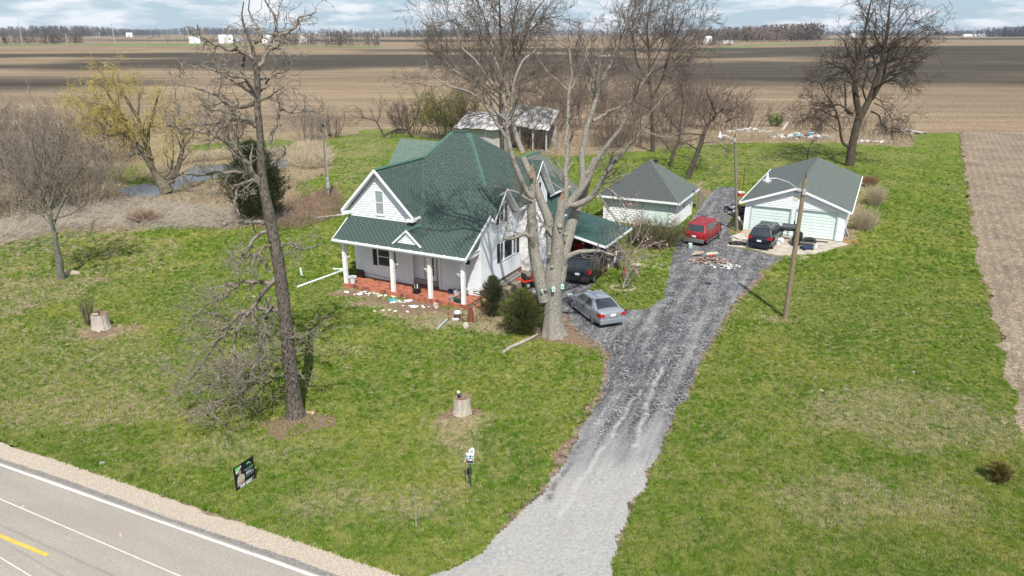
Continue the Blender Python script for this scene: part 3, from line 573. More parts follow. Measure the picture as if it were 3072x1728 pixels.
pf2 = [Vector((ex0, 2.2, fz(2.2))), Vector((ex1, 2.2, fz(2.2))), hip_c, PKR, PKL, vt, vb, Vector((LGX - gh, vb.y, gt))]
roofs = roof(house, [pf1, [Vector((vb.x - .02, 2.2, fz(2.2))), Vector((ex1, 2.2, fz(2.2))), hip_c, PKR, PKL, vt, vb]], grn)
shingles(roofs, pf1, grn, grn_d, parts=300, seed=1)
# drop the tabs hidden under the gable by using the visible polygon only
shingles(roofs, [Vector((vb.x - .1, 2.2, fz(2.2))), Vector((ex1, 2.2, fz(2.2))), hip_c, PKR, PKL, vt, vb], grn, grn_d, seed=2)
rp_ = [PKR, hip_c, Vector((9.72, 3.0, 5.03)), Vector((9.72, 12.2, 5.03)), Vector((6.3, 12.2, 8.0))]
zR = 5.03; slR = (9.42 - zR) / (9.72 - 4.25)
def rz(x): return 9.42 - slR * (x - 4.25)
hip_c2 = Vector((9.55, 2.9, rz(9.55)))
right = [PKR, Vector((9.72, 2.9, zR)), Vector((9.72, 12.6, zR)), Vector((4.25, 12.6, 9.42 - 0))]
right = [PKR, Vector((9.3, 3.18, rz(9.3))), Vector((9.3, 14.75, rz(9.3)))]
strips_ = [[Vector((9.3, a, rz(9.3))), Vector((9.72, a, zR)), Vector((9.72, b, zR)), Vector((9.3, b, rz(9.3)))] for a, b in ((6.12, 7.3), (11.4, 15.0))]
leftp = [PKL, vt, Vector((-.95, 6.2, 5.0)), Vector((-.95, 15, 5.0))]
roofs2 = roof(house, [right] + strips_ + [leftp, [PKL, PKR, Vector((9.3, 14.75, rz(9.3))), Vector((-.95, 15, 5.0))]], grn)
shingles(roofs2, right, grn, grn_d, seed=3, parts=60)
# left gable roof
lg_r = [Vector((LGX, RG, gz)), Vector((LGX + gh, RG, gt)), vb, vt]; lg_l = [Vector((LGX, RG, gz)), Vector((LGX - gh, RG, gt)), Vector((LGX - gh, 7.4, gt)), Vector((LGX, 7.4, gz))]
roofs3 = roof(house, [lg_r, lg_l], grn); shingles(roofs3, lg_r, grn, grn_d, seed=4, parts=120)
for sg in (-1, 1):
    a, b_ = Vector((LGX, RG - .03, gz + .03)), Vector((LGX + sg * (gh + .03), RG - .03, gt + .0))
    MB().prism([a, b_, b_ - Vector((0, 0, .21)), a - Vector((0, 0, .23))], (0, .05, 0)).build('bargeboard', trim, house)
    a2, b2 = Vector((LGX, RG + .02, gz - .16)), Vector((LGX + sg * gh, RG + .02, gt - .16)); MB().prism([a2, b2, b2 - Vector((0, 0, .03)), a2 - Vector((0, 0, .03))], (0, .46, 0)).build('soffit', trim, house)
    xx = LGX + sg * gh; MB().box(min(xx, xx - sg * .5), max(xx, xx - sg * .5), RG - .02, LGY + .02, gt - .3, gt - .12).build('soffit', trim, house)
MB().box(LGX + gh - .02, LGX + gh + .02, RG, vb.y - .3, gt - .2, gt - .02).build('fascia', trim, house)
caps(roofs3, (LGX, RG, gz + .02), vt + Vector((0, 0, .02)), grn_c); caps(roofs, vt + Vector((0, 0, .03)), PKL + Vector((0, 0, .02)), grn_c); caps(roofs, PKR + Vector((.1, -.14, -.1)), Vector((8.2, 4.55, 6.3)), grn_c, .2, .17)
caps(roofs, PKL, PKR, grn, .2)
MB().prism([PKL + Vector((-.1, -.1, .03)), PKR + Vector((.1, -.1, .03)), PKR + Vector((.1, .3, .03)), PKL + Vector((-.1, .3, .03))], (0, 0, -.05)).build('roof_cap', mat('dark_green_cap', (.02, .05, .04), .8), house)
# small gable over the door
sx, sy, sz0, sz1, sh_ = 5.12, -.12, 3.52, 4.55, 1.15; yb = (sz1 - EZ) / SL - .4
def sl_pl(sg): return [Vector((sx, sy, sz1)), Vector((sx + sg * sh_, sy, sz0)), Vector((sx + sg * sh_, (sz0 - EZ) / SL - .4 + .05, sz0)), Vector((sx, yb, sz1))]
roofs4 = roof(house, [sl_pl(1), sl_pl(-1)], grn, .07); shingles(roofs4, sl_pl(1), grn, grn_d, seed=5); caps(roofs4, (sx, sy, sz1), (sx, yb, sz1), grn_c)
wall(house, (sx - .85, .0, 0), (1, 0, 0), [(0, 3.6), (1.7, 3.6), (.85, 4.42)], wht); siding(house, (sx - .85, .0, 0), (1, 0, 0), [(.0, 3.66), (1.7, 3.66), (.85, 4.4)], wht, h=.12)
for sg in (-1, 1):
    a, b_ = Vector((sx, sy - .03, sz1 + .02)), Vector((sx + sg * (sh_ + .02), sy - .03, sz0 + .01)); MB().prism([a, b_, b_ - Vector((0, 0, .14)), a - Vector((0, 0, .16))], (0, .05, 0)).build('bargeboard', trim, house)
# G2 and G3 gable roofs
def side_gable(cy, xf, zt, ze, hw, left_z, m, seed):
    xb = 4.25 + (9.42 - zt) / slR
    out_ = []
    for sg in (-1, 1):
        xe = 4.25 + (9.42 - ze) / slR
        pl = [Vector((xf, cy, zt)), Vector((xf, cy + sg * hw, ze)), Vector((min(xe, xf - .1), cy + sg * hw, ze)), Vector((xb, cy, zt))]; out_.append(pl)
        a, b_ = Vector((xf + .03, cy, zt + .02)), Vector((xf + .03, cy + sg * (hw + .02), ze)); MB().prism([a, b_, b_ - Vector((0, 0, .09)), a - Vector((0, 0, .10))], (-.04, 0, 0)).build('bargeboard', dirty, house)
        a2, b2 = Vector((xf, cy, zt - .13)), Vector((xf, cy + sg * hw, ze - .13)); MB().prism([a2, b2, b2 - Vector((0, 0, .03)), a2 - Vector((0, 0, .03))], (-.42, 0, 0)).build('soffit', trim, house)
    r_ = roof(house, out_, m); shingles(r_, out_[0], m, grn_d, seed=seed); shingles(r_, out_[1], m, grn_d, seed=seed + 1); return r_
side_gable(GY, XR + .45, 6.72, 5.05, 1.62, 0, grn, 11); side_gable(G3Y, XR + .7, 7.75, 5.2, 2.1, 0, grn, 13)
# eave trims: porch gutter and rake, right rake, right eave
g_ = MB().box(ex0, ex1, -.52, -.4, EZ - .13, EZ - .01); gu = g_.build('gutter', trim, house)
for k in range(12): MB().box(ex0 + .3 + k * .82, ex0 + .34 + k * .82, -.53, -.28, EZ - .01, EZ + .03).build('gutter_strap', trim, gu)
MB().box(ex0, ex1, -.39, -.34, EZ - .26, EZ - .06).build('fascia', trim, house)
for xx, ye in ((ex1, 2.7), (ex0, 1.35)):
    a, b_ = Vector((xx - .02, -.42, EZ + .01)), Vector((xx - .02, ye, fz(ye) + .03)); MB().prism([a, b_, b_ - Vector((0, 0, .2)), a - Vector((0, 0, .12))], (.05, 0, 0)).build('bargeboard', trim, house)
a, b_ = Vector((XR, -.35, EZ - .12)), Vector((XR, 2.9, fz(2.9) - .14)); MB().prism([a, b_, b_ - Vector((0, 0, .03)), a - Vector((0, 0, .03))], (.22, 0, 0)).build('soffit', trim, house)
MB().box(-.3, 9.25, .02, .2, EZ - .34, EZ - .08).build('porch_beam', dirty, house); MB().box(9.07, 9.25, .2, YF, EZ - .34, EZ - .1).build('porch_beam', dirty, house); MB().box(-.3, -.12, .2, YF, EZ - .34, EZ - .1).build('porch_beam', dirty, house)
MB().box(-.35, 9.3, -.3, YF + .3, EZ - .05, EZ - .02).build('porch_ceiling', dirty, house)
MB().box(9.68, 9.76, 6.15, 7.3, zR - .14, zR - .0).build('gutter', trim, house); MB().box(9.68, 9.76, 11.4, 15, zR - .14, zR).build('gutter', trim, house)
# porch posts with brackets
for i, (px, py) in enumerate(((0, .1), (3.8, .1), (6.62, .1), (9.0, .1))):
    b = MB().box(px - .12, px + .12, py - .12, py + .12, HZ - .06 if 0 < i < 3 else .0, EZ - .33); p_ = b.build('porch_post', dirty, house, bevel=.02)
    sg = -1 if i in (2, 3) else 1
    MB().tube([(px + sg * .12, py, 2.12), (px + sg * .42, py, 2.2), (px + sg * .44, py, 2.12)], .015, 6).tube([(px + sg * .12, py, 1.9), (px + sg * .4, py, 2.18)], .012, 6).build('hanging_basket_bracket', trim, p_)
MB().tube([(8.75, -.3, 3.25), (8.85, -.1, 3.05), (8.95, .0, 2.85), (8.92, .0, .4)], .04, 8).build('downspout', trim, house)
# porch slab of orange brick
MB().box(-.16, 9.28, -.02, YF, .0, HZ - .045).build('porch_slab', mortar, house)
pb = [mat('orange_brick', (.42, .15, .09), .85, .22, 5), mat('red_brick', (.33, .105, .065), .85, .25, 5), mat('dark_brick', (.17, .065, .05), .9, .3, 5)]
r = random.Random(11); y = -.06; row = 0; n = 0; rest = MB()
while y < YF - .04:
    x = -.2 - (row % 2) * .11
    while x < 9.3:
        k = 2 if r.random() < .1 else (1 if r.random() < .25 else 0); zt = HZ - r.uniform(.0, .01); a, b_ = max(x, -.2), min(x + .208, 9.32)
        if b_ - a > .05:
            if n < 300: MB().box(a, b_, y, y + .098, .0 if row == 0 else HZ - .05, zt).build('brick', pb[k], house); n += 1
            else: rest.k = k; rest.box(a, b_, y, y + .098, HZ - .05, zt)
        x += .22
    y += .108; row += 1
stuff(rest.build('brick_paving', pb, house))
# spill of bricks to the right of the porch
r = random.Random(4); rest = MB()
for i in range(70):
    x, y_ = 9.4 + r.random() * 1.3, .3 + r.random() * 1.5; rest.k = r.choice((0, 0, 1, 2)); M = Matrix.Translation((x, y_, r.uniform(.02, .14))) @ Matrix.Rotation(r.uniform(0, 3), 4, 'Z') @ Matrix.Rotation(r.uniform(-.4, .4), 4, 'X'); rest.box(0, .2, 0, .1, 0, .06, M)
t_ = rest.build('brick_pile', pb); t_.location = HO; t_.rotation_euler = (0, 0, ANG); tag(t_, 'loose orange bricks spilled on the ground at the right end of the porch', 'brick pile')
# rear wing and back-left wing
rwall = MB().box(.6, 8.4, 12, 20.6, 0, 3.2).build('wall', wht, house)
rr = [Vector((4.5, 11.5, 6.5)), Vector((9.0, 11.5, 3.0)), Vector((9.0, 20.9, 3.0)), Vector((4.5, 20.9, 6.5))]; rl = [Vector((4.5, 11.5, 6.5)), Vector((0, 11.5, 3.0)), Vector((0, 20.9, 3.0)), Vector((4.5, 20.9, 6.5))]
rf = roof(house, [rr, rl], gry); shingles(rf, rr, mat('old_shingle', (.125, .13, .115), .95, .3, 4), gry_d, seed=21, wd=.4, ex=.2, dash=False); caps(rf, (4.5, 11.5, 6.52), (4.5, 20.9, 6.52), grn_c)
wall(house, (XL, 8.6 + 3.2, 0), (0, -1, 0), [(0, 4.4), (6.4, 4.4), (6.4, 5.4), (3.2, 8.5), (0, 5.4)], wht)
bl = [Vector((-1.05, 8.5, 8.7)), Vector((-1.05, 4.9, 5.1)), Vector((4.5, 4.9, 5.1)), Vector((4.5, 8.5, 8.7))]; bl2 = [Vector((-1.05, 8.5, 8.7)), Vector((-1.05, 12.1, 5.1)), Vector((4.5, 12.1, 5.1)), Vector((4.5, 8.5, 8.7))]
bl = [Vector((-1.05, 8.5, 8.7)), Vector((-1.05, 6.0, 6.2)), Vector((2.1, 6.0, 6.2)), Vector((2.9, 8.5, 8.7))]
rf = roof(house, [bl, bl2[:2] + [Vector((2, 12.1, 5.1)), Vector((2.9, 8.5, 8.7))]], mat('pale_green_shingle', (.115, .165, .135), .9, .2, 5)); shingles(rf, bl, MATS['pale_green_shingle'], grn, seed=23, dash=False)
# ---- carport
cpx0, cpx1, cy0, cy1 = 9.3, 14.85, 9.1, 14.7
cz0, cz1 = 3.55, 2.42
cpoly = [Vector((cpx0 + 1.1, cy0, cz0 - .2)), Vector((cpx1, cy0, cz1)), Vector((cpx1, cy1, cz1)), Vector((cpx0 + 1.1, cy1, cz0 - .2))]
cup = [Vector((9.3, 10.6, 4.9)), Vector((10.4, 10.6, 3.35)), Vector((10.4, 15.5, 3.35)), Vector((9.3, 15.5, 4.9))]
carp = thing('carport', 'open carport with low green shingle roof on white posts, right of the farmhouse', 'carport', HO, ANG)
cgr = mat('carport_shingle', (.032, .082, .072), .85, .25, 6); rf = roof(carp, [cpoly], cgr, .08); shingles(rf, cpoly, cgr, grn_d, seed=31, dash=True, parts=0, wd=.36, ex=.17)
rf = roof(house, [cup], cgr, .08); shingles(rf, cup, cgr, grn_d, seed=33, wd=.36, ex=.17)
for yy in (cy0, cy1): MB().prism([Vector((10.4, yy, cz0 - .2)), Vector((cpx1, yy, cz1)), Vector((cpx1, yy, cz1 - .16)), Vector((10.4, yy, cz0 - .36))], (0, -.05, 0)).build('fascia', trim, carp)
MB().box(cpx1, cpx1 + .05, cy0, cy1, cz1 - .16, cz1 + .0).build('fascia', trim, carp)
for x_, y_ in ((14.0, 10.2), (14.05, 11.85), (14.2, 13.3)):
    MB().box(x_ - .07, x_ + .07, y_ - .07, y_ + .07, .35, cz1).box(x_ - .11, x_ + .11, y_ - .11, y_ + .11, 0, .35).build('post', dirty, carp)
MB().box(13.9, 14.1, 9.3, 14.5, cz1 - .2, cz1 - .02).build('beam', timber, carp); MB().box(9.4, 14, 14.3, 14.42, .0, 2.5).build('back_wall', mat('dark_boards', (.10, .075, .06), .9, .4, 3, aniso=(3, 3, .5)), carp)
for k in range(6): MB().box(9.9 + k * .8, 9.98 + k * .8, 9.2, 14.4, 3.1 - k * .19, 3.2 - k * .19).build('rafter', timber, carp)
# ================================================================ GARAGES
GO = G(2229, 694.6); mint = mat('mint_door_panel', (.64, .74, .70), .5, .05, 3)
gar = thing('double_garage', 'white vinyl sided double garage with two pale mint doors and a grey gable roof', 'garage', GO, ANG)
GW, GD, GH, GP = 7.75, 16.6, 2.55, 4.2
MB().box(.03, GW - .03, .14, GD, .0, .16).build('foundation', conc, gar)
gpoly = [(0, .1), (GW, .1), (GW, GH), (GW / 2, GP - .12), (0, GH)]
doors = [(.5, 3.62, 2.3), (4.05, 7.15, 2.34)]
siding(gar, (0, 0, 0), (1, 0, 0), [(0, .12), (GW, .12), (GW, GH), (GW / 2, GP - .14), (0, GH)], wht, [(d[0] - .1, d[1] + .1, -1, d[2] + .08) for d in doors], h=.14)
wp = MB()
wp.prism([Vector((0, .0, .1)), Vector((doors[0][0], 0, .1)), Vector((doors[0][0], 0, 2.36)), Vector((0, 0, 2.36))], (0, .14, 0)); wp.prism([Vector((doors[0][1], 0, .1)), Vector((doors[1][0], 0, .1)), Vector((doors[1][0], 0, 2.36)), Vector((doors[0][1], 0, 2.36))], (0, .14, 0)); wp.prism([Vector((doors[1][1], 0, .1)), Vector((GW, 0, .1)), Vector((GW, 0, 2.36)), Vector((doors[1][1], 0, 2.36))], (0, .14, 0))
wp.prism([Vector((0, 0, 2.36)), Vector((GW, 0, 2.36)), Vector((GW, 0, GH)), Vector((GW / 2, 0, GP - .12)), Vector((0, 0, GH))], (0, .14, 0)); wp.build('wall', wht, gar)
for xx in (0, GW - .12): MB().box(xx, xx + .12, .14, GD, .1, GH).build('wall', wht, gar)
wall(gar, (GW, GD, 0), (-1, 0, 0), [(0, .1), (GW, .1), (GW, GH), (GW / 2, GP - .12), (0, GH)], wht)
siding(gar, (GW, .0, 0), (0, 1, 0), [(.1, .12), (GD, .12), (GD, GH), (.1, GH)], wht, h=.2)
for a, b_, zt in doors:
    d = bpy.data.objects.new('garage_door', MB().box(a, b_, .13, .15, .1, zt).build('tmp', mint).data); bpy.data.objects.remove(bpy.data.objects['tmp']); C.objects.link(d); d.parent = gar; d.data.name = 'garage_door'
    for k in range(9): 
        z0 = .1 + (zt - .1) * k / 9; MB().add([(a + .01, .11, z0 + .012), (b_ - .01, .11, z0 + .012), (b_ - .01, .100, z0 + .03), (a + .01, .100, z0 + .03), (b_ - .01, .11, z0 + (zt - .1) / 9), (a + .01, .11, z0 + (zt - .1) / 9)], [(0, 1, 2, 3), (3, 2, 4, 5)]).build('panel', mint, d)
    MB().box(a - .08, a, -.03, .13, .1, zt + .06).box(b_, b_ + .08, -.03, .13, .1, zt + .06).box(a, b_, -.03, .13, zt, zt + .06).build('door_frame', mat('mint_trim', (.45, .56, .52), .6), gar)
for xx in (-.02, GW - .08): MB().box(xx, xx + .1, -.04, -.022, .12, GH - .02).build('corner_board', trim, gar)
r1 = [Vector((GW / 2, -.4, GP)), Vector((GW + .42, -.4, 2.62)), Vector((GW + .42, GD + .4, 2.62)), Vector((GW / 2, GD + .4, GP))]; r0 = [Vector((GW / 2, -.4, GP)), Vector((-.42, -.4, 2.62)), Vector((-.42, GD + .4, 2.62)), Vector((GW / 2, GD + .4, GP))]
rf = roof(gar, [r1, r0], gry); shingles(rf, r1, gry, gry_d, parts=150, seed=41, dash=False, wd=.36, ex=.18); shingles(rf, r0, mat('mid_grey_shingle', (.092, .102, .098), .9, .25, 5), gry_d, parts=150, seed=42, dash=False, wd=.36, ex=.18); caps(rf, (GW / 2, -.4, GP + .02), (GW / 2, GD + .4, GP + .02), gry, .16, .25)
for sg in (-1, 1):
    e = GW / 2 + sg * (GW / 2 + .44); a, b_ = Vector((GW / 2, -.43, GP + .01)), Vector((e, -.43, 2.61)); MB().prism([a, b_, b_ - Vector((0, 0, .17)), a - Vector((0, 0, .19))], (0, .05, 0)).build('bargeboard', trim, gar)
    a, b_ = Vector((GW / 2, -.38, GP - .14)), Vector((e, -.38, 2.47)); MB().prism([a, b_, b_ - Vector((0, 0, .03)), a - Vector((0, 0, .03))], (0, .36, 0)).build('soffit', trim, gar)
    MB().box(min(e, e + .07 * sg), max(e, e + .07 * sg), -.4, GD + .4, 2.5, 2.63).build('gutter', dirty, gar)
MB().box(GW / 2 - .2, GW / 2 + .2, -.05, -.025, 3.05, 3.45).build('vent', mat('beige_vent', (.62, .58, .46), .7, .1, 20), gar); MB().box(GW / 2 - .16, GW / 2 + .16, -.16, -.03, 3.72, 3.82).build('flood_light', mat('grey_metal', (.4, .42, .44), .4, .1, metal=.5), gar)
# small block garage
SO = G(2005, 685); sg_ = thing('small_garage', 'small white block garage with a pyramid shaped grey roof behind the magnolia', 'garage', SO, ANG)
SW, SD, SH = 6.1, 6.1, 2.35; wblk = [mat('white_block', (.72, .72, .70), .9, .08, 6, .03, 12), mat('white_block_worn', (.68, .68, .66), .9, .1, 6, .03, 12)]
MB().box(-SW + .06, .44, .06, SD, 0, SH).build('wall', wht, sg_)
def blocks(O, U, L_, z0, z1, holes=(), seed=1):
    U = Vector(U); nr = Vector((U.y, -U.x, 0)); r = random.Random(seed); z = z0; row = 0
    while z < z1 - .05:
        s = -(row % 2) * .2
        while s < L_ - .05:
            a, b = max(0, s), min(L_, s + .385)
            if b - a > .08 and not any(h[0] < (a + b) / 2 < h[1] and h[2] < z + .1 < h[3] for h in holes):
                o_ = Vector(O) + U * a + Vector((0, 0, z)); M = Matrix(((U.x, nr.x, 0, o_.x), (U.y, nr.y, 0, o_.y), (0, 0, 1, o_.z), (0, 0, 0, 1))); h_ = min(.19, z1 - z) - .012; w = b - a
                vs = [(0, 0, 0), (w, 0, 0), (w, 0, h_), (0, 0, h_), (.05, .045 + r.random() * .02, .04), (w - .05, .045 + r.random() * .02, .04), (w - .05, .04, h_ - .04), (.05, .05, h_ - .04)]
                MB().add([M @ Vector(v) for v in vs], [(4, 5, 6, 7), (0, 1, 5, 4), (1, 2, 6, 5), (2, 3, 7, 6), (3, 0, 4, 7)]).build('block', r.choice((wblk[0], wblk[0], wblk[1])), sg_)
            s += .4
        z += .2; row += 1
SX1 = .5
blocks((SX1, .0, 0), (0, 1, 0), SD, .02, SH, [(2.6, 3.0, 1.2, 2.1)], 2); blocks((-SW + .06, .06, 0), (1, 0, 0), SW + .4, .02, SH, [(SW - 2.45, SW - .02, -1, 2.2)], 3)
d = MB().box(-2.3, -.1, .02, .05, .05, 2.1).build('garage_door', mint, sg_)
for k in range(6): MB().box(-2.28, -.12, .0, .02, .07 + k * .34, .07 + k * .34 + .31).build('panel', mint, d)
MB().box(-2.42, -2.3, -.05, .06, 0, 2.2).box(-.1, .02, -.05, .06, 0, 2.2).box(-2.3, -.1, -.05, .06, 2.1, 2.2).build('door_frame', mat('mint_trim', (.45, .56, .52)), sg_)
MB().box(SX1 - .01, SX1 + .02, 2.6, 3.0, 1.2, 2.05).build('window', glass, sg_)
e0x, e1x, e0y, e1y, ez = -SW - .35, SX1 + .45, -.5, SD + .4, SH + .08; pk = Vector((-2.75, 2.9, 5.35))
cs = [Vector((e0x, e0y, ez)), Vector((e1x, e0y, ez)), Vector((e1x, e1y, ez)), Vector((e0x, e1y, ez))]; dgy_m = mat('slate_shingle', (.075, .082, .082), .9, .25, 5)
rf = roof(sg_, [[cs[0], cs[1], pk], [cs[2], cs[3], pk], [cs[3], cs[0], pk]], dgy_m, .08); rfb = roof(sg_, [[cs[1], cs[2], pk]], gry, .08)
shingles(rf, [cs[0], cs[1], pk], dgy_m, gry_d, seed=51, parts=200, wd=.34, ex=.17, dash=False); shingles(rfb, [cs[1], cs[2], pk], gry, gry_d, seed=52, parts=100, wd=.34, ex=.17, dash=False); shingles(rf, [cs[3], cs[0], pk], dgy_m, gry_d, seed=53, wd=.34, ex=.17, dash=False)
caps(rf, cs[1], pk, gry, .15, .25); caps(rf, cs[0], pk, dgy_m, .15, .25)
MB().box(e0x, e1x, e0y - .04, e0y, ez - .2, ez - .01).box(e1x, e1x + .04, e0y, e1y, ez - .2, ez - .01).build('fascia', dirty, sg_)
MB().box(-2.55, -2.2, 3.0, 3.35, 5.1, 5.28).build('roof_vent', mat('black_rubber', (.02, .02, .022), .6), sg_)
# old collapsing barn and pale shed wall behind the house
ow = mat('rusty_white_tin', (.30, .25, .23), .8, .3, 1.2, .02, 6, aniso=(2.5, .6, 1), col2=(.55, .53, .52), contrast=(.4, .55)); gw = mat('grey_barn_board', (.40, .39, .37), .9, .3, 3, aniso=(5, 5, .6))
bo = G(1440, 452); barn = thing('old_barn', 'sagging old barn with patchy whitish tin roof behind the farmhouse', 'barn', bo, R2(-20))
b = MB(); r = random.Random(9)
for k in range(13): b.box(-3.4 + k * .5, -2.92 + k * .5, 0, .06, 0, 3.2 + (.1 * r.random()))
b.build('board_wall', gw, barn)
MB().box(3.05, 3.15, 0, 8, 0, 3).build('wall', gw, barn); MB().box(-3.4, 9, 7.9, 8.1, 0, 3).build('wall', gw, barn)
for k in range(6):
    x0_ = -3.6 + k * 1.2; MB().prism([Vector((x0_, -.8 - .2 * r.random(), 3.15 + r.uniform(-.1, .15))), Vector((x0_ + 1.19, -.9, 3.1 + r.uniform(-.1, .2))), Vector((x0_ + 1.19, 4.6, 4.9 + r.uniform(-.2, .1))), Vector((x0_, 4.6, 5.0))], (0, 0, .04)).build('roof_sheet', ow, barn)
for k in range(6):
    x0_ = 3.3 + k * 1.05; MB().prism([Vector((x0_, 2.2, 3.6 - .12 * k + r.uniform(-.15, .15))), Vector((x0_ + 1.03, 2.1, 3.55 - .12 * k)), Vector((x0_ + 1.03, 7.5, 6.0 - .14 * k)), Vector((x0_, 7.5, 6.1 - .14 * k + r.uniform(-.1, .1)))], (0, 0, .04)).build('roof_sheet', ow, barn)
for k in range(3): MB().box(5 + 2 * k, 5.2 + 2 * k, 2.6, 2.8, 0, 3.4 - .24 * k).build('post', gw, barn)
# ================================================================ VEHICLES
tyre = mat('tyre_rubber', (.018, .018, .019), .85, .3, 20); rimm = mat('alloy_rim', (.45, .46, .47), .35, .1, metal=.7); blkp = mat('black_plastic', (.022, .022, .024), .6, .2, 9); redl = mat('red_tail_light', (.42, .012, .015), .15, .15, 8); white_l = mat('clear_lamp', (.35, .37, .39), .15, .1, 8); plate = mat('number_plate', (.70, .73, .78), .5, .08, 30, contrast=(.45, .5)); seat_m = mat('grey_seat', (.28, .29, .30), .8, .1); chrome = mat('chrome', (.6, .6, .62), .2, .05, metal=.9)
def cut(o, cyls):
    dg = None; cs = []
    for (x, y0, y1, z, r_) in cyls:
        b = MB(); n = 20; a = [(x + r_ * math.cos(2 * math.pi * i / n), y0, z + r_ * math.sin(2 * math.pi * i / n)) for i in range(n)]; b.prism([Vector(p) for p in a], (0, y1 - y0, 0)); c = b.build('cutter', blkp); cs.append(c)
        m = o.modifiers.new('b', 'BOOLEAN'); m.operation = 'DIFFERENCE'; m.object = c; m.solver = 'EXACT'
    bpy.context.view_layer.update(); dg = bpy.context.evaluated_depsgraph_get(); me = bpy.data.meshes.new_from_object(o.evaluated_get(dg)); o.modifiers.clear(); o.data = me
    for c in cs: bpy.data.objects.remove(c)
def car(name, label, loc, rz, paint, L, Wd, H, wb, wr, body, belt, cab, lights, suv=False, rim=rimm, group=None, rack=False, lower=None, mirror=True, label2=None, rim_n=5):
    root = thing(name, label, 'car', loc, rz); hw = Wd / 2; b = MB(); ring = []
    for x, wf, zb, zt in body:
        w = hw * wf; ring.append([(x, 0, zb), (x, w * .80, zb), (x, w * .96, zb + .09), (x, w, zb + .28), (x, w, (zt + zb) / 2 + .05), (x, w * .985, zt - .16), (x, w * .945, zt - .04), (x, w * .80, zt + .0), (x, w * .4, zt + .025), (x, 0, zt + .03)])
    vs = []; k = len(ring[0]); full = 2 * k - 2
    for rg in ring: vs += rg + [(p[0], -p[1], p[2]) for p in rg[-2:0:-1]]
    fs = [(i * full + j, i * full + (j + 1) % full, (i + 1) * full + (j + 1) % full, (i + 1) * full + j) for i in range(len(ring) - 1) for j in range(full)]
    fs += [tuple(range(full)), tuple(reversed(range((len(ring) - 1) * full, len(ring) * full)))]
    b.add(vs, fs); bo_ = b.build('body', paint, root, smooth=True)
    s = bo_.modifiers.new('s', 'BEVEL'); s.width = .03; s.segments = 2; s.limit_method = 'ANGLE'; s.angle_limit = R2(50)
    wx = (-wb / 2, wb / 2); cut(bo_, [(x, sg * hw - .28 if sg > 0 else -hw - .1, hw + .1 if sg > 0 else -hw + .28, wr + .02, wr * 1.14) for x in wx for sg in (-1, 1)])
    # cabin
    (xw, xf, xr, xb, z0, z1, wt) = cab; wb0 = hw * .955
    B = [Vector((xb, -wb0, z0)), Vector((xw, -wb0, z0)), Vector((xw, wb0, z0)), Vector((xb, wb0, z0))]; T = [Vector((xr, -hw * wt, z1)), Vector((xf, -hw * wt, z1)), Vector((xf, hw * wt, z1)), Vector((xr, hw * wt, z1))]
    c = MB(); mid = Vector(((xr + xf) / 2, 0, z1 + .05)); c.add(B + T + [mid], [(0, 1, 5, 4), (1, 2, 6, 5), (2, 3, 7, 6), (3, 0, 4, 7), (4, 5, 8), (5, 6, 8), (6, 7, 8), (7, 4, 8)]); cb = c.build('cabin', paint, root, smooth=False); m_ = cb.modifiers.new('b', 'BEVEL'); m_.width = .07; m_.segments = 3; m_.limit_method = 'ANGLE'; m_.angle_limit = R2(20)
    def patch(nm, A, Bq, Cq, Dq, u0, u1, v0, v1, mt, off=.012, par=None):
        n_ = (Bq - A).cross(Dq - A).normalized()
        ctr = (A + Bq + Cq + Dq) / 4
        if n_.dot(ctr - Vector(((xw + xb) / 2, 0, z0))) < 0: n_ = -n_
        f_ = lambda u, v: (A.lerp(Bq, u)).lerp(Dq.lerp(Cq, u), v) + n_ * off
        ps = [f_(u0 + .02, v0), f_(u1 - .02, v0), f_(u1, v0 + .08), f_(u1, v1 - .08), f_(u1 - .03, v1), f_(u0 + .03, v1), f_(u0, v1 - .08), f_(u0, v0 + .08)]
        return MB().prism(ps, -n_ * .014).build(nm, mt, par or root)
    patch('windshield', B[1], B[2], T[2], T[1], .07, .93, .06, .93, glass); patch('rear_window', B[3], B[0], T[0], T[3], .08, .92, .12 if suv else .05, .92, glass)
    ln = xw - xb
    for sg, (A, Bq, Cq, Dq) in ((1, (B[3], B[2], T[2], T[3])), (-1, (B[0], B[1], T[1], T[0]))):
        cuts_ = [(.16, .30), (.33, .60), (.63, .86)] if suv else [(.17, .50), (.53, .86)]
        for u0, u1 in cuts_: patch('side_window', A, Bq, Cq, Dq, u0, u1, .1, .88, glass)
    # doors: slim seams and handles, sills, bumpers
    for sg in (-1, 1):
        for x in (xb + ln * .20, xb + ln * .50, xb + ln * .80): MB().box(x, x + .012, sg * (hw + .001) - .006, sg * (hw + .001) + .006, .35, z0 - .1).build('door_seam', blkp, bo_)
        for x in (xb + ln * .26, xb + ln * .56): MB().box(x, x + .16, sg * (hw + .012) - .014, sg * (hw + .012) + .014, z0 - .2, z0 - .17).build('door_handle', paint, bo_)
        MB().box(-wb / 2 + wr * 1.2, wb / 2 - wr * 1.2, sg * hw * .97 - .03, sg * hw * .97 + .03, .2, .33).build('sill', lower or paint, root, bevel=.02)
        if mirror: MB().blob((xw - .12, sg * (hw + .12), z0 + .06), .1, (.8, 1.1, .75)).build('mirror', blkp if suv else paint, root, smooth=True)
    xe = -L / 2; zt_ = body[1][3]
    MB().box(xe - .03, xe + .1, -hw * .9, hw * .9, .28, .58).build('rear_bumper', lower or paint, root, bevel=.04); MB().box(L / 2 - .1, L / 2 + .03, -hw * .88, hw * .88, .25, .55).build('front_bumper', lower or paint, root, bevel=.04)
    lz0, lz1, lw, lwrap = lights
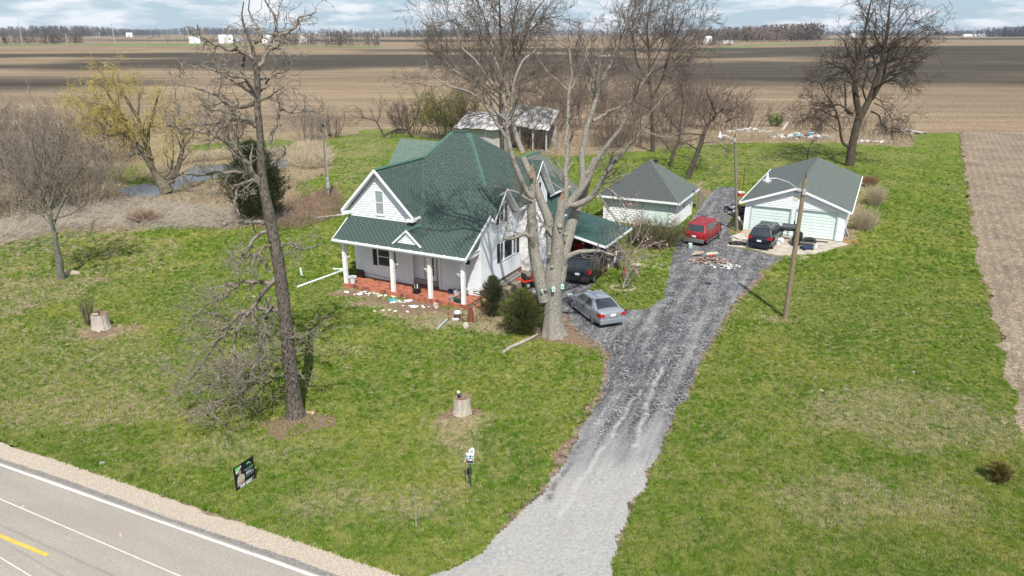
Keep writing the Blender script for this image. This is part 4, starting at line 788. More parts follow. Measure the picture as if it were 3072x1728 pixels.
    for sg in (-1, 1):
        MB().prism([Vector((xe - .012, sg * hw * (1 - lw), lz0)), Vector((xe + .0, sg * hw * .93, lz0)), Vector((xe + lwrap, sg * (hw * .985), lz0 + .04)), Vector((xe + lwrap + .02, sg * (hw * .97), lz1)), Vector((xe + .02, sg * hw * .90, lz1)), Vector((xe - .01, sg * hw * (1 - lw * .9), lz1 - .03))], (-.02, sg * .012, 0)).build('tail_light', redl, root)
        MB().box(L / 2 - .25, L / 2 - .01, sg * hw * .78 - .17, sg * hw * .78 + .17, .58, .74).build('headlight', white_l, root, bevel=.03)
    MB().box(xe - .036, xe - .02, -.16, .16, (lz0 + lz1) / 2 - .1 if not suv else .72, (lz0 + lz1) / 2 + .05 if not suv else .87).build('number_plate', plate, root)
    for x in wx:
        for sg in (-1, 1):
            y = sg * (hw - .12); w = MB().lathe([(wr * .62, -.1), (wr * .9, -.105), (wr, -.07), (wr, .07), (wr * .9, .105), (wr * .62, .1), (wr * .62, -.1)], 24, Matrix.Translation((x, y, wr)), 'y').build('tyre', tyre, root, smooth=True)
            rb = MB().lathe([(wr * .64, .0), (wr * .62, .085), (wr * .5, .06), (wr * .3, .05), (.0, .07)], 20, Matrix.Translation((x, y, wr)) @ Matrix.Scale(sg, 4, (0, 1, 0)), 'y'); rb.build('rim', blkp, root, smooth=True)
            sp_ = MB()
            for i in range(rim_n):
                a = 2 * math.pi * i / rim_n; M = Matrix.Translation((x, y + sg * .088, wr)) @ Matrix.Rotation(a, 4, 'Y'); sp_.box(0, wr * .62, -.012, .012, -.04, .04, M)
            sp_.lathe([(wr * .64, .07), (wr * .64, .1), (wr * .56, .095)], 20, Matrix.Translation((x, y, wr)) @ Matrix.Scale(sg, 4, (0, 1, 0)), 'y'); sp_.build('rim_spokes', rim, root)
    if rack:
        rk = MB()
        for sg in (-1, 1): rk.tube([(xr + .1, sg * hw * wt * .85, z1 + .06), (xf - .1, sg * hw * wt * .85, z1 + .06)], .02, 6)
        for k_ in range(4): x = xr + .25 + k_ * (xf - xr - .5) / 3; rk.tube([(x, -hw * wt * .85, z1 + .065), (x, hw * wt * .85, z1 + .065)], .014, 6)
        rk.build('roof_rack', paint if rack == 2 else chrome, root)
    return root, (B, T, patch)
silver = mat('silver_paint', (.36, .385, .42), .28, .04, 2, metal=.5, spec=.6); black_p = mat('black_paint', (.010, .012, .020), .12, .2, 2, spec=.9); black_p2 = mat('dusty_black_paint', (.016, .016, .019), .2, .3, 3, spec=.8); red_p = mat('dull_red_paint', (.27, .012, .018), .35, .25, 2, spec=.5); greyp = mat('grey_cladding', (.13, .13, .135), .6, .15)
# silver sedan
fl, rl = G(1719, 927), G(1778, 973); dvec = (fl - rl).normalized(); rz = math.atan2(dvec.y, dvec.x); side = Vector((math.sin(rz), -math.cos(rz), 0)); ctr = (fl + rl) / 2 + side * .8
sed_body = [(-2.25, .78, .33, .88), (-2.19, .90, .26, 1.00), (-1.85, .97, .2, 1.02), (-1.2, 1, .18, .98), (-.4, 1, .17, .95), (.6, 1, .17, .93), (1.15, .985, .18, .92), (1.7, .96, .2, .80), (2.08, .88, .24, .70), (2.24, .74, .3, .58)]
sd, (B, T, pt) = car('sedan', 'silver four-door sedan parked beside the big pale tree trunk', ctr, rz, silver, 4.49, 1.75, 1.43, 2.70, .31, sed_body, .95, (1.35, .35, -.85, -1.75, .95, 1.40, .66), (.74, .92, .42, .32))
for y in (-.4, .0, .4): MB().blob((-1.06, y, 1.14), .12, (.6, 1.1, .9)).build('headrest', seat_m, sd, smooth=True)
# black suv under the carport
a_, b_ = G(1693, 852), G(1762, 854); mid_ = (a_ + b_) / 2; rz2 = R2(90 - 24); fwd = Vector((math.cos(rz2), math.sin(rz2), 0))
suv_body = [(-2.28, .84, .38, .95), (-2.22, .94, .32, 1.08), (-1.8, .99, .28, 1.10), (-1, 1, .26, 1.10), (.4, 1, .26, 1.08), (1.1, .99, .26, 1.06), (1.7, .97, .3, 1.0), (2.12, .90, .34, .90), (2.28, .78, .4, .72)]
car('suv', 'black suv with roof rails backed up to the carport behind the big pale tree', mid_ + fwd * 2.1 + Vector((.15, 0, 0)), rz2, black_p2, 4.6, 1.85, 1.75, 2.75, .36, suv_body, 1.08, (1.35, .75, -1.95, -2.2, 1.06, 1.70, .76), (.88, 1.16, .16, .12), suv=True, rack=1, lower=blkp)
# red suv
a_, b_ = G(2050, 738), G(2122, 738); mid_ = (a_ + b_) / 2; rz3 = R2(90 - 33); fwd = Vector((math.cos(rz3), math.sin(rz3), 0))
car('suv', 'dull red older suv with a roof rack parked beside the small block garage', G(2083, 735) + fwd * 2.05, rz3, red_p, 4.65, 1.80, 1.72, 2.83, .35, suv_body, 1.08, (1.25, .75, -1.85, -2.24, 1.08, 1.68, .80), (.85, 1.1, .14, .1), suv=True, rack=2, lower=greyp)
# dark crossover
rz4 = R2(90 - 31); fwd = Vector((math.cos(rz4), math.sin(rz4), 0)); cx_ = G(2276, 750)
car('suv', 'glossy blue-black crossover with red tail lights in front of the left garage door', cx_ + fwd * 2.2, rz4, black_p, 4.85, 1.86, 1.70, 2.88, .36, suv_body, 1.08, (1.35, .7, -1.85, -2.2, 1.06, 1.66, .74), (.93, 1.13, .42, .3), suv=True, rack=1)
# ---- red ride-on mower behind the trunk
mo = thing('ride_on_mower', 'red and black ride-on lawn mower beside the retaining wall', 'mower', G(1590, 858), R2(30)); mred = mat('mower_red', (.55, .03, .02), .35, .1, 5, spec=.6)
MB().box(-.75, .1, -.42, .42, .42, .54).build('rear_fender', mred, mo, bevel=.04); MB().box(.2, .95, -.26, .26, .45, .92).build('hood', mred, mo, bevel=.06); MB().box(-.5, -.05, -.26, .26, .54, .66).box(-.56, -.42, -.26, .26, .6, .98).build('seat', blkp, mo, bevel=.04); MB().box(-.05, .25, -.38, .38, .3, .42).box(-.1, .8, -.55, .55, .14, .28).build('mower_deck', blkp, mo, bevel=.03)
MB().tube([(.3, 0, .8), (.12, 0, 1.02)], .02, 6).lathe([(.15, -.012), (.17, 0), (.15, .012)], 14, Matrix.Translation((.1, 0, 1.03))).build('steering_wheel', blkp, mo)
for x, w_, rr_ in ((-.45, .42, .25), (.72, .36, .18)):
    for sg in (-1, 1):
        M = Matrix.Translation((x, sg * w_, rr_)); MB().lathe([(.09, -.1), (rr_ * .9, -.11), (rr_, -.07), (rr_, .07), (rr_ * .9, .11), (.09, .1)], 18, M, 'y').build('wheel', tyre, mo, smooth=True); MB().lathe([(rr_ * .5, .105), (0, .11)], 12, Matrix.Translation((x, sg * w_, rr_)) @ Matrix.Scale(sg, 4, (0, 1, 0)), 'y').build('rim', white_l, mo)
# ---- lamp poles
pole_m = mat('grey_pole_wood', (.20, .165, .13), .9, .25, 5, .01, 30, aniso=(6, 6, .7)); pole_b = mat('brown_pole_wood', (.22, .17, .11), .9, .3, 4, .01, 30, aniso=(6, 6, .7)); galv = mat('galvanised', (.50, .52, .54), .45, .1, 8, metal=.5)
def lamp_pole(base, h, label, lean, arm, rz, m, sc=1.0):
    t = thing('light_pole', label, 'light pole', base, 0); pts = [(0, 0, -.1), (lean[0] * .5, lean[1] * .5, h * .5), (lean[0], lean[1], h)]
    MB().tube(pts, [.16 * sc, .135 * sc, .11 * sc], 14).build('pole', m, t); x, y = lean; c, s = math.cos(rz), math.sin(rz)
    ap = [(x + c * .1, y + s * .1, h - arm[2]), (x + c * arm[0] * .45, y + s * arm[0] * .45, h - arm[2] + arm[1] * .7), (x + c * arm[0] * .8, y + s * arm[0] * .8, h - arm[2] + arm[1]), (x + c * arm[0], y + s * arm[0], h - arm[2] + arm[1])]
    MB().tube(ap, .03, 8).build('arm', galv, t); e = ap[-1]
    M = Matrix.Translation((e[0] + c * .12, e[1] + s * .12, e[2]))
    hd = MB().lathe([(.0, .30), (.05, .30), (.06, .16), (.09, .12), (.10, .0), (.24, -.08), (.26, -.14)], 16, M).build('lamp_head', galv, t, smooth=True); MB().lathe([(.24, -.14), (.2, -.3), (.0, -.36)], 16, M).build('lamp_glass', mat('lamp_glass', (.72, .74, .74), .2, .05), hd, smooth=True)
    MB().box(x - .12, x + .06, y - .19, y - .1, h - arm[2] - .15, h - arm[2] + .18).build('bracket', galv, t); MB().tube([(x + .0, y, h), (x + .02, y, h + .28)], [.05, .015], 8).build('pole_tip', blkp, t); return t
top = RY(2416, 535, G(2355, 955).y); lb = G(2355, 955)
lamp_pole(lb, top.z, 'brown wooden light pole standing in the lawn in front of the double garage', (top.x - lb.x, 0), (2.0, .75, .75), math.pi, pole_b, 1.0)
lb2 = G(2211, 692); top2 = RY(2205, 412, lb2.y)
lamp_pole(lb2, top2.z, 'grey wooden light pole at the left corner of the double garage', (top2.x - lb2.x, 0), (1.1, .35, .2), math.pi * .95, pole_m, .85)
lb3 = G(983, 590); mp_ = thing('utility_pole', 'grey utility pole with silver conduit and meter box left of the farmhouse', 'utility pole', lb3, 0); tp3 = RY(970, 382, lb3.y)
MB().tube([(0, 0, 0), (tp3.x - lb3.x, 0, tp3.z)], [.15, .11], 12).build('pole', pole_m, mp_); MB().tube([(.17, -.1, .2), ((tp3.x - lb3.x) * .8 + .14, -.1, tp3.z * .8)], .055, 8).build('conduit', galv, mp_); MB().box(.02, .34, -.24, -.08, .9, 1.5).build('meter_box', galv, mp_, bevel=.02); MB().box(.05, .3, -.2, -.1, 1.6, 2.0).build('meter', galv, mp_, bevel=.02); MB().lathe([(.12, 0), (.1, .3), (0, .34)], 10, Matrix.Translation((tp3.x - lb3.x, 0, tp3.z))).build('pole_cap', blkp, mp_)
# overhead wires across the road
for lab, (u0, v0), (u1, v1) in (('thin pale overhead wire crossing above the road', (0, 1497), (540, 1728)), ('thin pale overhead wire at the bottom left corner above the road', (0, 1672), (92, 1728))):
    a, b_ = G(u0, v0, 7.5), G(u1, v1, 7.5); d = (b_ - a).normalized(); tag(MB().tube([a - d * 25, b_ + d * 25], .009, 6).build('overhead_wire', mat('wire_white', (.62, .60, .57), .6)), lab, 'wire')
# ---- signs
def text(s, size, m, parent, loc, rot=(math.pi / 2, 0, 0), bold=0.0, name='lettering', ext=.001, sx=1.0):
    cu = bpy.data.curves.new('t', 'FONT'); cu.body = s; cu.size = size; cu.align_x = 'CENTER'; cu.align_y = 'CENTER'; cu.offset = bold; cu.extrude = ext
    o = bpy.data.objects.new('t', cu); C.objects.link(o); bpy.context.view_layer.update(); me = bpy.data.meshes.new_from_object(o.evaluated_get(bpy.context.evaluated_depsgraph_get())); bpy.data.objects.remove(o)
    me.materials.clear(); me.materials.append(m); q = bpy.data.objects.new(name, me); C.objects.link(q); q.parent = parent; q.location = loc; q.rotation_euler = rot; q.scale = (sx, 1, 1); return q
sa, sb2 = G(712, 1478), G(766, 1440); wS = (sb2 - sa).length; rzS = math.atan2(sb2.y - sa.y, sb2.x - sa.x)
sg = thing('for_sale_sign', 'black and green for sale sign with a man in a beige shirt', 'yard sign', sa, rzS); bk = mat('sign_black', (.012, .014, .016), .5, .1, 9); wp_ = mat('print_white', (.78, .79, .80), .6, .02); gp_ = mat('print_green', (.19, .62, .15), .6, .05); tan_ = mat('print_beige', (.47, .42, .34), .7, .1, 30); skin = mat('print_skin', (.45, .24, .17), .7, .1, 30); pg = mat('print_grey_green', (.20, .34, .32), .6, .05); 
hS = .95; z0 = .06; bd = MB().box(0, wS, -.01, .01, z0, z0 + hS).build('board', bk, sg)
fr_ = MB(); [fr_.box(*q) for q in ((-.03, 0, -.015, .015, 0, z0 + hS + .03), (wS, wS + .03, -.015, .015, 0, z0 + hS + .03), (0, wS, -.015, .015, z0 + hS, z0 + hS + .03))]; fr_.build('frame', bk, sg)
def fl_(poly, m, nm, y=-.0125): return MB().prism([Vector((x * wS, y, z0 + z * hS)) for x, z in poly], (0, .002, 0)).build(nm, m, bd)
fl_([(.04, .97), (.36, .97), (.34, .9), (.2, .78), (.08, .7), (.05, .78)], wp_, 'print_swoosh'); fl_([(.04, .965), (.33, .965), (.28, .88), (.17, .83), (.055, .8)], gp_, 'print_corner', -.0145)
fl_([(.07, .17), (.06, .4), (.12, .55), (.2, .6), (.32, .6), (.42, .56), (.48, .45), (.46, .3), (.42, .22)], tan_, 'print_shirt', -.0145); fl_([(.19, .6), (.18, .7), (.2, .78), (.26, .8), (.31, .77), (.31, .68), (.28, .6)], skin, 'print_face', -.0155); fl_([(.1, .17), (.12, .27), (.25, .28), (.42, .36), (.45, .31), (.3, .2)], skin, 'print_arms', -.0165)
fl_([(.19, .77), (.2, .81), (.26, .83), (.31, .8), (.31, .77), (.26, .785)], bk, 'print_hair', -.0165)
for i in range(5):
    a0 = .25 + i * .45; fl_([(.74 + .17 * math.cos(a0) * .8, .76 + .17 * math.sin(a0)), (.74 + .17 * math.cos(a0 + .4) * .8, .76 + .17 * math.sin(a0 + .4)), (.74 + .11 * math.cos(a0 + .4) * .8, .76 + .11 * math.sin(a0 + .4)), (.74 + .11 * math.cos(a0) * .8, .76 + .11 * math.sin(a0))], gp_ if i > 1 else pg, 'print_arch', -.0145)
text('REALTY GROUP', .075 * hS, pg, bd, (.73 * wS, -.0135, z0 + .67 * hS), bold=.002, sx=.9)
for z, a0, b0, mm in ((.60, .56, .93, pg), (.52, .56, .78, wp_), (.46, .55, .93, wp_), (.37, .55, .93, pg)):
    x = a0
    while x < b0: fl_([(x, z - .016), (x + .03, z - .016), (x + .03, z + .016), (x, z + .016)], mm, 'print_line', -.0145); x += .042
fl_([(.04, .155), (.96, .155), (.96, .165), (.04, .165)], wp_, 'print_rule'); text('FOR SALE', .17 * hS, wp_, bd, (.5 * wS, -.0135, z0 + .075 * hS), bold=.009, sx=.82)
s2b = G(1412, 1464); s2 = thing('post_sign', 'small white and teal notice on a thin green post beside the drive', 'sign', s2b, R2(-4)); dg_ = mat('dark_green_post', (.03, .07, .06), .6); teal = mat('print_teal', (.03, .38, .42), .6)
zt2 = 1.62; MB().box(-.02, .02, -.01, .02, 0, zt2).build('post', dg_, s2); p2_ = MB().box(-.14, .14, -.03, -.012, 1.08, 1.50).build('panel', wp_, s2, bevel=.01); pa = MB().prism([Vector((-.02, -.035, 1.46)), Vector((.16, -.035, 1.5)), Vector((.17, -.035, 1.68)), Vector((.08, -.035, 1.74)), Vector((-.03, -.035, 1.64))], (0, .02, 0)).build('panel', wp_, s2)
MB().box(.02, .12, -.039, -.036, 1.53, 1.63).build('print_square', galv, pa); q_ = lambda poly, m: MB().prism([Vector((x, -.034, z)) for x, z in poly], (0, .003, 0)).build('print_block', m, p2_)
q_([(-.13, 1.3), (-.13, 1.44), (-.04, 1.36)], teal); q_([(.02, 1.36), (.13, 1.42), (.13, 1.34)], teal); q_([(-.03, 1.36), (.02, 1.46), (.05, 1.34), (0, 1.3)], bk); q_([(-.13, 1.1), (.13, 1.1), (.13, 1.3), (-.13, 1.28)], bk); text('1080', .11, wp_, p2_, (0, -.036, 1.22), bold=.003)
st_ = thing('thin_stake', 'thin weathered wooden stake leaning beside the small post sign', 'stake', G(1399, 1465), 0); MB().tube([(0, 0, 0), (.02, .0, 1.1)], .014, 6).build('stake', timber, st_)
# ---- stumps
wood = mat('bleached_stump', (.45, .39, .33), .9, .25, 5, .03, 14, aniso=(5, 5, .5)); rot = mat('rotten_wood', (.18, .12, .08), .95, .3, 8, .02, 20); bark_brown = mat('fallen_bark', (.22, .14, .10), .95, .3, 6, .02, 12)
def stump(base, r0, h, seed, label):
    t = thing('tree_stump', label, 'tree stump', base, seed); rr = random.Random(seed); n = 26; vs = []; prof = [(1.22, 0), (1.08, .12), (1.0, .35), (.95, .65), (.93, 1)]
    off = [rr.uniform(-.07, .07) for _ in range(n)]
    for s_, z in prof:
        for i in range(n): a = 2 * math.pi * i / n; q = r0 * (s_ + off[i]) * (1 + .03 * rr.random()); vs.append((q * math.cos(a), q * math.sin(a), z * h + (rr.uniform(-.04, .03) if z == 1 else 0) - .03 * (z == 0)))
    fs = [(i * n + j, i * n + (j + 1) % n, (i + 1) * n + (j + 1) % n, (i + 1) * n + j) for i in range(len(prof) - 1) for j in range(n)]
    MB().add(vs, fs).build('trunk', wood, t); m = MB(); m.add([vs[4 * n + i] for i in range(n)] + [(0, 0, h - .1)], [(i, (i + 1) % n, n) for i in range(n)]).build('cut_face', rot, t)
    b = MB()
    for k in range(40): a = rr.uniform(0, 6.28); d = r0 * rr.uniform(1.05, 1.6); M = Matrix.Translation((d * math.cos(a), d * math.sin(a), .02)) @ Matrix.Rotation(a + rr.uniform(-1, 1), 4, 'Z') @ Matrix.Rotation(rr.uniform(-.5, .5), 4, 'Y'); b.box(-.09, .09, -.03, .03, 0, .02, M)
    stuff(b.build('bark_litter', bark_brown, t)); return t
s1 = stump(G(305, 985), .46, .92, 3, 'wide bleached tree stump with a log on top at the left of the lawn'); s2_ = stump(G(1387, 1240), .36, .82, 8, 'narrow pale tree stump carrying a white-headed bird figure')
lgp = G(298, 985); lo = thing('log_slice', 'brown log slice with a pale block lying on the left stump', 'log', (lgp.x, lgp.y, .86), .3); MB().lathe([(0, 0), (.13, 0), (.14, .2), (0, .2)], 14, Matrix.Translation((.0, .1, 0))).build('log', rot, lo); MB().box(-.22, .1, -.12, .0, 0, .07).build('block', wood, lo)
bp = G(1387, 1240); eg = thing('bird_statue', 'small bird figure with a white head and dark blue body on the narrow stump', 'statue', (bp.x - .12, bp.y + .02, .78), -.5)
MB().blob((0, 0, .11), .09, (.9, .8, 1.3), amp=.02, k=12, m=8).build('body', mat('statue_blue', (.10, .13, .17), .6), eg, smooth=True); MB().blob((-.03, -.01, .26), .065, (1.1, .9, 1), amp=.02, k=12, m=8).build('head', trim, eg, smooth=True); MB().prism([Vector((-.09, -.02, .27)), Vector((-.14, -.01, .24)), Vector((-.09, .01, .24))], (0, .01, .0)).build('beak', mat('beak_yellow', (.5, .33, .06), .6), eg); 
for sg3 in (-1, 1): MB().blob((.03, sg3 * .07, .12), .07, (.7, .3, 1.2), amp=.02).build('wing', bk, eg, smooth=True)
# ================================================================ SMALL THINGS ROUND THE HOUSE
def HL(x, y, z=0.0): return Vector((HO.x + x * math.cos(ANG) - y * math.sin(ANG), HO.y + x * math.sin(ANG) + y * math.cos(ANG), z))
terra = mat('terracotta', (.42, .15, .08), .8, .15); beige = mat('beige_pot', (.47, .40, .33), .8, .15); dkg = mat('dark_green_plastic', (.012, .08, .06), .5, .1); bkp = mat('black_pot', (.014, .014, .015), .6); greyc = mat('grey_pot', (.30, .30, .29), .8, .2); soilm = mat('potting_soil', (.07, .05, .035), .95, .3, 20); redst = mat('pinkish_stems', (.36, .19, .16), .8)
def pot(label, loc, r0, r1, h, m, cat='pot', tilt=None, extra=None, rimr=.02):
    t = thing('plant_pot', label, cat, loc, 0); b = MB().lathe([(0, 0), (r0, 0), (r1, h), (r1 + rimr, h), (r1 + rimr, h + .035), (r1 - .01, h + .035), (r1 - .02, h - .04)], 18); b.build('pot', m, t, smooth=False); MB().lathe([(r1 - .02, h - .04), (0, h - .03)], 18).build('soil', soilm, t)
    if extra:
        rr = random.Random(int(h * 1000)); e = MB()
        for k in range(extra[0]): a = rr.uniform(0, 6.28); d = rr.uniform(0, r1 * .7); e.tube([(d * math.cos(a), d * math.sin(a), h * .6), (d * math.cos(a) * 1.5, d * math.sin(a) * 1.5, h + extra[1] * rr.uniform(.6, 1))], .012, 5)
        e.build('stems', extra[2], t)
    if tilt: t.rotation_euler = tilt; t.location.z += r1 * .9
    return t
pot('large white urn beside the leftmost porch post', HL(.42, .22, HZ), .15, .24, .42, wht, 'urn', rimr=.04)
pot('black pot with pale stakes on the porch edge between the middle posts', HL(5.35, .45, HZ), .2, .28, .36, bkp, extra=(5, .28, wht))
pot('dark green pot of pinkish stems beside the right porch post', HL(8.55, .25, HZ), .2, .28, .26, dkg, extra=(22, .3, redst)); pot('grey-beige pot standing left of the dark green pot on the porch', HL(8.1, .2, HZ), .14, .18, .26, greyc)
pot('terracotta pot held in a wire stand behind the second porch post', HL(3.5, .35, HZ), .12, .18, .22, terra); pot('beige flowerpot lying on its side on the porch', HL(8.0, .75, HZ), .12, .2, .34, beige, tilt=(1.45, 0, 1.2))
pot('white hanging bowl planter with a curved handle by the porch wall', HL(8.35, 1.35, HZ), .12, .24, .3, greyc); pot('yellow bucket tipped over on the bricks right of the porch', HL(9.75, .95, .05), .11, .16, .26, mat('yellow_plastic', (.55, .42, .12), .6), 'bucket', tilt=(0, 1.3, .4)); pot('small grey pot tipped behind the beige flowerpot', HL(7.75, 1.05, HZ), .12, .18, .22, greyc, tilt=(1.3, 0, 2.3))
t = thing('watering_can', 'dark blue watering can against the porch wall', 'watering can', HL(7.25, 1.4, HZ), .4); MB().lathe([(0, 0), (.15, 0), (.14, .26), (0, .3)], 14).build('body', mat('dark_blue_plastic', (.015, .03, .09), .5), t); MB().tube([(.12, 0, .08), (.3, 0, .3)], .02, 6).tube([(-.1, 0, .1), (-.2, 0, .2), (-.05, 0, .3)], .015, 6).build('spout', MATS['dark_blue_plastic'], t)
t = thing('garden_tools', 'dark long-handled tools leaning on the porch wall', 'tools', HL(7.9, 1.55, HZ), 0); MB().tube([(-.5, -.2, .1), (.4, .1, .5)], .018, 6).build('tool_handle', bkp, t); MB().tube([(0, -.2, .05), (.15, .1, .85)], .018, 6).build('tool_handle', bkp, t); MB().tube([(-.1, 0, .3), (.1, -.05, .62), (.4, -.05, .6), (.6, 0, .2)], .015, 6).build('hose', bkp, t)
t = thing('meter_block', 'dark electric box low on the left porch wall', 'box', HL(-.02, 1.5, HZ), ANG); MB().box(-.12, .4, -.1, .05, .02, .42).build('case', mat('dark_brown_metal', (.05, .03, .03), .7, .3, 6), t)
for i, (x, y, L_) in enumerate(((2.6, .5, .9),)): pass
t = tag(MB().tube([HL(.75, 1.55, HZ + .35), HL(1.6, 1.6, HZ + .25), HL(2.8, 1.62, HZ + .2), HL(3.6, 1.55, HZ + .05), HL(4.3, 1.5, HZ + .03)], .012, 6).build('cable', blkp), 'dark cable sagging along the foot of the front wall', 'cable')
# planks on the left porch, coir debris
t = thing('plank_pile', 'thin reddish boards lying at the left end of the porch', 'boards', HL(.95, 1.2, HZ), ANG + .5)
for k in range(4): MB().box(-.4 + .04 * k, .35, -.18 + .11 * k, -.11 + .11 * k, .0, .02 + .01 * k).build('board', mat('reddish_board', (.42, .17, .09), .9, .2), t)
# white scraps in front
scr = mat('white_paper', (.80, .81, .83), .8, .05); r = random.Random(3)
def scraps(label, cx, cy, n, sx_, sy_, m, seed, s=.22, h=.02, cat='scraps', base=None):
    b = MB(); rr = random.Random(seed)
    for k in range(n):
        x, y = cx + rr.gauss(0, sx_), cy + rr.gauss(0, sy_); w = s * rr.uniform(.3, 1); M = Matrix.Translation((x, y, h * rr.uniform(.4, 1.5) + .02)) @ Matrix.Rotation(rr.uniform(0, 3.1), 4, 'Z') @ Matrix.Rotation(rr.uniform(-.25, .25), 4, 'X'); pts = [M @ Vector((w * math.cos(a) * rr.uniform(.6, 1.1), w * math.sin(a) * rr.uniform(.4, .9), 0)) for a in (0, .9, 1.9, 2.8, 3.9, 5.1)]; b.prism(pts, (0, 0, -.015))
    o = b.build('scraps', m); stuff(o); o['label'] = label; o['category'] = cat; return o
for (u, v, n, a, b_) in ((1100, 880, 26, .75, .22), (1160, 888, 14, .5, .15), (1205, 905, 18, .45, .14), (1250, 920, 12, .4, .1), (1180, 935, 6, .8, .2)):
    g = G(u, v); scraps('scattered white paper scraps on the ground in front of the porch', g.x, g.y, n, a, b_, scr, u)
t = thing('cool_box_lid', 'turquoise plastic lid on the ground by the second porch post', 'lid', G(1178, 902), .35); MB().box(-.28, .28, -.16, .16, .02, .09).build('lid', mat('turquoise', (.04, .36, .45), .5, .1), t, bevel=.02)
t = thing('metal_drum', 'open white can lying on its side in front of the porch', 'can', G(1308, 926), .2); MB().lathe([(.17, -.16), (.18, .16), (.16, .16), (.15, -.14), (0, -.14)], 18, Matrix.Translation((0, 0, .18)), 'y').build('can', beige, t)
t = thing('rusty_stove_pipe', 'tall rusty cone standing in front of the right porch post', 'stove pipe', G(1412, 966), 0); rust = mat('rust', (.17, .055, .03), .9, .35, 7); MB().lathe([(.21, 0), (.16, .5), (.12, .85), (.14, .9), (.0, .92)], 14).build('cone', rust, t)
t = thing('rusty_fence', 'low rusty wire fence by the stove pipe', 'fence', G(1345, 965), ANG + .3)
fb = MB()
for k in range(2): MB().tube([(0, 0, .25 + .18 * k), (2.6, .1, .25 + .18 * k)], .012, 5).build('rail', rust, t)
for k in range(4): MB().tube([(k * .85, .03 * k, 0), (k * .85, .03 * k, .62)], .02, 6).build('post', rust, t)
t = thing('white_figurine', 'broken white plaster piece on a dark stand by the right porch post', 'garden ornament', G(1372, 957), .2); MB().box(-.17, .2, -.15, .17, 0, .3).build('stand', mat('rust_dark', (.06, .04, .035), .9), t); MB().blob((0, 0, .42), .2, (1.2, .8, .6), 5, amp=.35).build('plaster', scr, t); MB().box(-.35, .05, -.3, -.1, .02, .14).build('plaster', scr, t)
def rock(label, loc, r_, sq, seed, m): return tag(MB().blob(loc, r_, sq, seed, 12, 8, .16).build('rock', m), label, 'rock')
stone = mat('tan_fieldstone', (.36, .29, .22), .9, .25, 5, .02, 15); stone2 = mat('grey_fieldstone', (.27, .26, .25), .9, .25, 5, .02, 15)
rock('pale split rock on the lawn below the rusty cone', G(1398, 985) + Vector((0, 0, .14)), .24, (.8, .7, 1), 4, mat('pale_rock', (.46, .40, .34), .9, .2, 6))
for i, (u, v, r_, mm, lab) in enumerate(((1607, 888, .32, stone2, 'grey boulder topmost of the stack between the cedar and the big trunk'), (1614, 905, .30, stone, 'tan boulder in the middle of the stack between the cedar and the big trunk'), (1618, 925, .28, stone, 'lowest tan boulder beside the big trunk'), (1505, 905, .42, stone2, 'large grey boulder behind the left cedar'), (1545, 915, .35, stone, 'brown boulder partly hidden behind the right cedar'))):
    rock(lab, G(u, v + 12) + Vector((0, 0, r_ * .6 + (.25 if i == 0 else 0))), r_, (1, .8, .75), 20 + i, mm)
t = thing('downspout', 'grey-green length of downspout lying on the lawn', 'pipe', G(1310, 992), 0); e = G(1342, 964) - G(1310, 992); MB().tube([(0, 0, .06), (e.x, e.y, .14)], .065, 8).build('pipe', mat('grey_green_pipe', (.33, .40, .39), .6), t)
a = G(1508, 1063); b_ = G(1612, 1008); e = b_ - a; t = thing('fallen_branch', 'broken grey branch lying on the lawn left of the big trunk', 'branch', a, 0); MB().tube([(0, 0, .08), (e.x * .2, e.y * .28, .1), (e.x * .45, e.y * .45, .12), (e.x * .8, e.y * .75, .12), (e.x, e.y, .1)], [.07, .085, .095, .09, .06], 9).build('branch', mat('pale_bark', (.33, .30, .25), .9, .3, 8, .01, 20), t); MB().lathe([(.07, -.03), (.02, -.1)], 7, Matrix.Translation((0, 0, .08)) @ Matrix.Rotation(1.4, 4, 'Y')).build('broken_end', mat('broken_wood', (.34, .21, .14), .9, .3, 9), t)
# retaining wall of timbers and ladder
t = thing('retaining_wall', 'low weathered timber retaining wall along the right side of the farmhouse', 'retaining wall', HO, ANG)
for k in range(3): 
    for j in range(3): MB().box(10.3, 10.5, 2.3 + j * 1.75, 4.02 + j * 1.75, k * .17, k * .17 + .16).build('timber', timber, t)
for k in range(3): MB().box(9.6, 10.29, 2.3, 2.5, k * .17, k * .17 + .16).build('timber', timber, t)
MB().box(9.4, 10.3, 2.5, 7.5, 0, .42).build('soil_bed', MATS['edge_soil'], t)
t = thing('ladder', 'aluminium extension ladder lying on the retaining wall beside the house', 'ladder', HL(9.75, 2.9, .56), ANG + math.pi / 2)
for sg5 in (-.2, .2): MB().box(0, 3.6, sg5 - .02, sg5 + .02, 0, .07).build('rail', galv, t)
for k in range(12): MB().tube([(.15 + k * .3, -.2, .035), (.15 + k * .3, .2, .035)], .017, 6).build('rung', galv, t)
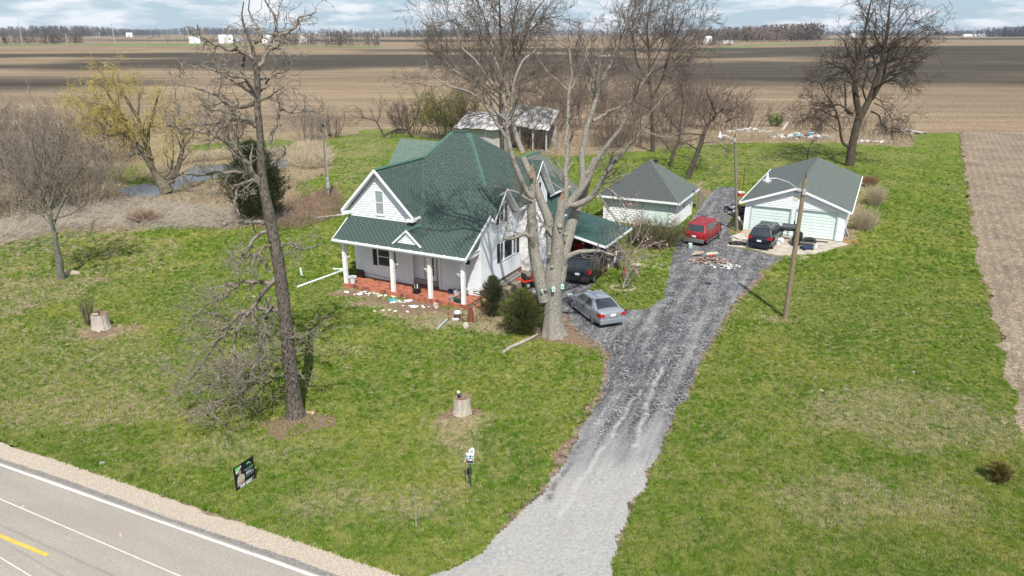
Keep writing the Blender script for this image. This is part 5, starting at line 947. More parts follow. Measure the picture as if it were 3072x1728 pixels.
# birdhouses on the trunk, propane-like white cover
TB = G(1662, 1008)
for lab, u, v, yy in (('pale mint birdhouse hanging at the middle of the big trunk', 1660, 868, TB.y - .56), ('pale mint birdhouse on the right edge of the big trunk', 1687, 860, TB.y - .2), ('small white birdhouse on the left side of the big trunk', 1626, 873, TB.y - .35)):
    p = RY(u, v, yy); t = thing('birdhouse', lab, 'birdhouse', p, 0); s = .6 if 'small' in lab else 1; mm = mat('pale_mint', (.50, .72, .66), .6); MB().box(-.08 * s, .08 * s, -.07, .07, -.12 * s, .08 * s).build('body', mm, t); MB().prism([Vector((-.11 * s, -.09, .06 * s)), Vector((0, -.09, .2 * s)), Vector((.11 * s, -.09, .06 * s))], (0, .18, 0)).build('roof', mm, t); MB().lathe([(.03, -.073), (.0, -.074)], 10, None, 'y').build('hole', blkp, t)
t = thing('covered_grill', 'tall white fabric covered object standing behind the forked trunk', 'covered object', G(1642, 830), -.4); MB().prism([Vector((-.25, -.2, 0)), Vector((.25, -.2, 0)), Vector((.25, .25, 0)), Vector((-.25, .25, 0))], (0, 0, 1.35)).build('cover', mat('white_fabric', (.66, .69, .72), .9, .06, 2), t, bevel=.06); MB().lathe([(.3, 0), (.12, .22), (.05, .3), (0, .3)], 4, Matrix.Translation((0, 0, 1.35)) @ Matrix.Rotation(.78, 4, 'Z')).build('cover_peak', MATS['white_fabric'], t)
# pvc pipes on the left
for lab, (u0, v0), (u1, v1) in (('long white pipe lying on the lawn left of the porch', (893, 864), (1028, 815)), ('white pipe lying in the dry grass left of the upper gable', (948, 656), (1035, 646)), ('thin white pipe behind the long one left of the porch', (1000, 810), (1030, 812))):
    a, b_ = G(u0, v0), G(u1, v1); tag(MB().tube([a + Vector((0, 0, .08)), b_ + Vector((0, 0, .08))], .07, 10).build('white_pipe', wht), lab, 'pipe')
t = tag(MB().tube([G(906, 828), G(904, 828) + Vector((-.02, 0, .6))], .07, 10).build('vent_pipe', wht), 'short upright white pipe in the lawn left of the porch', 'pipe')
# magnolia surroundings
st0 = G(1868, 866); t = thing('stone_ring', 'ring of pale edging stones round the magnolia', 'edging', st0, 0)
for k in range(13): a = 2 * math.pi * k / 13; MB().box(-.16, .16, -.06, .06, 0, .1, Matrix.Translation((.8 * math.cos(a), .55 * math.sin(a), 0)) @ Matrix.Rotation(a + 1.57, 4, 'Z')).build('stone', stone, t)
t = thing('fire_extinguisher', 'red cylinder hanging at the magnolia stem', 'extinguisher', G(1870, 853) + Vector((-.05, -.1, .55)), 0); MB().lathe([(0, 0), (.09, 0), (.095, .5), (.04, .6), (.03, .68), (0, .68)], 12).build('cylinder', mat('signal_red', (.5, .015, .02), .4), t, smooth=True)
t = thing('bird_bath', 'small pale stone bird bath on the lawn right of the magnolia', 'bird bath', G(1909, 820), 0); MB().lathe([(0, 0), (.17, 0), (.13, .1), (.07, .2), (.1, .4), (.12, .5)], 12).build('pedestal', beige, t, smooth=True); MB().lathe([(.1, .5), (.3, .6), (.32, .66), (.27, .64), (0, .58)], 16).build('basin', beige, t, smooth=True)
t = thing('rusty_can', 'rusty bin with tool handles at the carport post', 'bin', G(1805, 826), 0); MB().lathe([(0, 0), (.15, 0), (.16, .55), (.14, .55), (.13, .05)], 14).build('bin', rust, t); MB().tube([(0, 0, .1), (.12, 0, 1.2)], .02, 6).tube([(.03, 0, .1), (-.1, .05, 1.1)], .02, 6).build('tool_handle', timber, t); MB().blob((-.15, 0, .95), .09).build('yellow_ball', mat('yellow_ball', (.6, .5, .05), .5), t)
t = thing('motorcycle', 'black motorcycle at the outer carport post', 'motorcycle', HL(14.7, 12.4), ANG + 1.9)
for x in (-.65, .65): MB().lathe([(.2, -.05), (.3, -.06), (.33, 0), (.3, .06), (.2, .05)], 20, Matrix.Translation((x, 0, .33)), 'y').build('wheel', tyre, t, smooth=True)
MB().box(-.35, .3, -.14, .14, .35, .65).build('engine', mat('dull_metal', (.35, .35, .36)), t, bevel=.03); MB().blob((.1, 0, .82), .2, (1.4, .7, .6)).build('tank', black_p, t, smooth=True); MB().box(-.65, -.1, -.13, .13, .72, .82).build('seat', blkp, t, bevel=.03); MB().tube([(.65, 0, .33), (.42, 0, .98)], .03, 6).tube([(.42, -.33, 1.05), (.42, .33, 1.05)], .018, 6).build('fork', chrome, t)
for i, (x, y, z0_, m_, lab) in enumerate(((11.2, 13.6, .0, mat('signal_red', (.5, .015, .02)), 'red tool chest at the back of the carport'), (12.6, 13.9, 0, MATS['rust'], 'rusty barrel at the back of the carport'), (13.4, 13.6, .0, timber, 'brown crate at the back right of the carport'))):
    t = thing(('tool_chest', 'barrel', 'crate')[i], lab, ('tool chest', 'barrel', 'crate')[i], HL(x, y), ANG)
    if i == 1: MB().lathe([(0, 0), (.29, 0), (.3, .3), (.28, .32), (.3, .6), (.29, .9), (0, .9)], 16).build('drum', m_, t)
    else: 
        for k in range(4): MB().box(-.35, .35, -.25, .25, .05 + k * .25, .05 + k * .25 + .23).build('drawer' if i == 0 else 'slat', m_, t, bevel=.01)
# ---- garage forecourt clutter
def bucket(label, loc): t = thing('bucket', label, 'bucket', loc, 0); MB().lathe([(0, 0), (.13, 0), (.155, .34), (.165, .34), (.165, .38), (.15, .38), (.13, .05)], 16).build('pail', wht, t); MB().tube([(-.16, 0, .35), (-.1, -.05, .28), (.1, -.05, .28), (.16, 0, .35)], .006, 5).build('handle', galv, t); return t
bk1 = bucket('white bucket with a blue print behind the red suv', G(2070, 744)); MB().box(-.06, .06, -.158, -.15, .1, .24).build('print_patch', mat('print_blue', (.15, .5, .6), .6), bk1); bucket('white bucket at the right end of the concrete apron', G(2446, 745)); 
t = thing('white_drum', 'white plastic drum lying on its side between crossover and trailer', 'drum', G(2338, 735), R2(60)); MB().lathe([(.24, -.42), (.27, -.4), (.27, .42), (.23, .42), (.22, -.35), (0, -.35)], 20, Matrix.Translation((0, 0, .27)) @ Matrix.Rotation(math.pi, 4, 'X'), 'x').build('drum', wht, t, smooth=False)
t = thing('smoker_trailer', 'black barrel smoker and engine on a small two-wheel trailer before the right garage door', 'trailer', G(2392, 735), R2(-20)); bki = mat('black_iron', (.016, .017, .019), .5, .3, 6)
MB().lathe([(0, -.55), (.3, -.55), (.3, .55), (0, .55)], 20, Matrix.Translation((-.75, .95, 1.15)), 'x').build('barrel', mat('smoker_black', (.045, .052, .06), .45, .2), t); MB().tube([(-.4, .95, 1.4), (-.4, .95, 1.75)], .05, 8).build('chimney', bki, t)
for x in (-1.2, -.3):
    for y in (.75, 1.15): MB().tube([(x, y, 0), (x, y, .95)], .025, 6).build('leg', bki, t)
MB().box(-1.9, -1.25, .7, 1.2, .85, 1.15).build('firebox', rust, t)
MB().box(-.5, 1.35, -.45, .45, .4, .5).build('trailer_bed', bki, t); MB().box(1.3, 2.2, -.05, .05, .4, .48).build('drawbar', bki, t); MB().box(-.4, .3, -.3, .3, .5, 1.0).blob((-.1, 0, 1.0), .28, (1, .9, .7), 3, amp=.3).build('engine', bki, t, bevel=.03); MB().box(.5, 1.2, -.35, .35, .5, .62).blob((.9, .1, .6), .2, (1.2, 1, .5), 9, amp=.4).build('machine_deck', bki, t)
for sg6 in (-1, 1):
    M = Matrix.Translation((-.15, sg6 * .62, .31)); MB().lathe([(.18, -.09), (.29, -.09), (.31, -.05), (.31, .05), (.29, .09), (.18, .09)], 22, M, 'y').build('tyre', tyre, t, smooth=True); MB().lathe([(.19, .05), (.17, .075), (.1, .05), (0, .07)], 16, Matrix.Translation((-.15, sg6 * .62, .31)) @ Matrix.Scale(sg6, 4, (0, 1, 0)), 'y').build('rim', wht, t)
t = thing('push_mower', 'dark blue and black machine parts at the end of the concrete apron', 'machine', G(2415, 750), R2(10)); MB().box(-.3, .5, -.25, .25, .1, .3).build('deck', mat('dark_blue_plastic', (.015, .03, .09)), t, bevel=.03)
for x in (-.25, .45):
    for y in (-.28, .28): MB().lathe([(0, -.03), (.1, -.03), (.1, .03), (0, .03)], 12, Matrix.Translation((x, y, .1)), 'y').build('wheel', tyre, t)
MB().tube([(-.3, 0, .2), (-.75, 0, .55)], .02, 6).build('handle', bki, t)
t = tag(MB().blob((0, 0, .2), .55, (1.2, .8, .5), 7, 14, 8, .3).blob((.3, .3, .35), .4, (1.1, .8, .5), 8, 12, 8, .3).build('tarp', mat('crumpled_tarp', (.45, .42, .37), .9, .15, 4, .04, 8)), 'crumpled grey-beige tarp on the ground left of the crossover', 'tarp'); t.location = G(2214, 722)
t = tag(MB().blob((0, 0, .12), .5, (1.3, .7, .4), 17, 12, 8, .35).build('bag', bki), 'black bags under the crumpled tarp', 'bag'); t.location = G(2210, 735)
t = tag(MB().prism([Vector((0, 0, .03)), Vector((1.2, -.3, .03)), Vector((1.5, .5, .3)), Vector((.4, .8, .25))], (0, 0, .04)).build('carpet', mat('tan_carpet', (.36, .28, .21), .95, .15, 6)), 'tan carpet piece by the foot of the grey light pole', 'carpet'); t.location = G(2222, 705)
def heap(label, loc, n, sx_, sy_, h, mats_, seed, s=.2, cat='rubbish heap', name='rubbish_heap'):
    b = MB(); rr = random.Random(seed)
    for k in range(n):
        a = rr.uniform(0, 6.28); d = math.sqrt(rr.random()); x, y = d * math.cos(a) * sx_, d * math.sin(a) * sy_; z = h * (1 - d) * rr.random() + .03; b.k = rr.randrange(len(mats_)); w = s * rr.uniform(.25, 1); M = Matrix.Translation((x, y, z)) @ Matrix.Rotation(rr.uniform(0, 6), 4, 'Z') @ Matrix.Rotation(rr.uniform(-.9, .9), 4, 'X')
        if rr.random() < .5: b.box(-w, w, -w * rr.uniform(.2, .7), w * .5, 0, w * rr.uniform(.05, .5), M)
        else: pts = [M @ Vector((w * math.cos(q) * rr.uniform(.6, 1.1), w * math.sin(q) * rr.uniform(.4, .9), 0)) for q in (0, 1, 2, 3, 4, 5.2)]; b.prism(pts, (0, 0, -.03))
    o = b.build(name, mats_); o.location = loc; stuff(o); o['label'] = label; o['category'] = cat; return o
junkm = [mat('junk_brown', (.20, .13, .10), .9, .3), mat('junk_tan', (.40, .33, .27), .9, .2), bki, mat('junk_rust', (.16, .07, .05), .9)]; junk2 = [scr, junkm[0], junkm[1], mat('junk_grey', (.30, .30, .31), .8, .3), mat('print_blue', (.2, .35, .6)), mat('junk_rust', (.16, .07, .05)), mat('junk_dirty_white', (.55, .52, .48), .8, .2)]
heap('pile of brown debris and torn carpet in the middle of the drive', G(2130, 785), 260, 1.5, .9, .3, [junkm[0], junkm[0], junkm[1], junkm[3], junk2[3]], 5, .17); heap('scattered white, blue and brown rubbish on the drive right of the debris pile', G(2178, 800), 170, 1.1, .55, .22, [scr, scr, junk2[6], junkm[1], junk2[4], bki, junkm[0]], 6, .13)
t = tag(MB().prism([Vector((0, 0, .25)), Vector((1.0, .25, .3)), Vector((.9, .5, .34)), Vector((.1, .3, .3))], (0, 0, .04)).build('board', mat('pale_board', (.5, .42, .34), .9)), 'pale board on top of the debris pile', 'board'); t.location = G(2118, 775)
t = tag(MB().prism([Vector((-1.1, 0, .15)), Vector((-.2, .1, .3)), Vector((-.1, .35, .34)), Vector((-.8, .4, .3))], (0, 0, .04)).build('board', mat('tan_carpet', (.36, .28, .21))), 'tan board lying at the left of the debris pile', 'board'); t.location = G(2118, 772)
t = tag(MB().blob((0, 0, .2), .12, (1.2, .8, .8), 3).build('red_bag', MATS['signal_red']), 'red bag on the debris pile', 'bag'); t.location = G(2134, 775); t = tag(MB().blob((0, 0, .28), .13, (1, .8, .8), 4).build('yellow_bag', mat('lime_plastic', (.5, .6, .05), .6)), 'lime yellow scrap on the debris pile', 'scrap'); t.location = G(2127, 771)
heap('dark jumble of junk along the left wall of the double garage', G(2218, 640), 240, 1.1, 3.2, .9, [bki, bki, junkm[0], bki, junk2[3]], 12, .3)
t = thing('blue_tub', 'blue plastic tub with white lid behind the grey light pole', 'tub', G(2196, 633), .3); MB().lathe([(0, 0), (.3, 0), (.36, .4), (.33, .4), (.28, .05)], 18).build('tub', mat('bright_blue', (.02, .18, .60), .5), t); MB().box(-.2, .3, -.1, .25, .38, .46).build('lid', wht, t, bevel=.02)
t = thing('cooler', 'white and red cooler at the left edge of the double garage roof', 'cooler', G(2222, 588), .2); MB().box(-.3, .3, -.2, .2, 0, .3).build('body', MATS['signal_red'], t, bevel=.02); MB().box(-.32, .32, -.22, .22, .3, .48).build('lid', wht, t, bevel=.03)
t = thing('step_ladder', 'white board leaning against the left corner of the double garage', 'board', G(2234, 690), 0); MB().prism([Vector((.05, 0, 0)), Vector((.2, 0, 0)), Vector((-.75, .3, 1.5)), Vector((-.9, .3, 1.5))], (0, .04, 0)).build('board', wht, t)
t = thing('leaning_panels', 'grey sheets leaning at the right corner of the double garage', 'panels', G(2536, 712), ANG); MB().prism([Vector((0, 0, 0)), Vector((0, .9, 0)), Vector((-.25, .9, .9)), Vector((-.25, 0, .9))], (.04, 0, 0)).build('sheet', galv, t); MB().prism([Vector((.25, .1, 0)), Vector((.25, .7, 0)), Vector((-.1, .7, .7)), Vector((-.1, .1, .7))], (.04, 0, 0)).build('sheet', galv, t)
heap('small orange and black scraps on the grass right of the double garage', G(2562, 728), 26, .8, .3, .1, [mat('orange_plastic', (.65, .22, .03), .6), bki], 14, .16, 'scraps', 'orange_scraps')
t = thing('board_stack', 'grey boards leaning on the back corner of the small block garage', 'boards', G(2090, 625), ANG)
for k in range(3): MB().box(-.1 + .16 * k, .02 + .16 * k, 0, .8, 0, 2.0 - .2 * k).build('board', timber, t)
t = thing('muffler', 'black car part lying on the drive by the red suv', 'car part', G(2148, 717), .1); MB().box(-.3, .3, -.12, .12, .0, .12).build('casing', bki, t, bevel=.04); MB().tube([(-.3, 0, .05), (-.5, .1, .05)], .03, 6).build('pipe', bki, t)
t = tag(MB().tube([G(2220, 505) + Vector((0, 0, 0)), G(2220, 505) + Vector((.05, 0, .1))], .01, 4).build('twig', timber), 'tiny twig on the grass behind the double garage', 'twig'); bpy.data.objects.remove(t)
t = tag(MB().tube([GO + Vector((1.2, 5, 2.3)), GO + Vector((1.2, 5, 4.6))], .035, 8).build('iron_pipe', rust), 'thin rusty pipe rising above the left slope of the double garage roof', 'pipe')
# far junk heaps at the plot end
heap('white, grey and orange rubbish dumped in the dry grass at the back of the plot', G(2395, 413), 200, 5.5, 1.2, .9, junk2 + [scr, scr], 31, .55); heap('pale rubble along the weeds at the back of the plot', G(2250, 395), 120, 4, 1.2, .7, [junk2[6], junk2[3], scr], 32, .5); heap('white scraps under the right side of the tall rear tree', G(2625, 426), 60, 3.2, .5, .25, [scr, scr, junk2[6]], 33, .45); heap('logs and grey rubble right of the tall rear tree', G(2700, 400), 90, 4.5, 1.5, 1.0, [junk2[3], junk2[6], bki, timber], 34, .5)
t = tag(MB().tube([G(2690, 395) + Vector((0, 0, .5)), G(2765, 404) + Vector((0, 0, .25))], [.35, .2], 8).build('felled_log', MATS['bleached_stump']), 'bleached felled log at the right end of the rubble', 'log'); t = tag(MB().tube([G(2345, 395), G(2365, 385) + Vector((0, 0, 1.5)), G(2352, 375) + Vector((0, 0, 2.4))], [.25, .2, .1], 8).build('broken_trunk', MATS['bleached_stump']), 'pale broken trunk sticking out of the back rubbish', 'trunk')
# litter on the lawn: pale leaves and bark chips, each too small to matter
r = np.random.default_rng(12); pts = []
lx = r.uniform(-30, 35, 900); ly = r.uniform(20, 60, 900); ok = inside(lx, ly, LAWN) & ~inside(lx, ly, DRV) & ~inside(lx, ly, P((1000, 880), (1400, 1000), (1650, 850), (1300, 700), (1000, 700))); b = MB(); rr = random.Random(2)
for x, y in zip(lx[ok], ly[ok]):
    if rr.random() < .55: continue
    M = Matrix.Translation((x, y, .035)) @ Matrix.Rotation(rr.uniform(0, 6), 4, 'Z') @ Matrix.Rotation(rr.uniform(-.5, .5), 4, 'X'); w = rr.uniform(.025, .08) * (1.6 if rr.random() < .2 else 1); b.k = rr.choice((0, 0, 1)); b.box(-w, w, -w * .35, w * .35, 0, .012, M)
o = b.build('leaf_litter', [mat('dead_leaf', (.52, .42, .30), .9, .2), mat('grey_chip', (.40, .36, .32), .9, .2)]); stuff(o); o['label'] = 'pale dead leaves and bark chips scattered over the lawn'; o['category'] = 'leaves'
dn = MB(); rr = random.Random(6); dm = mat('dandelion', (.70, .50, .02), .7, .1)
for k in range(60):
    p = G(*rr.choice(((1630, 1345), (1590, 1350), (1640, 1290), (1370, 1400), (1480, 1530), (1960, 830), (2150, 1010), (1420, 1560)))) + Vector((rr.gauss(0, .7), rr.gauss(0, .5), .05))
    if not bool(inside(np.array([p.x]), np.array([p.y]), DRV)[0]): dn.blob((p.x, p.y, .05), .03, (1, 1, .5), k, 5, 3)
o = dn.build('dandelions', dm); stuff(o); o['label'] = 'tiny yellow dandelions beside the drive'; o['category'] = 'flowers'
t = tag(MB().box(-.2, .2, -.04, .04, .0, .05).box(.1, .2, -.2, .1, 0, .04).build('litter', mat('pinkish_litter', (.6, .35, .3), .7)), 'small white and red wrapper at the foot of the leaning dead tree', 'litter'); t.location = G(930, 1238)
rock('bluish grey stone in the grass near the road edge', G(308, 1393) + Vector((0, 0, .05)), .13, (1, .8, .6), 44, stone2); rock('pale root lump right of the leaning left tree', G(214, 824) + Vector((0, 0, .1)), .45, (1.4, .7, .5), 45, stone)
# ================================================================ TREES
T_R = np.random.default_rng(21)
def unit(a): return a / np.maximum(1e-9, np.linalg.norm(a, axis=-1, keepdims=True))
def resample(P, R, m):
    P = np.asarray(P, float); R = np.asarray(R, float); d = np.r_[0, np.cumsum(np.linalg.norm(np.diff(P, axis=0), axis=1))]; t = np.linspace(0, d[-1], m)
    if len(P) > 2:   # smooth a little
        Q = np.stack([np.interp(t, d, P[:, i]) for i in range(3)], -1); Q[1:-1] = (Q[:-2] + 2 * Q[1:-1] + Q[2:]) / 4
    else: Q = np.stack([np.interp(t, d, P[:, i]) for i in range(3)], -1)
    return Q, np.interp(t, d, R), d[-1]
def tube_np(Pb, Rb, k):
    """Pb (B,n,3), Rb (B,n) -> verts, faces"""
    B, n, _ = Pb.shape; T = np.empty_like(Pb); T[:, 1:-1] = Pb[:, 2:] - Pb[:, :-2]; T[:, 0] = Pb[:, 1] - Pb[:, 0]; T[:, -1] = Pb[:, -1] - Pb[:, -2]; T = unit(T)
    mean = unit(Pb[:, -1] - Pb[:, 0]); ref = np.where((np.abs(mean[:, 2]) > .75)[:, None], np.array([1., .13, 0]), np.array([.1, 0, 1.])); ref = np.repeat(ref[:, None, :], n, 1)
    A = unit(np.cross(T, ref)); Bn = np.cross(T, A); w = np.arange(k) * 2 * np.pi / k
    V = Pb[:, :, None, :] + Rb[:, :, None, None] * (A[:, :, None, :] * np.cos(w)[None, None, :, None] + Bn[:, :, None, :] * np.sin(w)[None, None, :, None])
    i = np.arange(B * n * k).reshape(B, n, k); a = i[:, :-1]; b = i[:, 1:]
    F = np.stack([a, np.roll(a, -1, 2), np.roll(b, -1, 2), b], -1).reshape(-1, 4); return V.reshape(-1, 3), F
BR = [0]
class Wood:
    def __init__(s): s.parts = {0: [], 1: [], 2: []}
    def add(s, lvl, P, R, k): s.parts[lvl].append(tube_np(np.asarray(P), np.asarray(R), k))
    def build(s, lvl, name, m, parent):
        if not s.parts[lvl]: return None
        o = 0; Vs = []; Fs = []
        for V, F in s.parts[lvl]: Vs.append(V); Fs.append(F + o); o += len(V)
        return np_mesh(name, np.concatenate(Vs), np.concatenate(Fs), m, parent, smooth=True)
def level(P0, D, L, R, n, gn, trop, tip=.35):
    B = len(P0); P = np.empty((B, n + 1, 3)); P[:, 0] = P0; d = D.copy(); Ds = np.empty((B, n + 1, 3)); Ds[:, 0] = d
    for i in range(n):
        d = unit(d + T_R.normal(0, gn, (B, 3)) + np.array([0, 0, trop])); P[:, i + 1] = P[:, i] + d * (L / n)[:, None]; Ds[:, i + 1] = d
    Rr = R[:, None] * np.linspace(1, tip, n + 1)[None, :]; return P, Rr, Ds
def spawn(P, R, Ds, L, per_m, tmin, ang, lr, rr, rmin, lmin=.0, lmax=9, nmin=1, upb=0.0):
    cnt = np.maximum(nmin, np.round(L * per_m + T_R.uniform(-.5, .5, len(L)))).astype(int); ix = np.repeat(np.arange(len(P)), cnt); n = P.shape[1] - 1
    t = T_R.uniform(tmin, 1, len(ix)) * n; i0 = np.minimum(t.astype(int), n - 1); f = (t - i0)[:, None]
    p = P[ix, i0] * (1 - f) + P[ix, i0 + 1] * f; d = Ds[ix, i0 + 1]; r_ = R[ix, i0] * (1 - f[:, 0]) + R[ix, i0 + 1] * f[:, 0]
    per = unit(np.cross(d, T_R.normal(0, 1, d.shape))); a = np.radians(T_R.normal(ang, 12, len(ix)))[:, None]
    D = unit(d * np.cos(a) + per * np.sin(a) + np.array([0, 0, upb])); Ln = np.clip(L[ix] * lr * T_R.uniform(.5, 1.2, len(ix)) * (1.15 - .5 * t / n), lmin, lmax); Rn = np.maximum(rmin, np.minimum(r_ * .8, r_ * rr * T_R.uniform(.7, 1.1, len(ix)))); return p, D, Ln, Rn
def grow(w, P, R, Ds, L, levels, rmin, mlev=1, thick=.045):
    """levels: list of (per metre, angle, length ratio, radius ratio, gnarl, tropism, segments, lmin, lmax)"""
    for li, (pm, an, lr, rr, gn, tr, n, lmn, lmx) in enumerate(levels):
        p, D, Ln, Rn = spawn(P, R, Ds, L, pm, .12 if li else .2, an, lr, rr, rmin, lmn, lmx); BR[0] += len(p); last = li == len(levels) - 1
        P, R, Ds = level(p, D, Ln, Rn, n, gn, tr); R = np.maximum(R, rmin * .7); L = Ln; big = Rn > thick
        if big.any(): w.add(0, P[big], R[big], 6)
        if (~big).any(): w.add(1, P[~big], R[~big], 3 if last or li > 1 else 4)
    return P, R, Ds, L
def traced(w, limbs, Y, xy, m=14, k=8, jit=.0, depth=.5, nogrow=()):
    """limbs: list of (points in the photograph, r0, r1, depth slope). The tree stands at distance Y."""
    Ps, Rs, Ls = [], [], []
    for li, (pts, r0, r1, ds) in enumerate(limbs):
        q = [xy(*p) for p in pts]; n = len(q); lens = [0]
        for a, b in zip(q[:-1], q[1:]): lens.append(lens[-1] + math.hypot(b[0] - a[0], b[1] - a[1]))
        ds0, ds1 = ds if isinstance(ds, tuple) else (0, ds); dd = [Y + ds0 + (ds1 - ds0) * (l / max(lens[-1], 1)) for l in lens]; P3 = [RY(u, v, d) for (u, v), d in zip(q, dd)]
        P, R, L = resample([tuple(p) for p in P3], np.linspace(r0, r1, n), m)
        if jit: P[1:] += T_R.normal(0, jit, (m - 1, 3)) * (np.minimum(R[1:, None], .05) * 3)
        Ps.append(P); Rs.append(R); Ls.append(L)
    P = np.array(Ps); R = np.array(Rs); w.add(0, P, R, k); Ds = np.empty_like(P); Ds[:, :-1] = P[:, 1:] - P[:, :-1]; Ds[:, -1] = Ds[:, -2]; return P, R, unit(Ds), np.array(Ls)
def z(sx, sy, ox, oy): return lambda x, y, *a: (ox + x * sx, oy + y * sy)
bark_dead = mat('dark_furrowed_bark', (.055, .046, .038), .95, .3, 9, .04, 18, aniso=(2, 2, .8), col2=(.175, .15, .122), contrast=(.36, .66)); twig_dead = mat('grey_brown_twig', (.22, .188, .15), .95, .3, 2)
bark_map = mat('pale_maple_bark', (.16, .142, .115), .95, .3, 15, .04, 22, aniso=(2.0, 2.0, .8), col2=(.37, .345, .295), contrast=(.32, .64)); twig_map = mat('maple_twig', (.155, .128, .105), .95, .25, 2)
bark_brn = mat('brown_bark', (.075, .058, .042), .95, .35, 2, .02, 8); twig_brn = mat('brown_twig', (.12, .09, .072), .95, .3, .8); twig_gry = mat('grey_twig', (.235, .195, .16), .95, .3, .8)
def place(t, w, m0, m1, crown='crown', ml_=None):
    """objects keep world coordinates; the Empty stands at the foot"""
    inv = Matrix.Translation(-t.location)
    for lvl, nm, m in ((0, 'trunk', m0), (1, crown, m1), (2, 'limbs', ml_ or m1)):
        o = w.build(lvl, nm, m, t)
        if o: o.matrix_local = inv
    return t
# ---- A: leaning dead tree in the front lawn
A1 = z(.4484, .4486, 500, 0); A2 = z(.5177, .5176, 450, 600); YA = G(888, 1246).y
w = Wood(); base = G(887, 1247)
tr = [((887, 1250), .50), ((886, 1228), .37), ((878, 1160), .31), ((868, 1080), .285), ((858, 980), .27), ((848, 880), .26), ((838, 800), .25), ((822, 720), .235), ((807, 636), .22), ((791, 570), .19), ((783, 493), .165), ((782, 426), .135), ((776, 359), .13), ((769, 300), .115), ((778, 245), .12), ((765, 202), .10), ((762, 148), .065), ((751, 121), .055), ((729, 81), .04), ((720, 45), .03), ((731, 5), .02)]
P3 = [tuple(RY(u, v, YA)) for (u, v), r_ in tr]; P, R_, L = resample(P3, [r_ for _, r_ in tr], 40); w.add(0, P[None], R_[None], 14)
limbs = [([(590,450),(640,410),(680,330),(700,260),(740,240),(725,160),(715,80),(690,60),(650,-20)], .085,.02,1.0), ([(585,400),(520,345),(460,335),(390,325),(300,290),(240,260),(215,210),(205,165)], .075,.015,-.8), ([(740,240),(830,215),(880,160),(890,100),(940,110),(1000,80)], .05,.012,.6), ([(590,290),(640,240),(620,190),(590,150),(560,110),(545,40),(560,-10)], .05,.012,.5), ([(600,640),(560,560),(530,510),(440,515),(390,490),(310,470),(220,430)], .075,.015,-1), ([(590,640),(520,590),(440,540),(370,490),(330,400)], .06,.015,1.3), ([(590,690),(500,720),(400,700),(340,640),(280,620),(200,590),(130,570),(40,550)], .08,.012,.6),
 ([(600,850),(540,800),(470,770),(400,745),(300,730),(230,700)], .10,.02,-1.2), ([(600,830),(520,810),(400,800),(300,820),(200,830),(130,810),(60,790)], .08,.015,1), ([(640,1250),(560,1130),(490,1030),(430,970),(350,920),(280,880),(150,870),(0,840)], .115,.02,-1.0), ([(620,1230),(560,1160),(400,1150),(200,1170),(80,1150),(0,1200)], .07,.015,1.4), ([(680,960),(730,850),(750,740),(820,740),(870,770),(900,735),(950,740),(1050,770)], .06,.012,.8), ([(620,680),(680,650),(720,620),(790,580)], .045,.012,-1), ([(630,530),(690,520),(750,490),(800,480)], .04,.01,1), ([(640,1250),(580,1200),(500,1230),(460,1280),(460,1380),(480,1440)], .07,.03,-.9), ([(510,440),(520,380),(530,300),(500,220),(430,180)], .05,.01,.5), ([(700,300),(760,330),(830,380)], .04,.01,-.6), ([(700,1100),(780,1040),(800,1000),(770,960)], .045,.012,-.6), ([(600,1280),(560,1300),(540,1260)], .05,.02,-.5), ([(760,700),(740,640),(800,600)], .02,.008,.2), ([(600,640),(670,560),(700,480),(760,440)], .05,.012,.8)]
limbs = [([A1(*p) for p in q], a, b, c) for q, a, b, c in limbs]
l2 = [([(740,440),(700,490),(650,550),(610,610),(560,670),(500,740),(490,850),(495,960),(430,1000),(360,1060),(280,1120)], .095,.015,-1.6), ([(720,480),(640,475),(560,470),(500,480),(430,490),(340,520)], .085,.02,-.5), ([(760,640),(700,630),(600,625),(520,655),(460,710),(440,780),(380,810),(350,890),(290,970),(220,1060)], .10,.015,-1.0), ([(690,560),(680,640),(670,720),(650,830),(630,900),(590,1000),(580,1060),(520,1130),(400,1160),(300,1230)], .07,.012,-2.4), ([(630,900),(640,1000),(650,1080),(640,1180)], .045,.012,-1.8), ([(700,420),(660,350),(620,320),(540,330),(480,330)], .06,.02,1), ([(700,180),(600,220),(560,300),(520,370),(505,440)], .07,.025,-1), ([(670,130),(560,130),(500,120),(420,150)], .075,.02,.5), ([(760,270),(820,240),(870,290),(950,270),(1010,250)], .05,.01,.6), ([(800,740),(780,800),(830,800),(900,790),(960,740),(1030,700)], .05,.01,-.6), ([(760,340),(820,290),(880,270)], .04,.01,-1), ([(850,880),(900,850),(960,880)], .025,.008,-.4), ([(780,900),(700,950),(660,1020),(620,1060)], .04,.012,-1.2), ([(840,960),(900,1050),(960,1080)], .02,.008,-.4), ([(730,250),(660,270),(600,350),(570,430)], .05,.015,-1.6), ([(520,480),(450,560),(350,590),(250,680),(200,700)], .04,.01,-.8), ([(460,700),(360,660),(260,640),(180,610)], .04,.01,-.5), ([(500,750),(400,740),(300,800),(200,820)], .035,.01,-1), ([(720,600),(620,700),(560,720)], .05,.02,-1.6), ([(400,1160),(330,1220),(300,1290)], .03,.01,-1.8), ([(490,960),(400,1080),(330,1060),(200,1110),(120,1140)], .03,.01,-1.2)]
limbs += [([A2(*p) for p in q], a, b, c) for q, a, b, c in l2]; limbs = [(q, a * 1.18, b * 1.5, c) for q, a, b, c in limbs]
w0 = w.parts[0]; w.parts[0] = w.parts[2]; P, R, Ds, L = traced(w, limbs, YA, lambda x, y: (x, y), 18, 7, jit=.22)
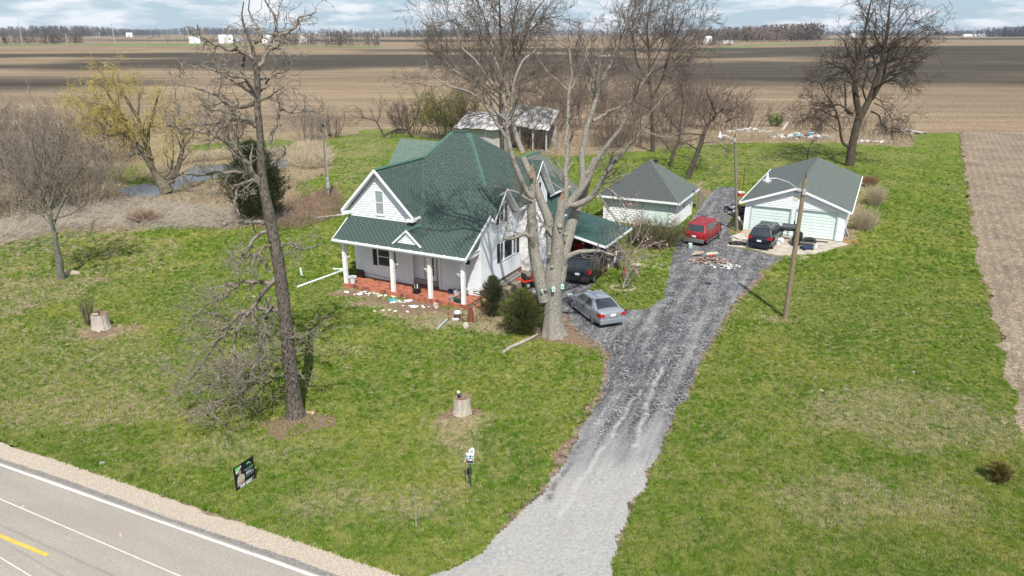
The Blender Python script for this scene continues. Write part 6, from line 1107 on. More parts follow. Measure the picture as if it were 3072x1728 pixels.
grow(w, P, R, Ds, L, [(3.2, 55, .45, .50, .34, .0, 7, .7, 2.3), (3.6, 50, .55, .55, .36, .01, 6, .55, 1.5), (3.4, 48, .55, .7, .32, .02, 4, .3, .8)], .0115)
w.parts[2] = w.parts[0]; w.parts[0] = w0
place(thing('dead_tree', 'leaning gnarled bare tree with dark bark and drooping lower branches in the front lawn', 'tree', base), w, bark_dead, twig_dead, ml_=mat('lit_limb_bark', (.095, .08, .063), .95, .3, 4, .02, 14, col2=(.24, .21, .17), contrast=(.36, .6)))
# ---- B: big pale forked tree by the drive
B4 = z(.4139, .414, 1500, 450); B3 = z(.414, .414, 1250, 0); B5 = z(.3106, .3106, 1850, 150); YB = G(1662, 1005).y
w = Wood(); tr = [((1660, 1014), .78), ((1659, 1000), .66), ((1657, 970), .56), ((1658, 930), .49), ((1658, 890), .49), ((1660, 860), .53), ((1662, 825), .52), ((1664, 790), .42)]
P, R_, L = resample([tuple(RY(u, v, YB)) for (u, v), r_ in tr], [r_ for _, r_ in tr], 16); 
V_, F_ = tube_np(P[None], R_[None], 28); ang_ = np.tile(np.arange(28) * 2 * np.pi / 28, 16); lv = np.repeat(np.arange(16), 28); c_ = np.repeat(P, 28, 0); fl_k = (1 + (.16 * np.exp(-lv / 2.2) + .035) * np.sin(ang_ * 7 + 1)); V_ = c_ + (V_ - c_) * fl_k[:, None]; w.parts[0].append((V_, F_))
thick = [([(325,1090),(296,960),(266,830),(243,720),(236,580),(226,440),(226,350),(236,250),(240,160)], .40,.15,.3, B4), ([(372,960),(376,800),(372,650),(355,500),(310,400),(270,300),(255,230),(200,140),(165,50)], .30,.16,.9, B4), ([(395,1000),(405,850),(418,700),(422,560),(440,450),(440,350)], .44,.2,-.2, B4), ([(425,950),(460,750),(500,600),(540,460),(600,330),(620,230),(660,140),(700,60)], .36,.20,1.2, B4)]
mid_l = [([(228,340),(180,280),(145,200),(110,120),(85,30)], .16,.12,-.5, B4), ([(700,1150),(680,1080),(660,980),(655,850),(645,740),(620,680),(540,590),(470,520),(410,400),(330,370),(300,300),(290,200)], .125,.03,(-.5,-.5), B3), ([(650,1000),(600,920),(545,840),(520,780),(460,720),(400,660),(260,640),(170,590),(80,510),(65,430)], .09,.02,(-.5,-1.2), B3), ([(655,870),(600,830),(560,800),(520,690),(420,600),(330,540),(250,500),(210,450),(160,400),(130,250),(100,180)], .08,.015,(-.5,.6), B3), ([(770,1110),(740,1030),(710,950),(700,890),(690,820),(680,700),(720,540),(760,440),(850,380),(900,300)], .16,.03,(.9,2.0), B3), ([(680,700),(640,600),(600,520),(560,400),(540,280)], .09,.02,(1.4,2.3), B3), ([(460,420),(530,350),(580,300),(600,200),(590,60),(600,-20)], .20,.15,.4, B4), ([(1210,1060),(1220,950),(1260,850),(1290,760),(1330,620),(1380,520),(1430,430),(1460,330),(1500,260),(1560,120),(1600,0)], .15,.04,(.4,1.2), B3), ([(470,420),(560,330),(640,220),(680,110),(740,20)], .19,.13,-.5, B4), ([(1343,1107),(1400,1030),(1480,930),(1540,830),(1570,700),(1640,600),(1720,480)], .13,.03,(-.5,-1.4), B3), ([(480,400),(600,385),(680,330),(720,250),(790,140),(840,60),(900,-10)], .19,.09,-1.2, B4), ([(0,1060),(90,960),(190,840),(270,750),(310,620),(420,500),(500,380)], .09,.02,(-1.2,-2.4), B5), ([(270,780),(400,830),(500,855),(600,800),(750,750)], .04,.01,(-1.8,-3.0), B5), ([(455,420),(480,300),(475,200),(480,100),(490,0),(500,-60)], .16,.11,.3, B4), ([(1075,1050),(1095,900),(1095,780),(1100,660),(1130,540),(1110,420),(1105,340)], .11,.05,(.3,.8), B3), ([(1100,660),(1040,600),(960,530),(900,460),(860,390)], .05,.012,(.6,.9), B3), ([(1100,660),(1180,560),(1220,420),(1250,250),(1330,130)], .06,.012,(.6,1.4), B3), ([(440,860),(490,770),(560,740),(640,735),(710,725),(790,750),(850,770)], .17,.05,-.8, B4), ([(700,730),(720,650),(760,590),(765,520)], .04,.012,(-.6,-1.2), B4), ([(250,720),(235,660),(205,620),(170,600),(130,628),(80,640),(0,657)], .15,.07,-.8, B4), ([(20,650),(50,560),(60,500),(110,470),(180,440)], .03,.01,(-.8,-1.4), B4), ([(100,620),(120,560),(180,530)], .025,.01,(-.7,-1.2), B4), ([(232,370),(180,350),(130,310),(60,290),(0,330)], .10,.03,-1, B4), ([(720,320),(760,400),(800,450),(860,530),(880,600),(900,640)], .07,.02,(-.7,-1.8), B4), ([(1280,880),(1400,800),(1500,770),(1560,720)], .09,.02,(.8,1.3), B3), ([(1290,760),(1270,650),(1290,500),(1330,380),(1400,280),(1420,150)], .07,.015,(.9,1.9), B3), ([(380,620),(330,560),(270,460),(240,430)], .08,.05,.4, B4), ([(600,200),(680,100),(760,40)], .07,.03,(.3,1.2), B4)]
tk = [([fn(*p) for p in q], a, b, c) for q, a, b, c, fn in thick]; ml = [([fn(*p) for p in q], a, b, c) for q, a, b, c, fn in mid_l]
P1, R1, D1, L1 = traced(w, tk, YB, lambda x, y: (x, y), 22, 14, jit=.03); P2, R2_, D2, L2 = traced(w, ml, YB, lambda x, y: (x, y), 20, 9, jit=.1)
lv_ = [(2.0, 42, .5, .42, .17, .05, 7, 1.0, 3.8), (2.8, 42, .5, .5, .2, .05, 5, .6, 2.0), (3.4, 42, .5, .65, .2, .03, 3, .4, 1.1), (3.4, 40, .6, .8, .2, .02, 2, .25, .6)]
sel = [i for i in range(len(ml)) if i not in (0, 6, 8)]
grow(w, P2[sel], R2_[sel], D2[sel], L2[sel], lv_, .009)
# knots, broken stubs
kb = MB(); 
for (u, v, r_) in ((435, 555, .16), (435, 585, .1), (475, 610, .13), (355, 755, .13), (380, 850, .12), (330, 1015, .1)): p = RY(*B4(u, v), YB - .42); kb.blob(p, r_, (1, 1, .9), int(u), 10, 7, .08)
t = place(thing('maple_tree', 'huge pale-barked bare tree with forking trunks beside the drive and farmhouse', 'tree', G(1660, 1012)), w, bark_map, twig_map); inv = Matrix.Translation(-t.location)
o = kb.build('bark_knots', bark_map, t, smooth=True); o.matrix_local = inv
bw = MB(); rr = random.Random(8)
for (a, c, r_) in (((235, 165), (243, 88), .14), ((440, 365), (460, 285), .15)):
    for k in range(7):
        w_ = rr.uniform(-.7, .7) * r_; hh = rr.uniform(.45, 1); p0 = RY(*B4(*a), YB - .12) + Vector((w_, rr.uniform(-.5, .5) * r_, -.25)); p1 = p0 + (RY(*B4(*c), YB - .1) - RY(*B4(*a), YB - .12)) * hh + Vector((rr.uniform(-.04, .04), 0, .25 * hh)); bw.tube([p0, p0.lerp(p1, .5), p1], [r_ * .42, r_ * .28, .008], 4)
o = bw.build('broken_wood', MATS['broken_wood'], t); o.matrix_local = inv
# ---- generic bare tree
def bare(name, label, base, limbs, xy, m0, m1, levels, rmin, group=None, k=8, jit=.1, thick=.045, cat='tree', depth_of=None, cut_top=None):
    w = Wood(); P, R, Ds, L = traced(w, [([xy(*p) for p in q], a, b, c) for q, a, b, c in limbs], base.y, lambda x, y: (x, y), 16, k, jit=jit); P_, R__, D_, L_ = grow(w, P[1:] if len(P) > 1 else P, R[1:] if len(P) > 1 else R, Ds[1:] if len(P) > 1 else Ds, L[1:] if len(P) > 1 else L, levels, rmin, thick=thick)
    return place(thing(name, label, cat, base, 0, group), w, m0, m1), (P_, R__, D_, L_)
idp = lambda x, y: (x, y)
HM = [([(184,838),(180,810),(176,770),(168,740),(165,700)], .30,.15,0), ([(166,705),(155,670),(150,620),(140,560),(135,480),(130,420),(125,340)], .13,.02,.3), ([(166,705),(150,650),(110,600),(60,540),(20,470),(0,420)], .09,.015,-.8), ([(158,680),(180,620),(210,560),(250,500),(290,450)], .09,.015,.9), ([(150,620),(170,540),(190,450),(200,370)], .06,.012,.7), ([(150,620),(110,520),(80,430),(60,360)], .06,.012,.6), ([(140,640),(80,620),(20,600)], .05,.012,-1.2), ([(160,660),(220,640),(270,600),(300,570)], .045,.012,-.8), ([(172,740),(190,730),(205,715),(240,710),(290,695)], .035,.01,-.5), ([(168,730),(150,735),(110,715)], .03,.01,.3), ([(140,560),(165,500),(180,420),(160,340)], .05,.01,-.9), ([(135,520),(100,460),(100,380)], .05,.01,-.7), ([(160,680),(120,640),(60,640)], .05,.01,.5)]
bare('yard_tree', 'small bare tree with greenish trunk at the left of the lawn', G(184, 838), HM, idp, mat('lichen_bark', (.14, .14, .11), .95, .3, 5, .02, 15), twig_gry, [(2.6, 34, .42, .5, .12, .07, 6, .7, 2.6), (3.6, 34, .5, .55, .14, .06, 4, .5, 1.5), (4.2, 36, .55, .7, .14, .04, 3, .3, .9)], .0105)
G6 = z(.3589, .3589, 2400, 0)
GM = [([(410,1400),(418,1360),(425,1290),(440,1200),(470,1060),(500,960)], .62,.42,0), ([(500,970),(460,800),(465,600),(490,500),(520,350),(555,220),(570,100),(600,-20)], .42,.06,1), ([(510,970),(600,800),(640,650),(680,560),(700,400),(740,250),(740,100),(760,-30)], .42,.06,-1), ([(600,830),(700,660),(760,600),(840,530),(900,400),(1000,330),(1100,280)], .26,.05,-2), ([(690,680),(730,480),(760,380),(860,220),(960,80)], .18,.04,2), ([(400,1225),(345,1190),(335,1050),(310,960),(280,880),(220,800),(170,700)], .20,.05,-1), ([(440,960),(380,930),(380,760),(370,690)], .17,.07,.5), ([(440,950),(330,870),(200,890),(100,870)], .13,.03,-2), ([(330,1000),(200,930),(100,900),(60,1000)], .09,.03,2), ([(590,930),(660,960),(690,1060),(740,1070),(800,1100)], .13,.03,-1.5), ([(450,640),(380,560),(280,560),(170,590)], .13,.03,2), ([(690,690),(790,670),(860,720),(900,800)], .11,.03,-3), ([(470,540),(400,430),(370,330),(290,280)], .14,.03,-2), ([(560,860),(520,740),(580,560),(560,480)], .14,.03,-3), ([(740,620),(850,570),(950,600),(1000,680)], .09,.02,1.5), ([(430,700),(330,650),(200,640),(110,600)], .1,.02,-2.5), ([(310,960),(220,980),(140,1080),(120,1150)], .07,.02,-1), ([(620,860),(700,900),(760,980),(780,1080)], .07,.02,2), ([(700,420),(620,300),(640,160),(620,40)], .12,.03,3), ([(760,360),(860,320),(980,240),(1160,170)], .1,.02,0), ([(740,250),(830,150),(900,60),(940,-20)], .09,.02,0), ([(620,800),(660,840),(760,860),(850,960)], .06,.02,-2), ([(280,900),(180,860),(60,880),(0,920)], .06,.02,0)]
bare('rear_tree', 'tall broad dark bare tree behind the double garage at the back of the lawn', G(2550, 497), GM, G6, bark_brn, mat('dark_twig', (.075, .056, .046), .95, .3, .8), [(1.25, 48, .42, .42, .15, -.01, 6, 2.0, 5.8), (1.8, 42, .48, .5, .15, -.015, 4, 1.2, 3.2), (2.1, 40, .5, .65, .15, -.01, 2, .8, 1.9), (1.9, 38, .55, .8, .15, 0, 2, .5, 1.0)], .021, thick=.08)
# fruit trees behind the small garage
EM = [([(2062,535),(2080,492),(2098,445),(2110,405)], .38,.26,0), ([(2110,405),(2123,374),(2148,342),(2167,327),(2192,333)], .22,.05,1), ([(2148,342),(2136,311),(2123,283),(2120,262)], .13,.03,-1), ([(2167,327),(2185,290),(2200,265)], .12,.03,1.5), ([(2173,367),(2198,355),(2229,349)], .11,.03,-1), ([(2110,405),(2060,400),(2010,410)], .10,.03,1), ([(2095,450),(2060,430),(2000,440)], .09,.02,-1.5), ([(2192,333),(2220,310),(2250,290)], .08,.02,0), ([(2104,430),(2150,425),(2180,450)], .06,.02,-1), ([(2123,374),(2090,330),(2070,290)], .08,.02,2)]
ftl = [(2.0, 50, .45, .45, .2, .03, 6, 1.2, 3.6), (2.6, 46, .5, .5, .2, .02, 4, .8, 2.0), (3.0, 44, .5, .65, .2, .01, 2, .5, 1.1), (2.5, 44, .5, .65, .2, .01, 2, .3, .7)]
bare('fruit_tree', 'leaning bare fruit tree directly behind the right corner of the small block garage', G(2062, 535), EM, idp, bark_brn, twig_brn, ftl, .015, thick=.07)
FM = [([(2013,500),(2017,460),(2036,430),(2039,395)], .24,.17,0), ([(2039,395),(2045,350),(2050,300),(2040,250)], .15,.03,0), ([(2036,430),(2080,420),(2120,400)], .09,.02,-1), ([(2017,460),(1985,420),(1960,380)], .1,.02,1), ([(2039,395),(2000,350),(1985,300)], .1,.02,-1), ([(2045,350),(2090,310),(2110,270)], .08,.02,1.5), ([(2017,462),(2060,470),(2090,500)], .06,.02,-1)]
bare('fruit_tree', 'small upright bare fruit tree behind the peak of the small block garage', G(2013, 500), FM, idp, bark_brn, twig_brn, ftl, .015, thick=.07)
# tall trees beyond the farmhouse
CM = [([(1506,455),(1504,390),(1503,300),(1506,230)], .34,.28,0), ([(1506,230),(1506,150),(1500,60),(1498,-10)], .27,.10,0), ([(1504,320),(1540,260),(1548,190),(1575,110),(1600,40),(1640,-10)], .22,.06,-1.5), ([(1548,190),(1535,110),(1545,40),(1560,-20)], .16,.04,1), ([(1505,260),(1470,190),(1440,120),(1420,60)], .14,.04,2), ([(1506,170),(1470,110),(1450,40),(1420,-10)], .11,.03,-2), ([(1575,110),(1620,60),(1690,45)], .10,.03,0), ([(1504,300),(1460,270),(1410,260)], .10,.03,-2), ([(1520,290),(1570,270),(1620,280),(1650,320)], .09,.03,2), ([(1504,350),(1450,340),(1400,350)], .08,.02,1), ([(1506,130),(1540,60),(1530,-10)], .09,.03,2), ([(1540,260),(1600,220),(1650,170)], .09,.02,3), ([(1506,90),(1470,40),(1480,-10)], .07,.02,3), ([(1504,330),(1440,250),(1380,200),(1330,140)], .11,.03,1), ([(1505,280),(1560,240),(1640,230),(1690,180)], .10,.03,-1), ([(1506,200),(1460,120),(1390,80),(1340,60)], .10,.03,0), ([(1504,370),(1580,330),(1640,300)], .08,.02,1), ([(1506,150),(1580,90),(1650,80)], .08,.02,2)]
tl = [(1.5, 46, .48, .42, .14, .05, 6, 2.4, 6.5), (1.5, 40, .5, .5, .15, .03, 4, 1.6, 3.8), (1.8, 38, .5, .65, .15, .02, 3, 1.0, 2.2), (1.4, 36, .55, .8, .15, 0, 2, .6, 1.2)]
bare('tall_tree', 'tall brown bare tree rising behind the old barn and farmhouse roof', G(1506, 455), CM, idp, bark_brn, mat('tall_twig', (.145, .115, .092), .95, .3, .8), tl, .021, thick=.08)
DM = [([(1958,455),(1958,390),(1955,320),(1950,250)], .33,.25,0), ([(1950,250),(1948,170),(1940,90),(1950,20),(1960,-20)], .22,.06,0), ([(1955,300),(1990,230),(2010,150),(2040,80),(2060,30)], .19,.04,-2), ([(1952,260),(1910,190),(1900,120),(1880,40)], .16,.04,2), ([(1955,200),(1990,130),(2000,50),(2010,-10)], .12,.03,2), ([(1958,350),(2010,310),(2060,270)], .11,.03,2), ([(1957,330),(1900,300),(1850,290)], .10,.03,-2), ([(1950,150),(1910,90),(1930,20)], .09,.03,-3), ([(2010,150),(2060,110),(2090,80)], .08,.02,0), ([(1990,230),(2050,190),(2100,140)], .09,.02,1), ([(1958,380),(1990,350),(2030,350)], .07,.02,-2), ([(1955,260),(1890,220),(1850,150),(1840,90)], .09,.02,1), ([(1952,220),(2030,180),(2080,120),(2110,60)], .09,.02,0), ([(1957,310),(2040,260),(2100,240)], .08,.02,1), ([(1956,390),(1900,360),(1860,350)], .07,.02,-1)]
bare('tall_tree', 'tall greyish bare tree behind the small block garage, right of the big pale tree', G(1958, 455), DM, idp, bark_brn, mat('tall_twig2', (.16, .13, .11), .95, .3, .8), tl, .021, thick=.08)
# orchard trees in the grass behind the farmhouse
OM = [([(1236,412),(1228,395),(1222,388)], .24,.2,0), ([(1222,388),(1195,386),(1165,400),(1153,408)], .17,.13,0), ([(1153,408),(1135,375),(1125,362)], .13,.10,0), ([(1125,362),(1100,355),(1060,350),(1030,330)], .09,.02,1), ([(1130,370),(1140,345),(1140,310),(1145,285)], .08,.02,-1), ([(1125,362),(1115,340),(1105,315)], .06,.02,1), ([(1090,355),(1080,330),(1060,310)], .05,.02,-1), ([(1228,390),(1250,350),(1262,300),(1275,265)], .14,.03,1), ([(1222,388),(1215,350),(1225,310)], .09,.02,-1), ([(1153,408),(1155,415),(1158,440)], .05,.02,0), ([(1250,350),(1285,320),(1300,285)], .08,.02,0)]
bare('orchard_tree', 'low leaning bare orchard tree in the grass left behind the farmhouse roof', G(1236, 412), OM, idp, bark_brn, twig_brn, [(1.6, 50, .4, .45, .2, .06, 6, .6, 2.6), (2.8, 44, .46, .5, .2, .04, 4, .4, 1.4), (3.4, 42, .5, .65, .2, .03, 3, .25, .8)], .017, thick=.07)
# ---- weeping willow
W6 = z(.414, .414, 0, 0)
WM = [([(1215,1400),(1190,1350),(1150,1290)], .8,.55,0), ([(1150,1300),(1100,1220),(1070,1050),(1000,850),(900,700),(800,560)], .38,.06,1), ([(1120,1250),(1060,1150),(960,1000),(930,950),(900,850),(790,700),(740,610)], .3,.05,-1.5), ([(1240,1330),(1300,1180),(1330,1060),(1320,900),(1280,780)], .32,.05,2), ([(1070,1050),(1080,900),(1120,780),(1160,660)], .2,.04,-1), ([(960,1010),(850,960),(760,880),(700,700),(660,640)], .18,.04,1.5), ([(1120,1150),(1000,1110),(900,1130),(760,1150)], .16,.03,-2), ([(1330,1060),(1400,980),(1420,900)], .14,.03,-1), ([(1210,1290),(1330,1260),(1450,1270),(1540,1270)], .16,.05,-2), ([(1000,850),(1010,700),(960,560)], .13,.03,1), ([(900,850),(760,760),(620,740),(540,680)], .12,.03,-1), ([(930,950),(820,990),(700,960),(560,900)], .12,.03,2), ([(1170,1300),(1240,1240),(1260,1100),(1240,950)], .18,.04,-1), ([(740,900),(620,850),(500,760)], .09,.03,3), ([(840,960),(700,1040),(560,1040)], .09,.03,-2)]
wb_ = mat('willow_bark', (.14, .12, .075), .95, .35, 2, .02, 8); wy = mat('willow_strand', (.44, .35, .10), .9, .25, .6)
wt, (P, R, Ds, L) = bare('willow_tree', 'broad willow with yellow weeping twigs and several dark trunks beside the pond', G(503, 580), WM, W6, wb_, mat('willow_twig', (.20, .155, .085), .95, .3, .8), [(1.3, 46, .45, .42, .17, .06, 6, 1.4, 4.2), (1.8, 42, .5, .5, .17, .03, 4, 1.0, 2.6)], .018, thick=.08)
p, D, Ln, Rn = spawn(P, R, Ds, L, 5.5, .1, 50, .9, .4, .012, 1.0, 2.6); keep_ = (p[:, 2] > 4.0) | (T_R.random(len(p)) < .2); P, R, Ds = level(p[keep_], D[keep_], Ln[keep_], np.full(keep_.sum(), .013), 3, .14, -.3); w = Wood(); w.add(1, P, np.full(R.shape, .0125), 3); print('willow strands', len(P)); o = w.build(1, 'strands', wy, wt); o.matrix_local = Matrix.Translation(-wt.location)
# magnolia with pink buds
MM = [([(1868,866),(1872,850),(1878,835)], .07,.06,0), ([(1872,850),(1890,815),(1910,790),(1935,765)], .05,.015,-.3), ([(1878,835),(1876,800),(1880,770),(1895,730),(1890,690)], .05,.012,.3), ([(1878,835),(1890,800),(1900,760),(1930,720),(1950,680)], .045,.012,.8), ([(1874,845),(1866,800),(1850,770),(1830,750)], .04,.01,-.5), ([(1880,770),(1850,720),(1840,680)], .035,.01,0), ([(1895,780),(1940,770),(1990,760)], .03,.01,-.9), ([(1895,730),(1920,690),(1925,640),(1900,610)], .03,.01,1), ([(1870,866),(1895,835),(1930,805)], .04,.015,-.6), ([(1900,760),(1950,735),(2000,720)], .03,.01,.5), ([(1880,690),(1870,640),(1860,610)], .025,.01,.6)]
mgt, (P, R, Ds, L) = bare('magnolia_tree', 'small multi-stemmed magnolia with faded pink blossom in a stone ring', G(1868, 866), MM, idp, mat('magnolia_bark', (.27, .245, .22), .9, .2, 6), mat('magnolia_twig', (.24, .195, .175), .9, .2), [(3.6, 45, .42, .5, .16, .02, 5, .35, 1.4), (4.6, 42, .5, .6, .16, .0, 4, .2, .8), (4.2, 40, .5, .7, .16, 0, 3, .12, .4)], .0075)
tip = P[:, -1][T_R.random(len(P)) < .5]; b = MB(); rr = random.Random(3)
for q in tip[:2600]:
    M = Matrix.Translation(tuple(q)) @ Matrix.Rotation(rr.uniform(0, 6), 4, 'Z') @ Matrix.Rotation(rr.uniform(-1, 1), 4, 'X'); s_ = rr.uniform(.028, .06); b.k = rr.choice((0, 0, 1)); b.add([M @ Vector(v) for v in ((-s_, 0, 0), (s_, 0, 0), (0, 0, s_ * 2), (0, s_, s_))], [(0, 1, 2), (0, 1, 3), (1, 3, 2)])
o = b.build('blossom', [mat('pink_petal', (.58, .30, .34), .8, .2), mat('brown_petal', (.36, .22, .19), .8, .2)], mgt); o.matrix_local = Matrix.Translation(-mgt.location); stuff(o)
# sapling by the sign
SM = [([(1249,1582),(1248,1560),(1247,1530),(1245,1490),(1240,1450)], .035,.006,0), ([(1248,1560),(1220,1535),(1190,1530)], .009,.004,.1), ([(1248,1550),(1275,1530),(1300,1528)], .009,.004,-.1)]
bare('sapling', 'leafless grey sapling in the lawn below the small post sign', G(1249, 1582), SM, idp, mat('magnolia_bark', (.27, .245, .22)), twig_gry, [(12, 58, .5, .35, .10, .06, 5, .2, .75), (8, 40, .4, .6, .12, .04, 4, .1, .3)], .004, jit=0)
SM = [([(2422,478),(2424,455),(2432,430),(2445,410)], .09,.03,0), ([(2424,455),(2405,440),(2395,428)], .05,.015,0)]
bare('sapling', 'thin young tree just behind the ridge of the double garage', G(2420, 480), SM, idp, twig_brn, twig_brn, [(1.6, 45, .5, .5, .15, .05, 5, .6, 1.8), (2.5, 42, .5, .6, .15, .03, 4, .3, .9)], .014)
# ================================================================ SHRUBS AND EVERGREENS
def shrub(name, label, base, r_, h, n, m, rmin, seed, group=None, cat='bush', spread=.55, kids=((3.0, 35, .45, .6, .14, .05, 4, .2, 1.5), (4, 35, .5, .7, .14, .03, 3, .1, .8)), r0=.03, trop=.08, gn=.12, leaves=None, stf=False):
    global T_R
    T_R = np.random.default_rng(seed); a = T_R.uniform(0, 2 * np.pi, n); d = np.sqrt(T_R.random(n)); P0 = np.stack([base.x + r_ * .45 * d * np.cos(a), base.y + r_ * .45 * d * np.sin(a), np.zeros(n)], -1); D = unit(np.stack([spread * d * np.cos(a), spread * d * np.sin(a), np.ones(n)], -1)); L = h * T_R.uniform(.55, 1.05, n)
    w = Wood(); P, R, Ds = level(P0, D, L, np.full(n, r0), 6, gn, trop); w.add(1, P, np.maximum(R, rmin), 4); P, R, Ds, L = grow(w, P, R, Ds, L, kids, rmin, thick=9)
    if stf: o = w.build(1, name, m, None); o['label'] = label; o['category'] = cat; return stuff(o)
    t = thing(name, label, cat, base, 0, group); o = w.build(1, 'stems', m, t); o.matrix_local = Matrix.Translation(-t.location)
    if leaves:
        lm, cnt, sz = leaves; q = P.reshape(-1, 3); q = q[T_R.integers(0, len(q), cnt)] + T_R.normal(0, sz, (cnt, 3)); leafcloud('leaves', q, sz, lm, t, seed)
    return t
def leafcloud(name, q, sz, m, parent, seed, up=.0, kind=True):
    r = np.random.default_rng(seed); n = len(q); a = unit(r.normal(0, 1, (n, 3))); b = unit(np.cross(a, r.normal(0, 1, (n, 3)))); s = sz * r.uniform(.5, 1.3, n)[:, None]
    V = np.stack([q - a * s * .5, q + a * s * .5, q + b * s * 1.3], 1).reshape(-1, 3); o = np_mesh(name, V, np.arange(3 * n).reshape(-1, 3), m, parent)
    if parent: o.matrix_local = Matrix.Translation(-parent.location)
    return stuff(o) if kind else o
def cedar(label, base, r_, h, n, m, seed, squash=1.0, low=.0, sz=.05):
    """conical evergreen: trunk, boughs and thousands of small scale-leaf sprays"""
    r = np.random.default_rng(seed); t = thing('cedar_tree', label, 'evergreen', base, 0); MB().tube([(0, 0, 0), (.02, 0, h * .9)], [.09, .02], 8).build('trunk', bark_brn, t)
    nb = int(n / 55); zz = r.uniform(low, 1, nb) ** .9; a = r.uniform(0, 2 * np.pi, nb); prof = r_ * np.clip(1.05 * (1 - zz) ** .62 * (.45 + .75 * np.minimum(1, zz / .28)), .05, 1) * (1 + r.uniform(-.38, .22, nb)); tipx, tipy, tipz = prof * np.cos(a), prof * np.sin(a), zz * h + prof * .45
    V = []; w = Wood(); P0 = np.stack([np.zeros(nb), np.zeros(nb), zz * h * .85], -1); P1 = np.stack([tipx, tipy, tipz], -1); bw_ = np.stack([P0, (P0 + P1) / 2 + [0, 0, -.04], P1], 1); w.add(1, bw_, np.tile([.02, .012, .005], (nb, 1)), 3)
    o = w.build(1, 'boughs', bark_brn, t)
    per = 55; s_ = r.random((nb, per)) ** .55; q = P0[:, None] * (1 - s_[..., None]) + P1[:, None] * s_[..., None] + r.normal(0, 1, (nb, per, 3)) * (r_ * .075 * (1.2 - .5 * s_))[..., None]; q = q.reshape(-1, 3); q = q[q[:, 2] > .02]; d = unit(q * [1, 1, .0] + [0, 0, r_ * .9]); b = unit(np.cross(d, r.normal(0, 1, q.shape))); L = sz * r.uniform(.7, 1.8, len(q))[:, None]
    V = np.stack([q - b * L * .22, q + b * L * .22, q + d * L * 1.5 + r.normal(0, 1, q.shape) * L * .25], 1).reshape(-1, 3); o = np_mesh('foliage', V, np.arange(len(V)).reshape(-1, 3), m, t); stuff(o); return t
ced = mat('cedar_green', (.060, .080, .018), .85, .4, 5, col2=(.15, .155, .035)); ced_d = mat('cedar_dark', (.022, .040, .013), .85, .4, 3, col2=(.055, .07, .02)); ced_y = mat('juniper_yellow', (.15, .14, .03), .85, .4, 6, col2=(.32, .26, .07)); ced_m = mat('cedar_mid', (.045, .065, .028), .85, .4, 5, col2=(.12, .13, .05))
cedar('bushy yellow-green cedar standing left of the big trunk', G(1568, 1002), 1.28, 2.5, 26000, ced, 1, sz=.06); cedar('slender darker cedar between the porch end and the bushy cedar', G(1480, 950), .85, 2.5, 13000, ced_m, 2, sz=.055); cedar('dark dense cedar behind the trunk of the leaning dead tree', G(778, 665), 2.7, 7.0, 32000, ced_d, 3, sz=.13); cedar('small round yellowish juniper in the lawn at the lower right', G(2990, 1448), .5, .85, 7000, ced_y, 4, sz=.04)
yb = mat('budding_leaf', (.19, .195, .035), .85, .3, 1); tw = [((3.0, 35, .45, .6, .14, .05, 4, .3, 2.0), (2.6, 35, .5, .7, .14, .03, 3, .2, 1.1))]
shrub('budding_shrub', 'big shrub with yellow-green buds behind the farmhouse roof, left of the old barn', G(1345, 415), 5.2, 7.0, 70, twig_brn, .02, 51, spread=.75, kids=((1.1, 35, .5, .6, .14, .04, 4, .8, 3), (1.7, 35, .5, .7, .14, .03, 3, .4, 1.5)), leaves=(yb, 16000, .12))
shrub('lilac_bush', 'brushy bare shrub at the left behind the farmhouse, beside the orchard tree', G(1225, 400), 4.5, 5.2, 60, twig_brn, .02, 52, spread=.7, kids=((1.2, 35, .5, .6, .14, .05, 4, .6, 2.5), (1.7, 35, .5, .7, .14, .03, 3, .3, 1.2)))
shrub('hedge_bush', 'dense brown and green bush between the magnolia and the small block garage', G(1960, 735), 2.6, 2.2, 220, mat('green_brown_twig', (.11, .095, .045), .9, .35, 3), .008, 53, spread=1.1, trop=0, kids=((3, 45, .5, .6, .2, .02, 4, .3, 1.2), (4, 45, .5, .7, .2, .0, 3, .2, .6)), leaves=(mat('bud_green', (.11, .12, .03), .85, .3, 1), 9000, .04))
shrub('twig_shrub', 'thin reddish-brown twiggy shrub beside the left stump', G(268, 975), .35, 1.9, 46, twig_brn, .006, 54, spread=.22, trop=.05, gn=.05, kids=((3, 25, .3, .6, .08, .05, 4, .15, .6),), r0=.009)
shrub('brown_tuft', 'round tuft of tan dry stems in the weeds by the pond', G(432, 668), 1.3, 1.3, 500, mat('tan_stem', (.30, .21, .14), .95, .2), .012, 55, spread=1.3, trop=-.05, kids=((2, 30, .4, .6, .1, 0, 3, .2, .6),), r0=.014)
for i, (u, v, rr_, hh, lab) in enumerate(((2590, 690, 1.3, 1.9, 'tall dry blond shrub along the right wall of the double garage, nearer one'), (2625, 615, 1.3, 1.9, 'dry blond shrub halfway along the right wall of the double garage'), (2607, 560, 1.2, 1.3, 'low reddish brown weeds by the rear right corner of the double garage'))):
    shrub('dry_shrub', lab, G(u, v), rr_, hh, 150, mat(('blond_stem', 'blond_stem', 'red_brown_stem')[i], ((.42, .34, .23), (.42, .34, .23), (.24, .12, .07))[i], .95, .25), .009, 60 + i, 'dry shrubs along the double garage' if i < 2 else None, spread=.45, kids=((2.5, 30, .4, .6, .12, .02, 4, .2, .9), (3, 30, .4, .6, .1, 0, 3, .1, .4)), r0=.012)
shrub('green_bush', 'small leafy bright green bush behind the back rubbish', G(2325, 378), 1.8, 2.2, 40, twig_brn, .015, 65, leaves=(mat('fresh_leaf', (.12, .20, .03), .85, .3, 1), 3500, .09), kids=((2, 35, .5, .6, .14, .04, 4, .4, 1.4),))
